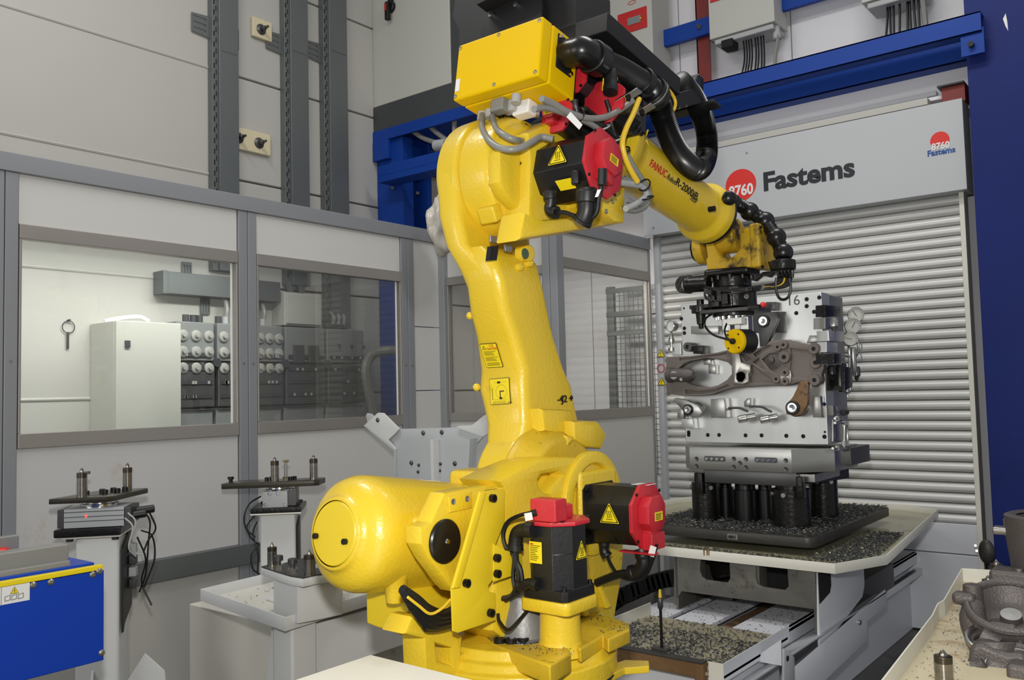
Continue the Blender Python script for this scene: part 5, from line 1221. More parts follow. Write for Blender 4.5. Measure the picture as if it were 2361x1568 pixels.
for n_ in range(2): B().box([xL+.1, xL+.42][n_], [xL+.115, xL+.435][n_], CYf+.01, CYf+.1, .64, .76).build('opening_liner', 'carriage', tt)
flat('carriage_side', [[(CYf, TZt-.05), (CYf+.66, TZt-.05), (CYf+.66, .58), (CYf+.62, .53), (CYf+.06, .42), (CYf+.0, .42)]], frX(xR-.01), .012, 'machine_grey', tt, .001)
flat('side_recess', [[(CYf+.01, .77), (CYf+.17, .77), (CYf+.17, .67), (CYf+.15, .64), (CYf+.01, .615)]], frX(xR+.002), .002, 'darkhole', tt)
B().box(xL, xL+.012, CYf, CYf+1.5, .5, TZt-.05).build('carriage_side', 'carriage', tt)
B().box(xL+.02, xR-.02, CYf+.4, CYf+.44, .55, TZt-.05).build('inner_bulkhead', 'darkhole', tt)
B().cyl((xL+.16, CYf+.12, .70), (xL+.26, CYf+.3, .70), .05, n=16).build('gear_drum', 'oily', tt)
for x in (xL+.1, xR-.12): B().box(x-.06, x+.06, CYf+.3, CYf+1.4, .43, .56).build('guide_shoe', 'steel_dark', tt, bev=.004)
B().box(xR-.1, xR-.02, CYf+.6, 6.0, .66, TZt-.05).build('rear_beam', 'machine_grey', tt, bev=.003)
# slide base
sb_ = thing('slide_base', 'pale grey slide bed with long slots running under the pallet table', 'machine bed', (-1.85, 4.6, 0))
zd = .50; xd = A(1812, 1453, 'z', zd).x; yfr = 3.30
for a, c in ((-2.3, -2.115), (-2.075, -1.885), (-1.78, xd)):
    B().box(a, c, yfr, 6.3, zd-.02, zd).build('deck_plate', 'machine_grey', sb_, bev=.003)
for a, c, m_ in ((-2.12, -2.07, 'darkhole'), (-1.88, -1.78, 'brown')): B().box(a, c, yfr, 6.3, zd-.05, zd-.03).build('slot_bottom', m_, sb_)
B().box(xd-.02, xd, yfr, 6.3, zd-.07, zd+.0).build('deck_side', 'machine_grey', sb_, bev=.002)
B().box(-2.2, xd-.05, yfr+.1, 6.3, 0, zd-.06).build('bed_body', 'machine_grey', sb_, bev=.005)
B().box(xd-.01, xd+.03, 3.4, 6.2, .36, .40).build('guide_rail', 'chrome', sb_, bev=.003)
XG = -1.42
G = lambda l: PX(Z(l, 1380, 1100, 2.4067), XG)
flat('chip_guard', [G([(1075, 1070), (1590, 625), (1598, 640), (1600, 715), (1490, 800), (1492, 905), (1260, 1126), (1080, 1200)])], frX(XG-.006), .006, 'machine_grey', sb_, .001)
B().prism([Vector((XG, 3.0, .49)), Vector((XG, 4.95, .49)), Vector((XG-.14, 4.95, .43)), Vector((XG-.14, 3.0, .43))], (0, 0, -.006)).build('guard_slope', 'door_grey', sb_)
p = A(1980, 1435, 'x', XG); B().cyl(p, p+X_*.01, .012, n=10).build('bolt', 'bolt', sb_)
# bracket post at the end of the rail
q = A(1812, 1512, 'x', XG-.02)
flat('end_bracket', [G([(1018, 950), (1060, 980), (1075, 1000), (1078, 1130), (1015, 1200)])], frX(XG+.0), .01, 'white_grey', sb_, .002)
p = A(1815, 1518, 'x', XG+.01); B().cyl(p, p+X_*.004, .011, n=12).build('bolt_hole', 'darkhole', sb_)
B().prism([A(*q, 'y', 3.42) for q in Z([(850, 1015), (1015, 900), (1018, 1045)], 1380, 1100, 2.4067)], (0, -.006, 0)).build('deflector_sheet', 'machine_grey', sb_)
# swarf tray in front
st = thing('swarf_tray', 'shallow grey tray heaped with dark metal swarf in front of the slide bed', 'tray', (-1.8, 3.4, 0))
ztr_ = .57
a = A(1668, 1531, 'z', ztr_); c = A(1809, 1440, 'z', ztr_)
xt, yt0, yt1 = a.x, a.y, c.y
XL_ = -2.16
B().box(XL_, xt, yt0, yt1-.02, ztr_-.055, ztr_-.045).build('tray_floor', 'swarf_bed', st)
B().box(xt-.004, xt, yt0, yt1, ztr_-.07, ztr_).build('tray_lip', 'machine_grey', st, bev=.001)
B().box(xt-.06, xt, yt0-.004, yt0, ztr_-.07, ztr_-.0).build('tray_lip', 'cream', st, bev=.001)
B().box(XL_, XL_+.004, yt0, yt1, ztr_-.06, ztr_+.01).build('tray_lip', 'cream', st, bev=.001)
zc = ztr_-.01
br_ = B().box(XL_-.1, xt-.075, yt0-.02, yt0+.02, zc-.055, zc).build('angle_beam', 'brown', st, bev=.004)
B().box(XL_-.1, xt-.075, yt0-.024, yt0+.02, zc, zc+.006).build('beam_flange', 'pallet', st, bev=.001)
B().box(xt-.11, xt-.075, yt0-.022, yt0+.02, 0, zc-.0).build('support_post', 'brown', st, bev=.003)
B().box(XL_+.02, xt-.03, yt0+.06, yt1-.05, 0, ztr_-.056).build('under_box', 'machine_grey', st, bev=.004)
p = A(1526, 1497, 'z', ztr_-.0)
cn = thing('coolant_nozzle', 'thin black pole with a brass nozzle tip standing at the tray edge', 'nozzle', tuple(p))
B().box(p.x-.04, p.x+.03, p.y-.015, p.y+.015, p.z-.006, p.z+.006).build('foot_plate', 'steel_dark', cn, bev=.001)
zt1 = A(1525, 1400, 'y', p.y).z; zt2 = A(1525, 1378, 'y', p.y).z; zt3 = A(1525, 1360, 'y', p.y).z
B().cyl(p, (p.x, p.y, zt1), .006, n=8).build('pole', 'oily', cn)
B().lathe((p.x, p.y, zt1-.01), Z_, [(0, .007), (.01, .011), (zt2-zt1, .011), (zt2-zt1+.008, .008)], 10).build('valve', 'steel_dark', cn)
B().cyl((p.x, p.y, zt2), (p.x, p.y, zt3), .007, .0045, 10).build('nozzle_tip', 'wire_y', cn)
# drag chain
dc = thing('cable_chain', 'black plastic cable drag chain curving down left of the slide carriage', 'cable chain', tuple(A(1500, 1360, 'y', 4.4)))
ch = [A(*q, 'y', 4.35) for q in ((1375, 1420), (1400, 1398), (1430, 1378), (1465, 1362), (1500, 1346), (1535, 1335), (1570, 1330))]
for i, p in enumerate(spline(ch, 3)):
    B().boxm(Matrix.Translation(p) @ Matrix.Rotation(R(-14 if i > 6 else -30), 4, 'Y'), .062, .11, .085).build('chain_link', 'rubber', dc, bev=.006)
# ============================================================ PALLET + FIXTURE
PZ = .865
pa, pb, pc_ = atz(1530, 1213, PZ), atz(1868, 1240, PZ), atz(2012, 1166, PZ)
px0, px1, py0_, py1_ = min(pa.x, -2.50)-.0, atz(1868, 1240, PZ).x+.02, pb.y-.01, pc_.y
fx = thing('machining_pallet', 'dark square pallet covered in swarf on the drip tray table', 'pallet', ((px0+px1)/2, (py0_+py1_)/2, TZt-.02))
flat('pallet_plate', [rrect(px0, py0_, px1, py1_, .05, 5)], frZ(PZ-.05), .05, 'pallet', fx, .005)
p = A(1689, 1233, 'y', py0_)
B().box(p.x-.028, p.x+.028, py0_-.003, py0_, PZ-.04, PZ-.012).build('number_tag', 'label_grey', fx)
text('tag_number', '4801', frame((p.x-.024, py0_-.004, PZ-.035), X_, Z_, -Y_), .022, 'ink', fx, .001, .001)
FYf = 4.47
def fy(px, py_, y=FYf): return A(px, py_, 'y', y)
ft_ = thing('machining_fixture', 'tall machined steel fixture block with clamps, gauges and valves on the pallet', 'fixture', (-1.95, 4.7, PZ))
TL, TR, BR, BL = fy(1570, 703), fy(1892, 672), fy(1911, 1026), fy(1580, 1020)
x0, x1, z0, z1 = (TL.x+BL.x)/2, (TR.x+BR.x)/2, (BL.z+BR.z)/2, (TL.z+TR.z)/2
yb_ = A(1938, 683, 'x', x1).y
B().box(x0, x1, FYf, FYf+.12, z0, z1).build('face_plate', 'alu', ft_, bev=.004)
B().box(x0+.2, x1-.006, FYf+.12, yb_+.05, z0, z1-.004).build('column_block', 'steel', ft_, bev=.004)
for q in ((1577, 711), (1578, 757), (1578, 768), (1860, 690), (1860, 706), (1889, 686), (1891, 738), (1892, 749), (1588, 997), (1588, 1003), (1632, 1003), (1658, 1003), (1719, 1004), (1756, 1004), (1813, 1005), (1852, 1006), (1902, 996), (1901, 1007), (1900, 932), (1836, 722), (1877, 719), (1571, 735)):
    p = fy(*q); r_ = .011 if random.random() < .7 else .006
    B().lathe(p-Y_*.001, Y_, [(0, r_), (.0, r_*.98), (.004, r_*.9), (.004, 0)], 14).build('bolt_hole', 'darkhole', ft_)
text('stamped_number', '16', frame(fy(1813, 705)-Y_*.0005, X_, Z_, -Y_), .075, 'steel_dark', ft_, .001)
# lower octagonal plates
def oc(l, y): return PY(l, y)
ya_ = FYf-.10
xa0, xa1 = A(1590, 1050, 'y', ya_).x, A(1825, 1060, 'y', ya_).x
zA1, zA0 = A(1700, 1033, 'y', ya_).z, A(1700, 1086, 'y', ya_).z
pl2 = [(xa0, ya_), (xa1, ya_), (xa1+.09, ya_+.09), (xa1+.17, ya_+.14), (xa1+.17, ya_+.5), (xa0+.05, ya_+.6), (xa0-.06, ya_+.3), (xa0-.06, ya_+.07)]
flat('base_plate_upper', [pl2], frZ(zA0), zA1-zA0, 'steel', ft_, .003)
for k in range(2):
    xx = [A(1650, 1, 'y', ya_).x, A(1766, 1, 'y', ya_).x][k]
    c = A(1648+118*k, 1058+3*k, 'y', ya_); flat('slot_recess', [rrect(c.x-.062, c.z-.014, c.x+.062, c.z+.014, .01, 3)], frY(ya_), .001, 'steel_dark', ft_)
    for j in range(4): q = c+X_*(-.045+.03*j); B().lathe(q, -Y_, [(0, .008), (.01, .008), (.01, 0)], 10).build('slot_screw', 'chrome', ft_)
for q in ((1606, 1058), (1606, 1075), (1692, 1058), (1720, 1059), (1692, 1077), (1720, 1078), (1706, 1068), (1812, 1062), (1812, 1082)):
    p = A(*q, 'y', ya_); B().lathe(p, -Y_, [(0, .012), (.003, .012), (.002, .007), (-.0, .0)], 12).build('socket_screw', 'steel_dark', ft_)
z2_1, z2_0 = zA0, A(1700, 1116, 'y', ya_+.03).z
xb0, xb1 = A(1625, 1100, 'y', ya_+.03).x, A(1808, 1105, 'y', ya_+.03).x
flat('base_plate_lower', [[(xb0, ya_+.03), (xb1, ya_+.03), (xb1+.06, ya_+.04), (xb1+.06, ya_+.1), (xb1+.16, ya_+.55), (xb0-.04, ya_+.55), (xb0-.04, ya_+.1)]], frZ(z2_0), z2_1-z2_0, 'steel_dark', ft_, .002)
B().box(xb1+.06, xb1+.14, ya_+.08, ya_+.5, z2_0+.02, z2_1-.01).build('side_bar', 'steel', ft_, bev=.003)
B().box(xa1+.1, xa1+.2, ya_+.3, ya_+.62, zA0+.02, zA1-.01).build('rear_side_plate', 'steel_dark', ft_, bev=.003)
# black support cylinders
def leg(pl, pr, pbot, y, ztop, ma='oily', collar=True):
    c = A((pl+pr)/2, pbot-4, 'y', y); r_ = (A(pr, pbot, 'y', y)-A(pl, pbot, 'y', y)).length/2
    l = B().lathe((c.x, y, PZ), Z_, [(0, r_), (.006, r_), (ztop-PZ-.05, r_), (ztop-PZ-.048, r_*.8), (ztop-PZ, r_*.78)], 28).build('support_cylinder', ma, ft_)
    if collar:
        for a in (-140, -90, -40): B().cyl((c.x+r_*math.cos(R(a))*.99, y+r_*math.sin(R(a))*.99, ztop-.075), (c.x+r_*1.12*math.cos(R(a)), y+r_*1.12*math.sin(R(a)), ztop-.075), .012, n=8).build('clamp_screw', 'bolt', l)
leg(1785, 1868, 1211, ya_+.12, z2_0+.03)
leg(1600, 1655, 1190, ya_+.14, z2_0+.04)
leg(1868, 1932, 1180, ya_+.52, z2_0+.06)
leg(1693, 1748, 1198, ya_+.22, z2_0, 'hose', False); leg(1748, 1785, 1194, ya_+.26, z2_0, 'hose', False); leg(1656, 1692, 1192, ya_+.28, z2_0, 'hose', False)
flat('hook_arm', [PY([(1602, 1090), (1618, 1092), (1620, 1140), (1600, 1136)], ya_+.04)], frY(ya_+.08), .04, 'oily', ft_, .004)
flat('hook_arm', [PY([(1834, 1100), (1848, 1100), (1852, 1150), (1836, 1152)], ya_+.02)], frY(ya_+.06), .04, 'oily', ft_, .004)
# swing clamps
def clamp(px, py_, r_, arm_pts, label_ma='steel_dark', arm_y=.13, armma='steel'):
    c = fy(px, py_, FYf-.07)
    b0 = B().cyl((c.x, FYf, c.z), (c.x, FYf-.07, c.z), r_*1.3, n=28).build('clamp_body', 'steel_dark', ft_, bev=.004)
    B().lathe((c.x, FYf-.07, c.z), -Y_, [(0, r_*1.15), (.02, r_*1.15), (.022, r_), (.045, r_)], 28).build('clamp_nut', 'oily', b0, bev=.003)
    B().lathe((c.x, FYf-.115, c.z), -Y_, [(0, r_*.72), (.006, r_*.7), (.007, r_*.3), (.004, 0)], 28).build('clamp_piston', 'chrome', b0)
    flat('clamp_arm', [PY(arm_pts, FYf-.10)], frY(FYf-.075), .03, armma, b0, .004)
S10 = (1500, 550, 4.481); S11 = (1500, 850, 3.919)
clamp(1767, 741, .034, Z([(1110, 840), (1130, 780), (1190, 745), (1280, 765), (1320, 830), (1300, 900), (1200, 1110), (1130, 1115), (1115, 930)], *S10), armma='steel_dark')
clamp(1594, 944, .03, Z([(205, 285), (225, 265), (330, 285), (430, 330), (470, 390), (440, 440), (380, 445), (320, 410), (240, 320)], *S11))
clamp(1834, 940, .036, Z([(1290, 250), (1350, 120), (1420, 105), (1430, 160), (1415, 330), (1370, 410), (1310, 430), (1225, 410), (1230, 330)], *S11), armma='brown')
for l, y, th, ma_ in (([(540, 275), (665, 270), (680, 440), (545, 445)], FYf, .07, 'steel'), ([(1465, 250), (1530, 250), (1545, 440), (1465, 440)], FYf, .06, 'steel'), ([(240, 365), (300, 360), (300, 450), (240, 450)], FYf, .05, 'steel'), ([(275, 455), (380, 450), (390, 540), (280, 535)], FYf, .06, 'alu'), ([(870, 270), (900, 270), (900, 345), (845, 345), (840, 300)], FYf, .05, 'steel')):
    flat('clamp_block', [PY(Z(l, *S11), y-th)], frY(y), th, ma_, ft_, .004)
for l, th, ma_ in (([(415, 905), (700, 900), (700, 985), (415, 985)], .05, 'steel'), ([(1190, 655), (1290, 655), (1290, 740), (1190, 740)], .05, 'steel_dark'), ([(1640, 1000), (1750, 1000), (1750, 1070), (1610, 1080)], .05, 'steel'), ([(430, 1110), (540, 1105), (540, 1190), (440, 1190)], .08, 'oily'), ([(1050, 760), (1380, 755), (1390, 970), (1060, 975)], .02, 'steel_dark')):
    flat('mount_block', [PY(Z(l, *S10), FYf-th)], frY(FYf), th, ma_, ft_, .003)
p = fy(*Z([(1163, 690)], *S10)[0], FYf-.1); B().sphere(p, .018, 12).build('red_cap', 'logo_red', ft_)
p = fy(*Z([(380, 1120)], *S10)[0], FYf-.08); B().lathe(p, -Y_, [(-.08, .026), (0, .026), (.0, .012), (-.02, .01)], 18).build('guide_bush', 'steel_dark', ft_)
# hand valves
for l, k in (([(705, 355), (800, 355), (840, 370), (880, 385)], 0), ([(890, 340), (1000, 345), (1060, 375), (1095, 390)], 1)):
    v_ = B().tube([fy(*q, FYf-.09) for q in Z(l, *S11)], .006, 8).build('valve_lever', 'steel_dark', ft_)
    q = Z([(840, 450), (1040, 455)], *S11)[k]; q2 = Z([(950, 430), (1150, 435)], *S11)[k]
    B().cyl(fy(*q, FYf-.08), fy(*q2, FYf-.06), .018, n=12).build('valve_body', 'steel', v_, bev=.002)
    B().lathe(fy(*Z([(790, 460), (990, 465)], *S11)[k], FYf-.09), fy(*q2, FYf-.06)-fy(*q, FYf-.08), [(0, .016), (.004, .02), (.04, .021), (.05, .018)], 14).build('coupling', 'steel', v_, bev=.001)
# gauges
def gauge(px, py_, r_, y, dn, face='sticker_w', ang=40, back=False, tint=None):
    c = fy(px, py_, y); d = Vector(dn).normalized()
    g_ = B().lathe(c, d, [(-.03, r_*.9), (0, r_), (.006, r_), (.008, r_*.9), (.002, r_*.88)], 32, caps=False).build('gauge_case', 'chrome', ft_)
    B().lathe(c, d, [(-.028, r_*.8), (.001, r_*.88), (.001, 0)], 32, caps=False).build('gauge_dial', face, g_)
    if not back:
        e, f = perp(d); b = B()
        for k in range(13):
            a = R(-135+22.5*k); u_ = e*math.sin(a)+f*math.cos(a); b.tube([c+d*.002+u_*r_*.66, c+d*.002+u_*r_*.8], .0007, 4, smooth=False)
        b.build('dial_marks', 'ink', g_, kind='stuff')
        u_ = e*math.cos(R(ang))+f*math.sin(R(ang)); B().tube([c+d*.003-u_*r_*.2, c+d*.003+u_*r_*.62], .0012, 4, smooth=False).build('needle', 'ink', g_)
    return g_
gauge(1973, 726, .043, 4.78, (.35, -.93, 0), 'cabinet', 120); gauge(1966, 752, .043, 4.74, (.35, -.93, 0), 'cabinet', 60); gauge(1961, 781, .039, 4.66, (.35, -.93, 0), 'cabinet', 170)
g_ = gauge(1547, 752, .034, FYf+.05, (-.3, -.95, 0), 'sticker_w', back=True)
q = fy(1547, 752, FYf+.05); B().lathe((q.x, q.y, q.z-.034), -Z_, [(0, .006), (.02, .012), (.035, .012), (.04, .018), (.06, .018), (.062, .008), (.09, .008), (.09, .02), (.11, .02)], 12).build('gauge_stem', 'steel', ft_)
B().box(q.x+.0, q.x+.06, q.y, q.y+.05, q.z-.17, q.z-.1).build('valve_block', 'alu', ft_, bev=.004)
B().box(q.x-.02, q.x+.09, q.y, q.y+.04, q.z-.25, q.z-.21).build('valve_manifold', 'steel', ft_, bev=.004)
# hydraulic fittings on the right side of the block
xs_ = x1
def sx(px, py_, x=None): return A(px, py_, 'x', xs_+.03 if x is None else x)
for l, t_, ma_ in (([(1903, 703), (1938, 706), (1938, 730), (1903, 730)], .05, 'oily'), ([(1903, 732), (1928, 735), (1928, 758), (1903, 758)], .06, 'steel'), ([(1910, 762), (1948, 765), (1946, 787), (1912, 786)], .06, 'alu'), ([(1906, 788), (1932, 790), (1932, 812), (1906, 812)], .05, 'alu'), ([(1907, 815), (1922, 816), (1922, 840), (1907, 840)], .05, 'steel'), ([(1923, 815), (1940, 815), (1940, 838), (1923, 838)], .09, 'oily'), ([(1948, 845), (1966, 848), (1966, 892), (1948, 900)], .09, 'oily'), ([(1920, 935), (1932, 937), (1932, 960), (1922, 958)], .03, 'steel'), ([(1921, 968), (1945, 972), (1945, 1018), (1921, 1018)], .006, 'steel')):
    flat('valve_block', [PX(l, xs_+t_)], frX(xs_), t_, ma_, ft_, .003)
for pxx, p0_, p1_, r_, ma_ in ((1935, 841, 895, .024, 'hose'), (1946, 838, 872, .012, 'hose'), (1918, 842, 868, .02, 'oily'), (1922, 735, 757, .024, 'steel'), (1966, 800, 860, .016, 'steel'), (1974, 845, 870, .02, 'steel_dark')):
    a_, b2_ = sx(pxx, p0_, xs_+.06), sx(pxx, p1_, xs_+.06)
    B().lathe((a_.x, a_.y, a_.z), -Z_, [(0, r_*.8), (.01, r_), (a_.z-b2_.z-.01, r_), (a_.z-b2_.z, r_*.6), (a_.z-b2_.z+.02, r_*.3)], 16).build('accumulator', ma_, ft_)
for l in ([(1925, 965), (1940, 968), (1946, 975), (1946, 1030), (1950, 1035)], [(1925, 975), (1943, 976), (1952, 985), (1952, 1028), (1935, 1035), (1920, 1034)], [(1935, 820), (1955, 822), (1970, 825), (1978, 810), (1978, 780)], [(1938, 890), (1950, 905), (1960, 900), (1962, 860)], [(1948, 795), (1957, 800), (1958, 850), (1953, 890), (1954, 915)]):
    B().tube([sx(*q, xs_+.05) for q in l], .007, 8).build('hydraulic_pipe', 'steel', ft_)
for q in ((1946, 976), (1952, 976), (1946, 1022), (1952, 1022), (1930, 965), (1930, 1033)): p = sx(*q, xs_+.05); B().cyl(p-Z_*.012, p+Z_*.012, .012, n=6).build('pipe_nut', 'steel', ft_)
p = sx(1947, 951, xs_+.05); B().cyl(p-Y_*.03, p+Y_*.03, .016, n=14).build('quick_coupler', 'rubber', ft_, bev=.003)
b = B()
for k in range(9): p = sx(1986+1.2*math.sin(k), 793+4.5*k, xs_+.07); b.torus(p, X_ if k % 2 else Y_, .005, .0014, 8, 4)
b.build('bead_chain', 'steel', ft_, kind='stuff')
# ---------------- casting held on the fixture
CYc = FYf-.10
cs = thing('suspension_casting', 'grey brown iron casting with a long forked arm clamped across the fixture', 'casting', (-1.9, CYc, 1.6))
def c10(l): return Z(l, *S10)
outer = c10([(160, 1225), (250, 1215), (400, 1216), (560, 1196), (700, 1175), (800, 1150), (960, 1130), (1050, 1140), (1120, 1130), (1180, 1090), (1250, 1052), (1330, 1042), (1420, 1045), (1470, 1075), (1560, 1080), (1640, 1098), (1700, 1088), (1750, 1110), (1757, 1180), (1785, 1250), (1790, 1340), (1765, 1400), (1772, 1470), (1735, 1508), (1670, 1505), (1640, 1490), (1560, 1480), (1480, 1500), (1420, 1522), (1200, 1522), (980, 1535), (860, 1540), (740, 1575), (640, 1612), (520, 1625), (330, 1625), (165, 1600)])
hole = c10([(280, 1350), (340, 1300), (420, 1265), (560, 1238), (700, 1250), (800, 1280), (838, 1320), (838, 1400), (790, 1460), (700, 1515), (600, 1540), (480, 1530), (380, 1490), (310, 1430)])
h2_ = c10([(885, 1400), (910, 1380), (950, 1378), (978, 1400), (978, 1440), (950, 1480), (905, 1480), (885, 1450)])
tri_ = c10([(1130, 1250), (1220, 1180), (1320, 1180), (1350, 1230), (1350, 1340), (1310, 1390), (1240, 1350), (1160, 1290)])
pk = [c10(l) for l in ([(1445, 1135), (1540, 1152), (1640, 1160), (1672, 1200), (1668, 1250), (1678, 1330), (1668, 1400), (1620, 1440), (1470, 1432), (1440, 1350), (1450, 1280), (1455, 1200)],
  [(1150, 1250), (1230, 1190), (1310, 1180), (1345, 1215), (1350, 1300), (1340, 1340), (1300, 1390), (1230, 1345)],
  [(930, 1195), (965, 1190), (1035, 1240), (1020, 1262), (985, 1268)], [(1065, 1195), (1160, 1135), (1235, 1100), (1250, 1115), (1180, 1160), (1085, 1225)],
  [(1045, 1300), (1110, 1355), (1190, 1410), (1268, 1470), (1260, 1488), (1035, 1488), (1025, 1440), (1045, 1400)], [(1120, 1235), (1085, 1265), (1060, 1280), (1150, 1340), (1175, 1345), (1135, 1290)],
  [(300, 1236), (420, 1232), (560, 1212), (700, 1196), (780, 1180), (785, 1195), (700, 1215), (560, 1228), (420, 1250), (300, 1262)],
  [(360, 1565), (520, 1582), (680, 1560), (800, 1510), (815, 1530), (740, 1560), (640, 1592), (520, 1605), (360, 1600)])]
flat('casting_web', [PY(outer, CYc+.012), PY(hole, CYc+.012)], frY(CYc+.06), .05, 'cast', cs, .006)
flat('casting_rim', [PY(outer, CYc), PY(hole, CYc)]+[PY(l, CYc) for l in pk], frY(CYc+.012), .014, 'cast', cs, .004)
flat('machined_pad', [PY(c10([(838, 1170), (910, 1170), (935, 1280), (1030, 1310), (1030, 1380), (1010, 1400), (1015, 1480), (960, 1510), (845, 1500)]), CYc-.02), PY(h2_, CYc-.02)], frY(CYc), .02, 'castmach', cs, .002)
flat('pin_bore', [PY(h2_, CYc)], frY(CYc), .002, 'steel', cs)
for q, r_ in (((1385, 1100), .018), ((1325, 1122), .018), ((1392, 1225), .026), ((1697, 1140), .024), ((1715, 1283), .024), ((1705, 1462), .024), ((1400, 1385), .018), ((1400, 1475), .018), ((1310, 1452), .018), ((868, 1246), .012)):
    p = fy(*c10([q])[0], CYc)
    bo = B().lathe(p, -Y_, [(0, r_*1.25), (.016, r_*1.2), (.02, r_*1.1), (.02, r_*.45), (.012, r_*.4)], 24).build('boss', 'cast', cs)
    B().lathe(p-Y_*.0195, -Y_, [(0, r_*.42), (.0, 0)], 12, caps=False).build('bolt_hole', 'darkhole', bo)
flat('machined_pad', [PY(c10([(1370, 1345), (1410, 1335), (1448, 1370), (1450, 1490), (1410, 1520), (1360, 1490), (1280, 1480), (1270, 1430), (1350, 1410)]), CYc-.012)], frY(CYc), .012, 'castmach', cs, .003)
p = fy(*c10([(1250, 1255)])[0], CYc); B().lathe(p, -Y_, [(-.01, .055), (-.008, .045), (.0, .018), (.012, .016), (.016, .0)], 28).build('cone_boss', 'cast_dark', cs)
# sleeve end with pin
a_, b2_ = fy(*c10([(175, 1410)])[0], CYc-.02), fy(*c10([(445, 1410)])[0], CYc-.02)
B().lathe(a_, b2_-a_, [(0, .035), (.004, .042), (.03, .042), (.034, .037), (.10, .037), (.14, .034), (.16, .02), (.165, .0)], 28).build('pivot_sleeve', 'cast_dark', cs)
p = fy(*c10([(238, 1412)])[0], CYc-.055); B().lathe(p, -Y_, [(-.03, .024), (0, .023), (.0, 0)], 24).build('pin_end', 'chrome', cs)
p = fy(*c10([(313, 1455)])[0], CYc-.055); B().lathe(p, -Y_, [(-.03, .01), (0, .009), (.0, .004), (-.004, 0)], 14).build('grease_nipple', 'chrome', cs)
for l in ([(545, 1240), (620, 1240), (625, 1300), (545, 1302)], [(595, 1310), (670, 1310), (672, 1395), (598, 1395)]): flat('support_pad', [PY(c10(l), FYf-.04)], frY(FYf), .04, 'steel', ft_, .003)
# ============================================================ SWARF
def scatter(name, label, n, fn, size, ma, cat='swarf', zf=None):
    bm = bmesh.new(); rnd = random.Random(len(name)+n)
    for i in range(n):
        p = fn(rnd)
        if p is None: continue
        s = size*rnd.uniform(.5, 1.5); a = rnd.uniform(0, 6.28); l = s*rnd.uniform(1.2, 3.2); t_ = rnd.uniform(-.5, .5)
        u_ = Vector((math.cos(a), math.sin(a), t_)); w = Vector((-math.sin(a), math.cos(a), rnd.uniform(-.4, .4)))*s*.4
        q = Vector(p); v = [bm.verts.new(c) for c in (q-u_*l/2-w, q-u_*l/2+w, q+u_*l/2, q+Vector((0, 0, s*.6)))]
        for f in ((0, 1, 3), (1, 2, 3), (2, 0, 3), (0, 2, 1)): bm.faces.new([v[k] for k in f])
    me = bpy.data.meshes.new(name); bm.to_mesh(me); bm.free()
    o = link(name, me, ma, None, kind='stuff'); tag(o, label, cat); return o
def f_pallet(r): 
    x, y = r.uniform(px0+.01, px1-.01), r.uniform(py0_+.01, py1_-.02)
    return (x, y, PZ+r.uniform(.001, .012))
scatter('metal_swarf', 'layer of dark metal swarf covering the pallet around the black cylinders', 9000, f_pallet, .006, 'chip')
scatter('metal_swarf', 'bright flecks of metal swarf glittering on the pallet', 1500, f_pallet, .005, 'chip2')
zt0 = TZt-.036
def f_table(r):
    if r.random() < .72: x, y = px1+.12+r.gauss(0, .06), r.uniform(py0_-.05, py0_+.9)+0
    else: x, y = r.uniform(-2.5, px1+.2), r.gauss(py0_-.12, .05)
    return None if (x > px1+.28 or y < 3.96 or x < -2.9 or y > 5.8 or x > -1.25-(y-4.25)*.096-.03 or (y < 4.27 and x > -1.345+(y-3.93)*.4-.03)) else (x, y, zt0+r.uniform(0, .006))
scatter('metal_swarf', 'drift of dark swarf on the drip tray right of the pallet', 5200, f_table, .0055, 'chip')
scatter('metal_swarf', 'pale wet flecks of swarf lying on the drip tray', 1300, f_table, .005, 'chip2')
def f_tray(r):
    x, y = r.uniform(XL_+.01, xt-.01), r.uniform(yt0+.01, yt1-.03)
    d = .5+.5*math.sin(x*23+math.sin(y*17)*2)*math.cos(y*21+1)
    if y > yt1-.18 and r.random() < .7: return None
    return (x, y, ztr_-.044+r.uniform(0, .004)) if r.random() < .35+.65*d else None
scatter('metal_swarf', 'dark swarf chips heaped over the shallow grey tray behind the brown beam', 6500, f_tray, .0052, 'chip')
def f_deck(r):
    x, y = r.uniform(-2.2, xd-.01), r.uniform(yt1, 4.3)
    return (x, y, zd+.002)
scatter('metal_swarf', 'sparse swarf chips on the slide bed plates under the carriage', 330, f_deck, .004, 'chip')
# ============================================================ RIGHT FOREGROUND TRAY AND CASTINGS
RZ = .93
def rz(px, py_, z=RZ): p = A(px, py_, 'z', z); return (p.x, p.y)
rt_ = thing('casting_tray', 'off-white sheet metal tray with rust stains holding raw castings, bottom right', 'tray', (*rz(2200, 1400), 0))
e_ = [rz(2044, 1552), rz(2148, 1418), rz(2161, 1391), rz(2175, 1383), rz(2217, 1310), rz(2290, 1314)]
k0 = Vector(e_[1])-Vector(e_[0]); p00 = Vector(e_[0])-k0*1.6
rp_ = [tuple(p00)]+e_[:4]+[e_[4]]
far = Vector(e_[5])-Vector(e_[4]); pr_ = Vector(e_[4])+far.normalized()*.75
pol = [tuple(p00)]+e_[:5]+[tuple(pr_), (pr_.x+.1, p00.y)]
flat('tray_floor', [pol], frZ(RZ-.05), .004, 'tray_rust', rt_)
b = B()
L_ = [tuple(p00)]+e_[:5]+[tuple(pr_)]
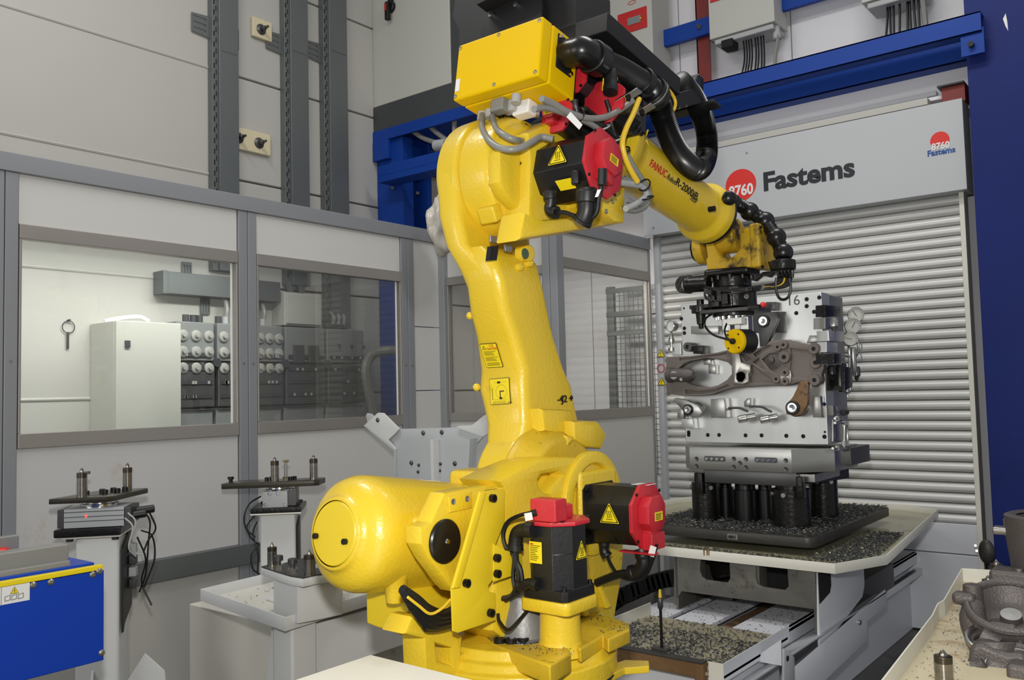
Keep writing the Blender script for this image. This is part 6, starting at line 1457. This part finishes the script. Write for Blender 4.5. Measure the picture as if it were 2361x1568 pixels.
for p, q in zip(L_, L_[1:]): b.loft([[Vector((p[0], p[1], RZ-.05)), Vector((q[0], q[1], RZ-.05)), Vector((q[0], q[1], RZ)), Vector((p[0], p[1], RZ))], [Vector((p[0]+.004, p[1]-.003, RZ-.05)), Vector((q[0]+.004, q[1]-.003, RZ-.05)), Vector((q[0]+.004, q[1]-.003, RZ)), Vector((p[0]+.004, p[1]-.003, RZ))]])
b.build('tray_lip', 'cream', rt_)
for x_, y_ in ((-.3, 1.9), (-.3, 3.2)): B().box(x_-.05, x_+.05, y_-.05, y_+.05, 0, RZ-.05).build('leg', 'white_paint', rt_, bev=.006)
def pin(base, r_, h_, par=None, label=None, tip=.03, collar=True):
    """locating pin: steel body, black collar, pointed tip"""
    base = Vector(base)
    if par is None: par = thing('locating_pin', label, 'locating pin', tuple(base))
    B().lathe(base, Z_, [(0, r_*1.02), (.003, r_), (h_*.72, r_)], 24).build('pin_body', 'pin', par)
    B().lathe(base+Z_*h_*.72, Z_, [(0, r_), (h_*.26, r_), (h_*.28, r_*.9), (h_*.28, 0)], 24).build('pin_collar', 'pin_black', par)
    B().lathe(base+Z_*h_, Z_, [(-.002, r_*.46), (tip*.25, r_*.46), (tip*.8, r_*.18), (tip, 0)], 16).build('pin_tip', 'pin', par)
p = A(2177, 1568, 'y', rz(2177, 1600)[1]+.05); yq_ = A(2177, 1580, 'z', RZ-.046)
def pinpx(px, ybot, ytop, wpx, label, ytip):
    g0 = A(px, ybot, 'z', RZ-.046); k = wpx/2*(g0-CAMP).dot(_v)/FPX
    h_ = A(px, ytop, 'y', g0.y).z-g0.z; tp = A(px, ytip, 'y', g0.y).z-g0.z-h_
    pin(g0, k, h_, None, label, tp)
pinpx(2177, 1568, 1512, 40, 'steel locating pin with black collar standing alone in the front of the rusty tray', 1497)
pinpx(2300, 1350, 1300, 27, 'taller steel locating pin near the far corner of the rusty tray', 1290)
pinpx(2280, 1362, 1336, 27, 'shorter steel locating pin with bright conical tip, half behind the castings', 1326)
S15 = (2180, 1170, 3.939)
def K(px, py_, y): return A(px, py_, 'y', y)
def kz(l, y): return [K(*q, y) for q in Z(l, *S15)]
ky = rz(2330, 1470)[1]+.05
c1 = thing('raw_casting', 'dark rough casting with a deep round cup and grey hub, lying on the tray', 'casting', (*rz(2340, 1480), RZ-.046))
def blobs(par, name, ma, els):
    mb = bpy.data.metaballs.new('m'); mb.resolution = .012; mb.render_resolution = .012; mb.threshold = .4
    for p, r_ in els: e = mb.elements.new(type='BALL'); e.co = p; e.radius = r_*1.25
    o = bpy.data.objects.new('m', mb); COL.objects.link(o); bpy.context.view_layer.update()
    me = bpy.data.meshes.new_from_object(o.evaluated_get(bpy.context.evaluated_depsgraph_get())); bpy.data.objects.remove(o)
    me.transform(MW[par.name].inverted())
    for f in me.polygons: f.use_smooth = True
    me.name = name; return link(name, me, ma, par)
def toc(p): return (CAMP-p).normalized()
cc = K(2330, 1396, ky); ax_ = (toc(cc)*.55+Z_).normalized()
cup = B().lathe(cc-ax_*.03, ax_, [(-.08, .06), (-.03, .098), (.015, .112), (.028, .106), (.022, .092), (-.01, .076), (-.025, .05), (-.025, .028), (.0, .026), (.0, .0)], 48).build('cup', 'cast_dark', c1, bev=0, sharp=60)
B().torus(cc-ax_*.003, ax_, .103, .011, 44, 10).build('rim', 'cast_dark', cup)
B().lathe(cc-ax_*.028, ax_, [(0, .0255), (.001, .0)], 32, caps=False).build('hub_face', 'conduit', cup)
blobs(c1, 'cup_flank', 'cast_dark', [(K(*Z([q], *S15)[0], ky-dy), r_) for q, r_, dy in (((262, 900), .032, 0), ((245, 970), .036, .01), ((250, 1040), .04, .02), ((285, 1130), .042, .03), ((350, 1210), .04, .04), ((430, 1260), .04, .05), ((520, 1280), .04, .05), ((610, 1280), .045, .04), ((700, 1240), .05, .03), ((800, 1230), .06, 0), ((300, 1220), .037, .03))])
B().tube(kz([(330, 1160), (400, 1200), (470, 1250)], ky-.07), lambda t, i: .036, 24).build('spindle_boss', 'cast_dark', c1, sharp=80)
for dx in (.0, .07): B().boxm(Matrix.Translation((cc.x-.02+dx, cc.y+.02, (cc.z+RZ-.05)/2-.02)), .07, .08, cc.z-RZ+.0).build('casting_foot', 'cast_dark', c1, bev=.01)
q0 = K(*Z([(440, 1215)], *S15)[0], ky-.10)
B().torus(q0, (.2, -.35, 1), .062, .007, 36, 8).build('machined_groove', 'chrome', c1)
B().torus(q0-Z_*.014, (.2, -.35, 1), .055, .009, 36, 8).build('machined_groove', 'cast_dark', c1)
B().lathe(q0, (.1, -.2, -1), [(0, .06), (.03, .055), (.06, .07), (.1, .07)], 32).build('lower_boss', 'cast_dark', c1, bev=.004)
p = K(*Z([(245, 725)], *S15)[0], ky+.02)
B().lathe(p-Z_*.05, Z_, [(-.03, .03), (0, .027), (.055, .024), (.058, .02), (.058, 0)], 24).build('bolt_boss', 'cast_dark', c1)
p = K(*Z([(130, 820)], *S15)[0], ky+.0); B().boxm(Matrix.Translation(p+X_*.012), .06, .045, .035).build('side_lug', 'cast_dark', c1, bev=.014, seg=3)
c2_ = thing('raw_casting', 'dark rough casting with a wide ring opening in the bottom right corner', 'casting', (*rz(2340, 1568), RZ-.046))
k2 = ky-.17
B().prism(kz([(215, 1250), (330, 1235), (440, 1290), (560, 1330), (720, 1330), (860, 1700), (100, 1700), (160, 1470), (200, 1380)], k2), (0, .09, 0)).build('body', 'cast_dark', c2_, bev=.02, seg=3)
cc = K(*Z([(640, 1500)], *S15)[0], k2-.01); ax_ = (toc(cc)+Z_*1.0).normalized()
B().lathe(cc, ax_, [(-.06, .08), (-.01, .088), (.008, .084), (.008, .072), (-.03, .066), (-.035, .0)], 44).build('ring_seat', 'cast_dark', c2_, sharp=60)
B().torus(cc+ax_*.002, ax_, .069, .004, 40, 6).build('machined_edge', 'castmach', c2_)
B().boxm(frame(K(*Z([(700, 1540)], *S15)[0], k2-.04), X_, Y_, Z_), .06, .07, .07).build('centre_lug', 'cast_dark', c2_, bev=.012, seg=3)
B().tube(kz([(230, 1440), (290, 1440), (350, 1410)], k2-.02), .013, 10).build('web', 'cast_dark', c2_)
c3 = thing('raw_casting', 'dark upright casting with hollow round neck, farthest on the tray by the blue column', 'casting', (*rz(2361, 1360), RZ-.046))
k3 = ky+.42
zb3 = RZ-.05; pp_ = K(*Z([(945, 260)], *S15)[0], k3)
B().lathe((pp_.x, pp_.y, pp_.z+.06), -Z_, [(.0, .085), (-.006, .105), (.0, .118), (.05, .118), (.16, .105), (.22, .10), (.24, .12), (.31, .13), (.36, .12), (pp_.z+.06-zb3, .13)], 40, caps=False).build('neck', 'cast_dark', c3, sharp=60)
B().lathe((pp_.x, pp_.y, pp_.z+.055), -Z_, [(0, .09), (.12, .08), (.12, 0)], 36, caps=False).build('neck_bore', 'cast_dark', c3)
p = K(*Z([(612, 140)], *S15)[0], k3-.02); q = K(*Z([(560, 210)], *S15)[0], k3-.02)
B().lathe(p+Z_*.012, -Z_, [(0, .024), (.004, .027), (.05, .026)], 20).build('bolt_boss', 'castmach', c3)
B().boxm(Matrix.Translation(q), .075, .05, .022).build('side_lug', 'castmach', c3, bev=.006)
B().boxm(Matrix.Translation(K(*Z([(660, 640)], *S15)[0], k3-.08)), .14, .1, .05).build('foot', 'cast_dark', c3, bev=.012, seg=3)
for q in ((620, 600), (668, 578)): p = K(*Z([q], *S15)[0], k3-.1); B().cyl(p, p+Z_*.008, .012, n=12).build('stud', 'castmach', c3)
def f_rt(r):
    t_ = r.random(); p = Vector(e_[0]).lerp(Vector(e_[4]), t_)+Vector((r.uniform(.02, .14), 0)); return (p.x, p.y, RZ-.044)
scatter('rust_specks', 'dark grit specks scattered on the rusty casting tray', 420, f_rt, .0022, 'chip', 'grit')
t = thing('round_knob', 'dark round knob on the wall beside the shutter corner', 'knob', tuple(A(2268, 1275, 'y', 5.9)))
B().sphere(A(2275, 1272, 'y', 5.9), .045, 16, (1, .5, 1.6)).build('knob_body', 'pallet', t)
# ============================================================ LEFT SIDE STANDS
def pedestal(px, py_, depth, rot, label, cat='stand'):
    p = CAMP+ray(px, py_)*depth
    t = thing('gripper_stand', label, cat, (p.x, p.y, 0), R(rot)); t['_'] = 0; del t['_']
    return t, p
def LB(t, name, ma, x0, x1, y0, y1, z0, z1, bev=.003, par=None): return B().box(x0, x1, y0, y1, z0, z1, MW[t.name]).build(name, ma, par or t, bev=bev)
def LP(t, x, y, z): return MW[t.name] @ Vector((x, y, z))
# stand 1
t, p = pedestal(221, 1235, 3.62, 50, 'white pedestal carrying a silver gripper and tilted dark plate, left foreground')
LB(t, 'column', 'white_paint', -.085, .085, .02, .21, 0, 1.045, .014)
LB(t, 'foot_plate', 'white_paint', -.15, .16, -.04, .28, 0, .015)
B().prism([LP(t, .085, .1, .0), LP(t, .30, .1, .0), LP(t, .25, .1, .45), LP(t, .17, .1, .53), LP(t, .085, .1, .40)], (LP(t, 0, .01, 0)-LP(t, 0, 0, 0))).build('gusset', 'white_paint', t, bev=.002)
B().prism([LP(t, -.02, .02, .0), LP(t, -.02, -.2, .0), LP(t, -.02, .02, .5)], (LP(t, .01, 0, 0)-LP(t, 0, 0, 0))).build('gusset', 'white_paint', t, bev=.002)
LB(t, 'head_plate', 'cream', -.125, .10, -.02, .24, 1.042, 1.052)
for x in (-.1, .075): B().cyl(LP(t, x, -.0, 1.03), LP(t, x, -.0, 1.042), .014, n=6).build('nut', 'bolt_black', t)
LB(t, 'black_plate', 'oily', -.15, .105, -.045, .25, 1.052, 1.085, .006)
g_ = LB(t, 'gripper_body', 'gripper_alu', -.115, .115, -.03, .14, 1.087, 1.165, .002)
for z in (1.112, 1.13, 1.15): LB(t, 'groove', 'steel_dark', -.135, .135, -.031, -.029, z, z+.003, 0)
for s in (-1, 1): LB(t, 'gripper_jaw', 'steel_dark', min(s*.117, s*.14), max(s*.117, s*.14), -.028, .14, 1.09, 1.163, .002)
B().sphere(LP(t, -.03, -.031, 1.134), .0045, 8).build('status_lamp', 'led_red', t)
B().lathe(LP(t, .0, .06, 1.165), Z_, [(0, .075), (.012, .075), (.014, .068), (.026, .066)], 32).build('rotary_flange', 'chrome', t)
fz = MW[t.name] @ Matrix.Translation((0, 0, 1.19))
flat('carrier_plate', [[(-.165, -.05), (.055, -.055), (.075, -.04), (.155, .24), (.145, .26), (.0, .26), (-.06, .2)]], fz, .022, 'carrier', t, .003)
def lpin(x, y, z, r_=.0185, h_=.10): 
    base = LP(t, x, y, z)
    B().lathe(base, Z_, [(0, r_), (h_*.78, r_)], 20).build('pin_body', 'pin', t)
    B().lathe(base+Z_*h_*.78, Z_, [(0, r_*1.05), (h_*.2, r_*1.05), (h_*.22, r_*.8)], 20).build('pin_collar', 'pin_black', t)
    B().lathe(base+Z_*h_, Z_, [(0, r_*.42), (.01, r_*.42), (.022, 0)], 14).build('pin_tip', 'pin', t)
lpin(-.05, -.02, 1.212); lpin(.085, .17, 1.212)
def hexbolt(x, y, z, h_=.085):
    B().cyl(LP(t, x, y, z), LP(t, x, y, z+h_), .009, n=12).build('zinc_bolt', 'chrome', t)
    B().cyl(LP(t, x, y, z+h_), LP(t, x, y, z+h_+.012), .02, n=6).build('bolt_head', 'chrome', t); B().cyl(LP(t, x, y, z), LP(t, x, y, z+.016), .017, n=6).build('bolt_nut', 'chrome', t)
hexbolt(-.06, .07, 1.212)
for x, y in ((.02, .06), (.0, .1), (.06, .1), (.08, .15), (.035, .14)): B().lathe(LP(t, x, y, 1.212), Z_, [(0, .012), (.018, .012), (.018, .006), (.01, 0)], 12).build('socket_bolt', 'bolt_black', t)
for k in range(2): B().cyl(LP(t, .12, .03+.06*k, 1.12+.01*k), LP(t, .185+.02*k, .05+.07*k, 1.125+.01*k), .017, n=16).build('sensor_barrel', 'rubber', t, bev=.004)
for pts in ([(.13, -.03, 1.14), (.16, -.03, 1.10), (.14, -.03, 1.02), (.15, .0, .97), (.17, .02, .96)], [(.12, -.035, 1.12), (.15, -.035, 1.08), (.135, -.035, 1.0), (.155, 0, .955)]): cab('sensor_lead', [LP(t, *q) for q in pts], .0035, t, 'plastic', 6)
for pts in ([(.185, .06, 1.12), (.195, .08, 1.08), (.185, .1, 1.0), (.17, .12, .86), (.14, .14, .78)], [(.19, .1, 1.12), (.21, .12, 1.05), (.18, .12, 1.0), (.16, .12, .95)], [(.16, .08, 1.05), (.2, .1, 1.02), (.205, .12, .92), (.16, .14, .8)], [(.14, .1, 1.02), (.17, .12, .92), (.15, .14, .82), (.19, .14, .72)]): cab('black_cable', [LP(t, *q) for q in pts], .0038, t, 'rubber', 6)
flat('cable_bracket', [[(0, .64), (.0, .99), (.13, 1.05), (.17, 1.05), (.17, .72), (.04, .67), (.02, .64)]], frame(LP(t, .092, .03, 0), (LP(t, 0, 1, 0)-LP(t, 0, 0, 0)), Z_, (LP(t, 1, 0, 0)-LP(t, 0, 0, 0))), .006, 'rubber', t, .001)
for k in range(4): LB(t, 'valve', 'plastic' if k % 2 else 'steel_dark', .10, .13, .12, .16, .8+.05*k, .84+.05*k, .004)
# stand 2
t, p = pedestal(640, 1165, 4.52, 46, 'white pedestal with level dark carrier plate and two pins, between tray table and partition')
LB(t, 'column', 'white_paint', -.095, .085, .03, .2, 0, 1.0, .012)
LB(t, 'head_plate', 'cream', -.135, .12, -.02, .26, 1.0, 1.008); LB(t, 'black_plate', 'oily', -.135, .12, -.02, .26, 1.008, 1.034, .006)
for x, y in ((.09, .22), (.09, .1), (-.1, .2)): B().cyl(LP(t, x, y, 1.034), LP(t, x, y, 1.045), .014, n=6).build('bolt', 'bolt_black', t)
LB(t, 'gripper_body', 'gripper_alu', -.075, .05, .0, .16, 1.034, 1.118, .002); LB(t, 'gripper_jaw', 'steel_dark', -.07, .09, .04, .17, 1.036, 1.125, .002)
for x, z in ((-.04, 1.105), (-.0, 1.105), (-.062, 1.05), (.035, 1.05)): B().lathe(LP(t, x, .0, z), LP(t, 0, -1, 0)-LP(t, 0, 0, 0), [(0, .009), (.004, .009), (.004, .004), (.0, 0)], 12).build('socket_screw', 'chrome', t)
B().lathe(LP(t, .0, .08, 1.118), Z_, [(0, .085), (.006, .085), (.008, .07), (.022, .068)], 32).build('rotary_flange', 'chrome', t)
flat('carrier_plate', [[(-.27, -.05), (.19, -.05), (.215, -.03), (.235, .10), (.22, .12), (-.2, .12), (-.25, .04)]], MW[t.name] @ Matrix.Translation((0, 0, 1.142)), .028, 'carrier', t, .003)
lpin(-.01, -.02, 1.17, .02, .105); lpin(.18, .04, 1.17, .02, .105); hexbolt(.035, .06, 1.17, .09)
B().lathe(LP(t, -.24, .04, 1.17), Z_, [(0, .01), (.012, .01), (.014, .016), (.026, .016)], 12).build('rubber_stop', 'bolt_black', t)
for x, y in ((-.06, .05), (-.04, .08), (.06, .04), (.08, .06)): B().lathe(LP(t, x, y, 1.17), Z_, [(0, .011), (.016, .011), (.016, 0)], 12).build('socket_bolt', 'bolt_black', t)
for pts in ([(-.09, .05, 1.09), (-.15, .04, 1.05), (-.175, .04, .97), (-.14, .04, .88), (-.1, .05, .84)], [(-.12, .1, 1.0), (-.165, .06, .93), (-.12, .05, .88)], [(-.1, .04, .84), (-.14, .04, .79), (-.13, .04, .72), (-.1, .05, .69)], [(-.11, .04, .96), (-.13, .04, .9), (-.105, .04, .8), (-.11, .05, .7)]): cab('black_cable', [LP(t, *q) for q in pts], .0045, t, 'rubber', 6)
flat('cable_bracket', [[(0, .62), (.0, .93), (.1, .97), (.13, .97), (.13, .66)]], frame(LP(t, .09, .05, 0), (LP(t, 0, 1, 0)-LP(t, 0, 0, 0)), Z_, (LP(t, 1, 0, 0)-LP(t, 0, 0, 0))), .005, 'rubber', t, .001)
# tray table
TT = .8
def tz(px, py_, z=TT): p = A(px, py_, 'z', z); return (p.x, p.y)
a_, b2_ = tz(462, 1358), tz(657, 1424); c_ = (b2_[0]-.07, b2_[1]+1.0); d_ = (a_[0]-.07, a_[1]+.85)
tb_ = thing('tray_table', 'white lipped tray table with oily stains, left of the yellow balancer', 'table', (-3.0, 2.4, 0))
pol2 = [a_, b2_, c_, d_]
flat('tray_lip', [pol2, inset(pol2, .006)[::-1]], frZ(TT-.05), .05, 'white_paint', tb_, .001)
flat('tray_floor', [inset(pol2, .003)], frZ(TT-.048), .005, 'tray_white', tb_)
lx, ly = b2_[0]-.1, b2_[1]+.12
B().box(lx-.06, lx+.06, ly-.06, ly+.06, 0, TT-.05).build('leg', 'white_paint', tb_, bev=.012)
B().box(lx-.05, lx+.05, ly+.06, ly+1.0, TT-.26, TT-.07).build('cross_member', 'white_paint', tb_, bev=.006)
B().prism([Vector((lx-.06, ly, TT-.06)), Vector((lx-.14, ly, TT-.06)), Vector((lx-.26, ly, .05)), Vector((lx-.06, ly, .05))], (0, .01, 0)).build('gusset', 'white_paint', tb_, bev=.002)
B().box(lx-.09, lx-.03, ly+.8, ly+.9, 0, TT-.26).build('leg', 'white_paint', tb_, bev=.008)
# white cast rest with pins
zt_c = .945
cr = thing('locating_rest', 'white cast forked rest with dark machined top and two pins on the tray table', 'rest', (*tz(680, 1380, TT-.04), TT-.043))
def cz(l, z): return [tuple(A(*q, 'z', z).xy) for q in l]
S16 = (440, 1020, 2.862)
top_o = Z([(465, 818), (505, 808), (600, 800), (800, 748), (1000, 700), (1000, 745), (830, 790), (760, 812), (800, 835), (1000, 800), (1000, 850), (830, 872), (740, 892), (660, 880), (560, 850)], *S16)
flat('machined_top', [cz(top_o, zt_c)], frZ(zt_c-.004), .004, 'steel_dark', cr)
flat('casting_rim', [cz(top_o, zt_c)], frZ(zt_c-.036), .032, 'white_paint', cr, .004)
lo = Z([(545, 838), (600, 850), (700, 880), (830, 860), (1000, 830), (1000, 780), (800, 800), (640, 820)], *S16)
flat('casting_body', [cz(lo, zt_c-.0)], frZ(TT-.03), zt_c-.035-TT+.03, 'white_paint', cr, .006)
flat('base_flange', [cz(Z([(495, 1022), (560, 1000), (800, 1040), (802, 1060), (705, 1085), (680, 1084)], *S16), TT-.03)], frZ(TT-.043), .012, 'white_paint', cr, .003)
for q, r_, h_ in (((537, 812), .018, .07), ((784, 874), .021, .072)):
    p = A(*Z([q], *S16)[0], 'z', zt_c)
    B().lathe(p, Z_, [(0, r_), (h_*.8, r_)], 20).build('pin_body', 'pin', cr); B().lathe(p+Z_*h_*.8, Z_, [(0, r_), (h_*.2, r_), (h_*.22, r_*.85), (h_*.22, 0)], 20).build('pin_collar', 'pin_black', cr)
    B().lathe(p+Z_*h_, Z_, [(0, r_*.4), (.008, r_*.4), (.022, 0)], 14).build('pin_tip', 'pin', cr)
for q in ((578, 836), (672, 858)):
    p = A(*Z([q], *S16)[0], 'z', zt_c)
    B().cyl(p, p+Z_*.016, .02, n=6).build('lock_nut', 'chrome', cr); B().lathe(p+Z_*.016, Z_, [(0, .01), (.014, .01), (.016, .018), (.034, .018), (.036, .014)], 14).build('rest_button', 'steel_dark', cr)
p = A(*Z([(724, 1045)], *S16)[0], 'z', TT-.03); B().lathe(p, Z_, [(0, .016), (.005, .016), (.005, .01), (.018, .01)], 12).build('anchor_bolt', 'bolt_black', cr)
def f_tt(r):
    x, y = r.uniform(a_[0]+.03, b2_[0]-.03), r.uniform(b2_[1]+.1, c_[1]-.1); return (x, y, TT-.041)
scatter('table_grit', 'tiny dark grit specks on the white tray table', 170, f_tt, .004, 'chip', 'grit')
# box plinth against the partition under the tray table
t = thing('concrete_plinth', 'off-white stained box plinth against the partition behind the tray table', 'plinth', (-4.0, 2.6, 0))
q0, q1 = A(436, 1392, 'z', .62), A(403, 1378, 'z', .62)
B().box(q0.x, q0.x+1.0, q0.y, q0.y+.62, 0, .62).build('plinth_body', 'tray_white', t, bev=.006)
# grey white welded stand behind the robot
S17 = (820, 930, 7.616)
YS = 3.5
t = thing('welded_bracket_stand', 'pale grey welded stand with two raised angled arms, behind the yellow balancer', 'stand', (-3.3, YS, 0))
def wp(l, y=YS): return PY(Z(l, *S17), y)
flat('main_plate', [wp([(780, 450), (1750, 425), (2230, 590), (2050, 800), (2000, 1400), (2000, 4000), (700, 4000), (710, 800), (570, 640)])], frY(YS+.012), .012, 'white_grey', t, .001)
flat('left_arm', [wp([(150, 385), (390, 165), (480, 170), (530, 220), (760, 450), (700, 520), (570, 640), (690, 800)], YS-.02)], frY(YS-.008), .012, 'white_paint', t, .001)
flat('left_flange', [wp([(110, 215), (135, 175), (200, 190), (260, 240), (150, 385)], YS+.02)], frY(YS+.06), .01, 'white_grey', t, .001)
B().prism([A(*q, 'y', YS-.02) for q in Z([(150, 385), (690, 800), (690, 4000), (675, 4000), (675, 830), (140, 395)], *S17)], (0, .12, 0)).build('left_edge_plate', 'white_grey', t)
flat('right_arm', [wp([(1750, 425), (1810, 395), (2040, 385), (2230, 230), (2700, -60), (2900, 200), (2230, 590)], YS-.02)], frY(YS-.008), .012, 'white_paint', t, .001)
B().prism([A(*q, 'y', YS-.05) for q in Z([(1310, 640), (1360, 640), (1375, 1400), (1330, 1400)], *S17)], (0, .05, 0)).build('stiffener', 'white_paint', t)
B().prism([A(*q, 'y', YS-.06) for q in Z([(1975, 620), (2010, 620), (1960, 1400), (1915, 1400)], *S17)], (0, .06, 0)).build('stiffener', 'white_grey', t)
for q, r_ in (((388, 293), .014), ((1188, 520), .014), ((1513, 508), .014), ((980, 1045), .014), ((1742, 1058), .014), ((1110, 1085), .01), ((1492, 1063), .01), ((1098, 1203), .01), ((1478, 1182), .01)):
    p = A(*Z([q], *S17)[0], 'y', YS-.02 if q[0] < 400 else YS); B().lathe(p, -Y_, [(0, r_), (.004, r_*.9), (.009, r_*.5), (.009, 0)], 14).build('button_bolt', 'steel_dark', t)
# ---------------- blue conveyor machine
XB = -2.75
t = thing('blue_conveyor', 'bright blue conveyor side panel with yellow strip and grey rail, bottom left corner', 'conveyor', (XB, .6, 0))
def xb_(px, py_, x=XB): return A(px, py_, 'x', x)
ze, ye_ = xb_(236, 1305).z, xb_(240, 1400).y
zlow = xb_(241, 1522).z
B().box(XB-.02, XB, -.6, ye_, zlow, ze-.013).build('side_panel', 'machine_blue', t, bev=.003)
B().box(XB-.02, XB+.002, -.6, ye_-.004, ze-.011, ze+.004).build('yellow_strip', 'sticker_y', t, bev=.002)
B().box(XB-.45, XB-.022, -.6, ye_-.02, ze-.03, ze+.012).build('top_cover', 'machine_blue', t, bev=.003)
B().box(XB-.43, XB-.02, -.6, ye_-.04, zlow+.02, ze-.03).build('frame_body', 'machine_blue', t)
B().box(XB-.06, XB-.03, -.6, ye_-.09, ze+.01, ze+.028).build('roller_channel', 'conduit', t, bev=.003)
B().box(XB-.12, XB-.06, -.6, ye_-.08, ze+.01, ze+.075).build('guide_rail', 'conduit', t, bev=.005)
B().box(XB-.4, XB-.37, -.6, ye_-.1, ze+.01, ze+.08).build('guide_rail', 'conduit', t, bev=.005)
for y_ in (-.4, ye_-.45): B().box(XB-.4, XB-.3, y_, y_+.08, 0, zlow+.02).build('leg', 'conduit', t, bev=.004)
for q in ((76, 1349), (117, 1342), (213, 1325), (228, 1317), (234, 1505)): p = xb_(*q); B().lathe(p, X_, [(0, .010), (.003, .010), (.007, .005), (.007, 0)], 14).build('button_screw', 'bolt', t)
P4 = [xb_(*q) for q in ((0, 1392), (68, 1383), (68, 1343), (0, 1352))]
fr = frame(Vector((XB, P4[1].y-.14, P4[1].z)), Y_, Z_, X_)
w_ = .14; h_ = P4[2].z-P4[1].z
lb = flat('warning_label', [[(0, 0), (w_, 0), (w_, h_), (0, h_)]], fr, .001, 'sticker_w', t)
for cx_, cz_, s_ in ((.03, h_*.42, .021), (.098, h_*.66, .012)):
    f3 = fr @ Matrix.Translation((cx_, cz_, .001))
    flat('label_triangle', [[(-s_, -s_*.6), (s_, -s_*.6), (0, s_*1.1)]], f3, .0006, 'ink', lb); flat('label_triangle', [[(-s_*.85, -s_*.5), (s_*.85, -s_*.5), (0, s_*.93)]], f3 @ Matrix.Translation((0, 0, .0006)), .0006, 'sticker_y', lb)
    flat('label_glyph', [[(-s_*.08, s_*.45), (s_*.08, s_*.45), (s_*.05, -s_*.15), (-s_*.05, -s_*.15)], circ(0, -s_*.3, s_*.08, 8)], f3 @ Matrix.Translation((0, 0, .0012)), .0006, 'ink', lb)
for k in range(3): flat('label_book', [[(.072+.018*k, .008), (.087+.018*k, .010), (.087+.018*k, .024), (.072+.018*k, .022)], [(.0732+.018*k, .0095), (.0858+.018*k, .0113), (.0858+.018*k, .0227), (.0732+.018*k, .0207)]], fr @ Matrix.Translation((0, 0, .001)), .0005, 'ink', lb)
t = thing('red_button', 'small red cap at the far left edge above the conveyor rail', 'button', tuple(A(3, 1277, 'x', -3.1)))
p = A(2, 1290, 'x', -3.1); B().lathe(p, Z_, [(-.012, .02), (0, .02), (.002, .026), (.03, .026), (.036, .02), (.036, 0)], 20).build('cap', 'logo_red', t)
B().box(p.x-.02, p.x+.02, p.y-.02, p.y+.02, 1.0, p.z-.01).build('button_post', 'rubber', t)
# white cabinet at the bottom
q = A(855, 1508, 'z', .95)
t = thing('white_cabinet', 'plain cream white cabinet top corner in the foreground before the robot base', 'cabinet', (q.x+.4, q.y-.4, 0))
B().box(q.x, q.x+.9, q.y-.9, q.y, .92, .95).build('top', 'cream', t, bev=.006)
B().box(q.x+.015, q.x+.885, q.y-.885, q.y-.015, 0, .918).build('body', 'cream', t, bev=.004)
# crumpled bag by the partition
t = thing('plastic_bag', 'crumpled greyish plastic bag hanging at the partition behind the elbow', 'bag', tuple(A(1015, 520, 'x', -4.1)))
bm = bmesh.new(); bmesh.ops.create_icosphere(bm, subdivisions=4, radius=1)
from mathutils import noise as NZ
cb_ = A(1030, 515, 'x', -4.0)
for v in bm.verts:
    n_ = NZ.noise(v.co*2.1)*.35+NZ.noise(v.co*4.3)*.10
    v.co = v.co*(1+n_); v.co = Vector((v.co.x*.08, v.co.y*.15, v.co.z*.21))+cb_
me = bpy.data.meshes.new('bag'); bm.transform(MW[t.name].inverted())
for f in bm.faces: f.smooth = True
bm.to_mesh(me); bm.free(); link('bag_skin', me, 'bag', t)
B().cyl(cb_+Z_*.2, (cb_.x, cb_.y, 3.2), .004, n=6).build('string', 'sticker_w', t)

flat('label_divider', [[(.062, 0), (.063, 0), (.063, h_), (.062, h_)]], fr @ Matrix.Translation((0, 0, .001)), .0005, 'ink', lb)
for y_ in (ye_-.10, ye_-.32, ye_-.5): pass

def f_led(r):
    a, c = r.choice(((1345, 1425), (1400, 1440), (1240, 1490), (1180, 1462), (1280, 1500), (1420, 1450), (1370, 1420)))
    p = A(a+r.uniform(-45, 45), c+r.uniform(-9, 9), 'z', lz+.0015); return tuple(p) if r.random() < .8 else None
scatter('metal_swarf', 'dark swarf specks lying on the yellow ledges of the robot base', 300, f_led, .0028, 'chip')
GR = {'locating_pin': 'locating pins on the casting tray', 'raw_casting': 'raw castings on the tray', 'gripper_stand': 'white gripper pedestals', 'cable_duct': 'vertical cable ducts on the hall wall', 'wall_inverter': 'inverters on the back wall', 'anchor_board': 'anchor boards on the hall wall', 'metal_swarf': 'metal swarf around the pallet table'}
for o in COL.objects:
    k = o.name.split('.')[0]
    if o.parent is None and k in GR: o['group'] = GR[k]
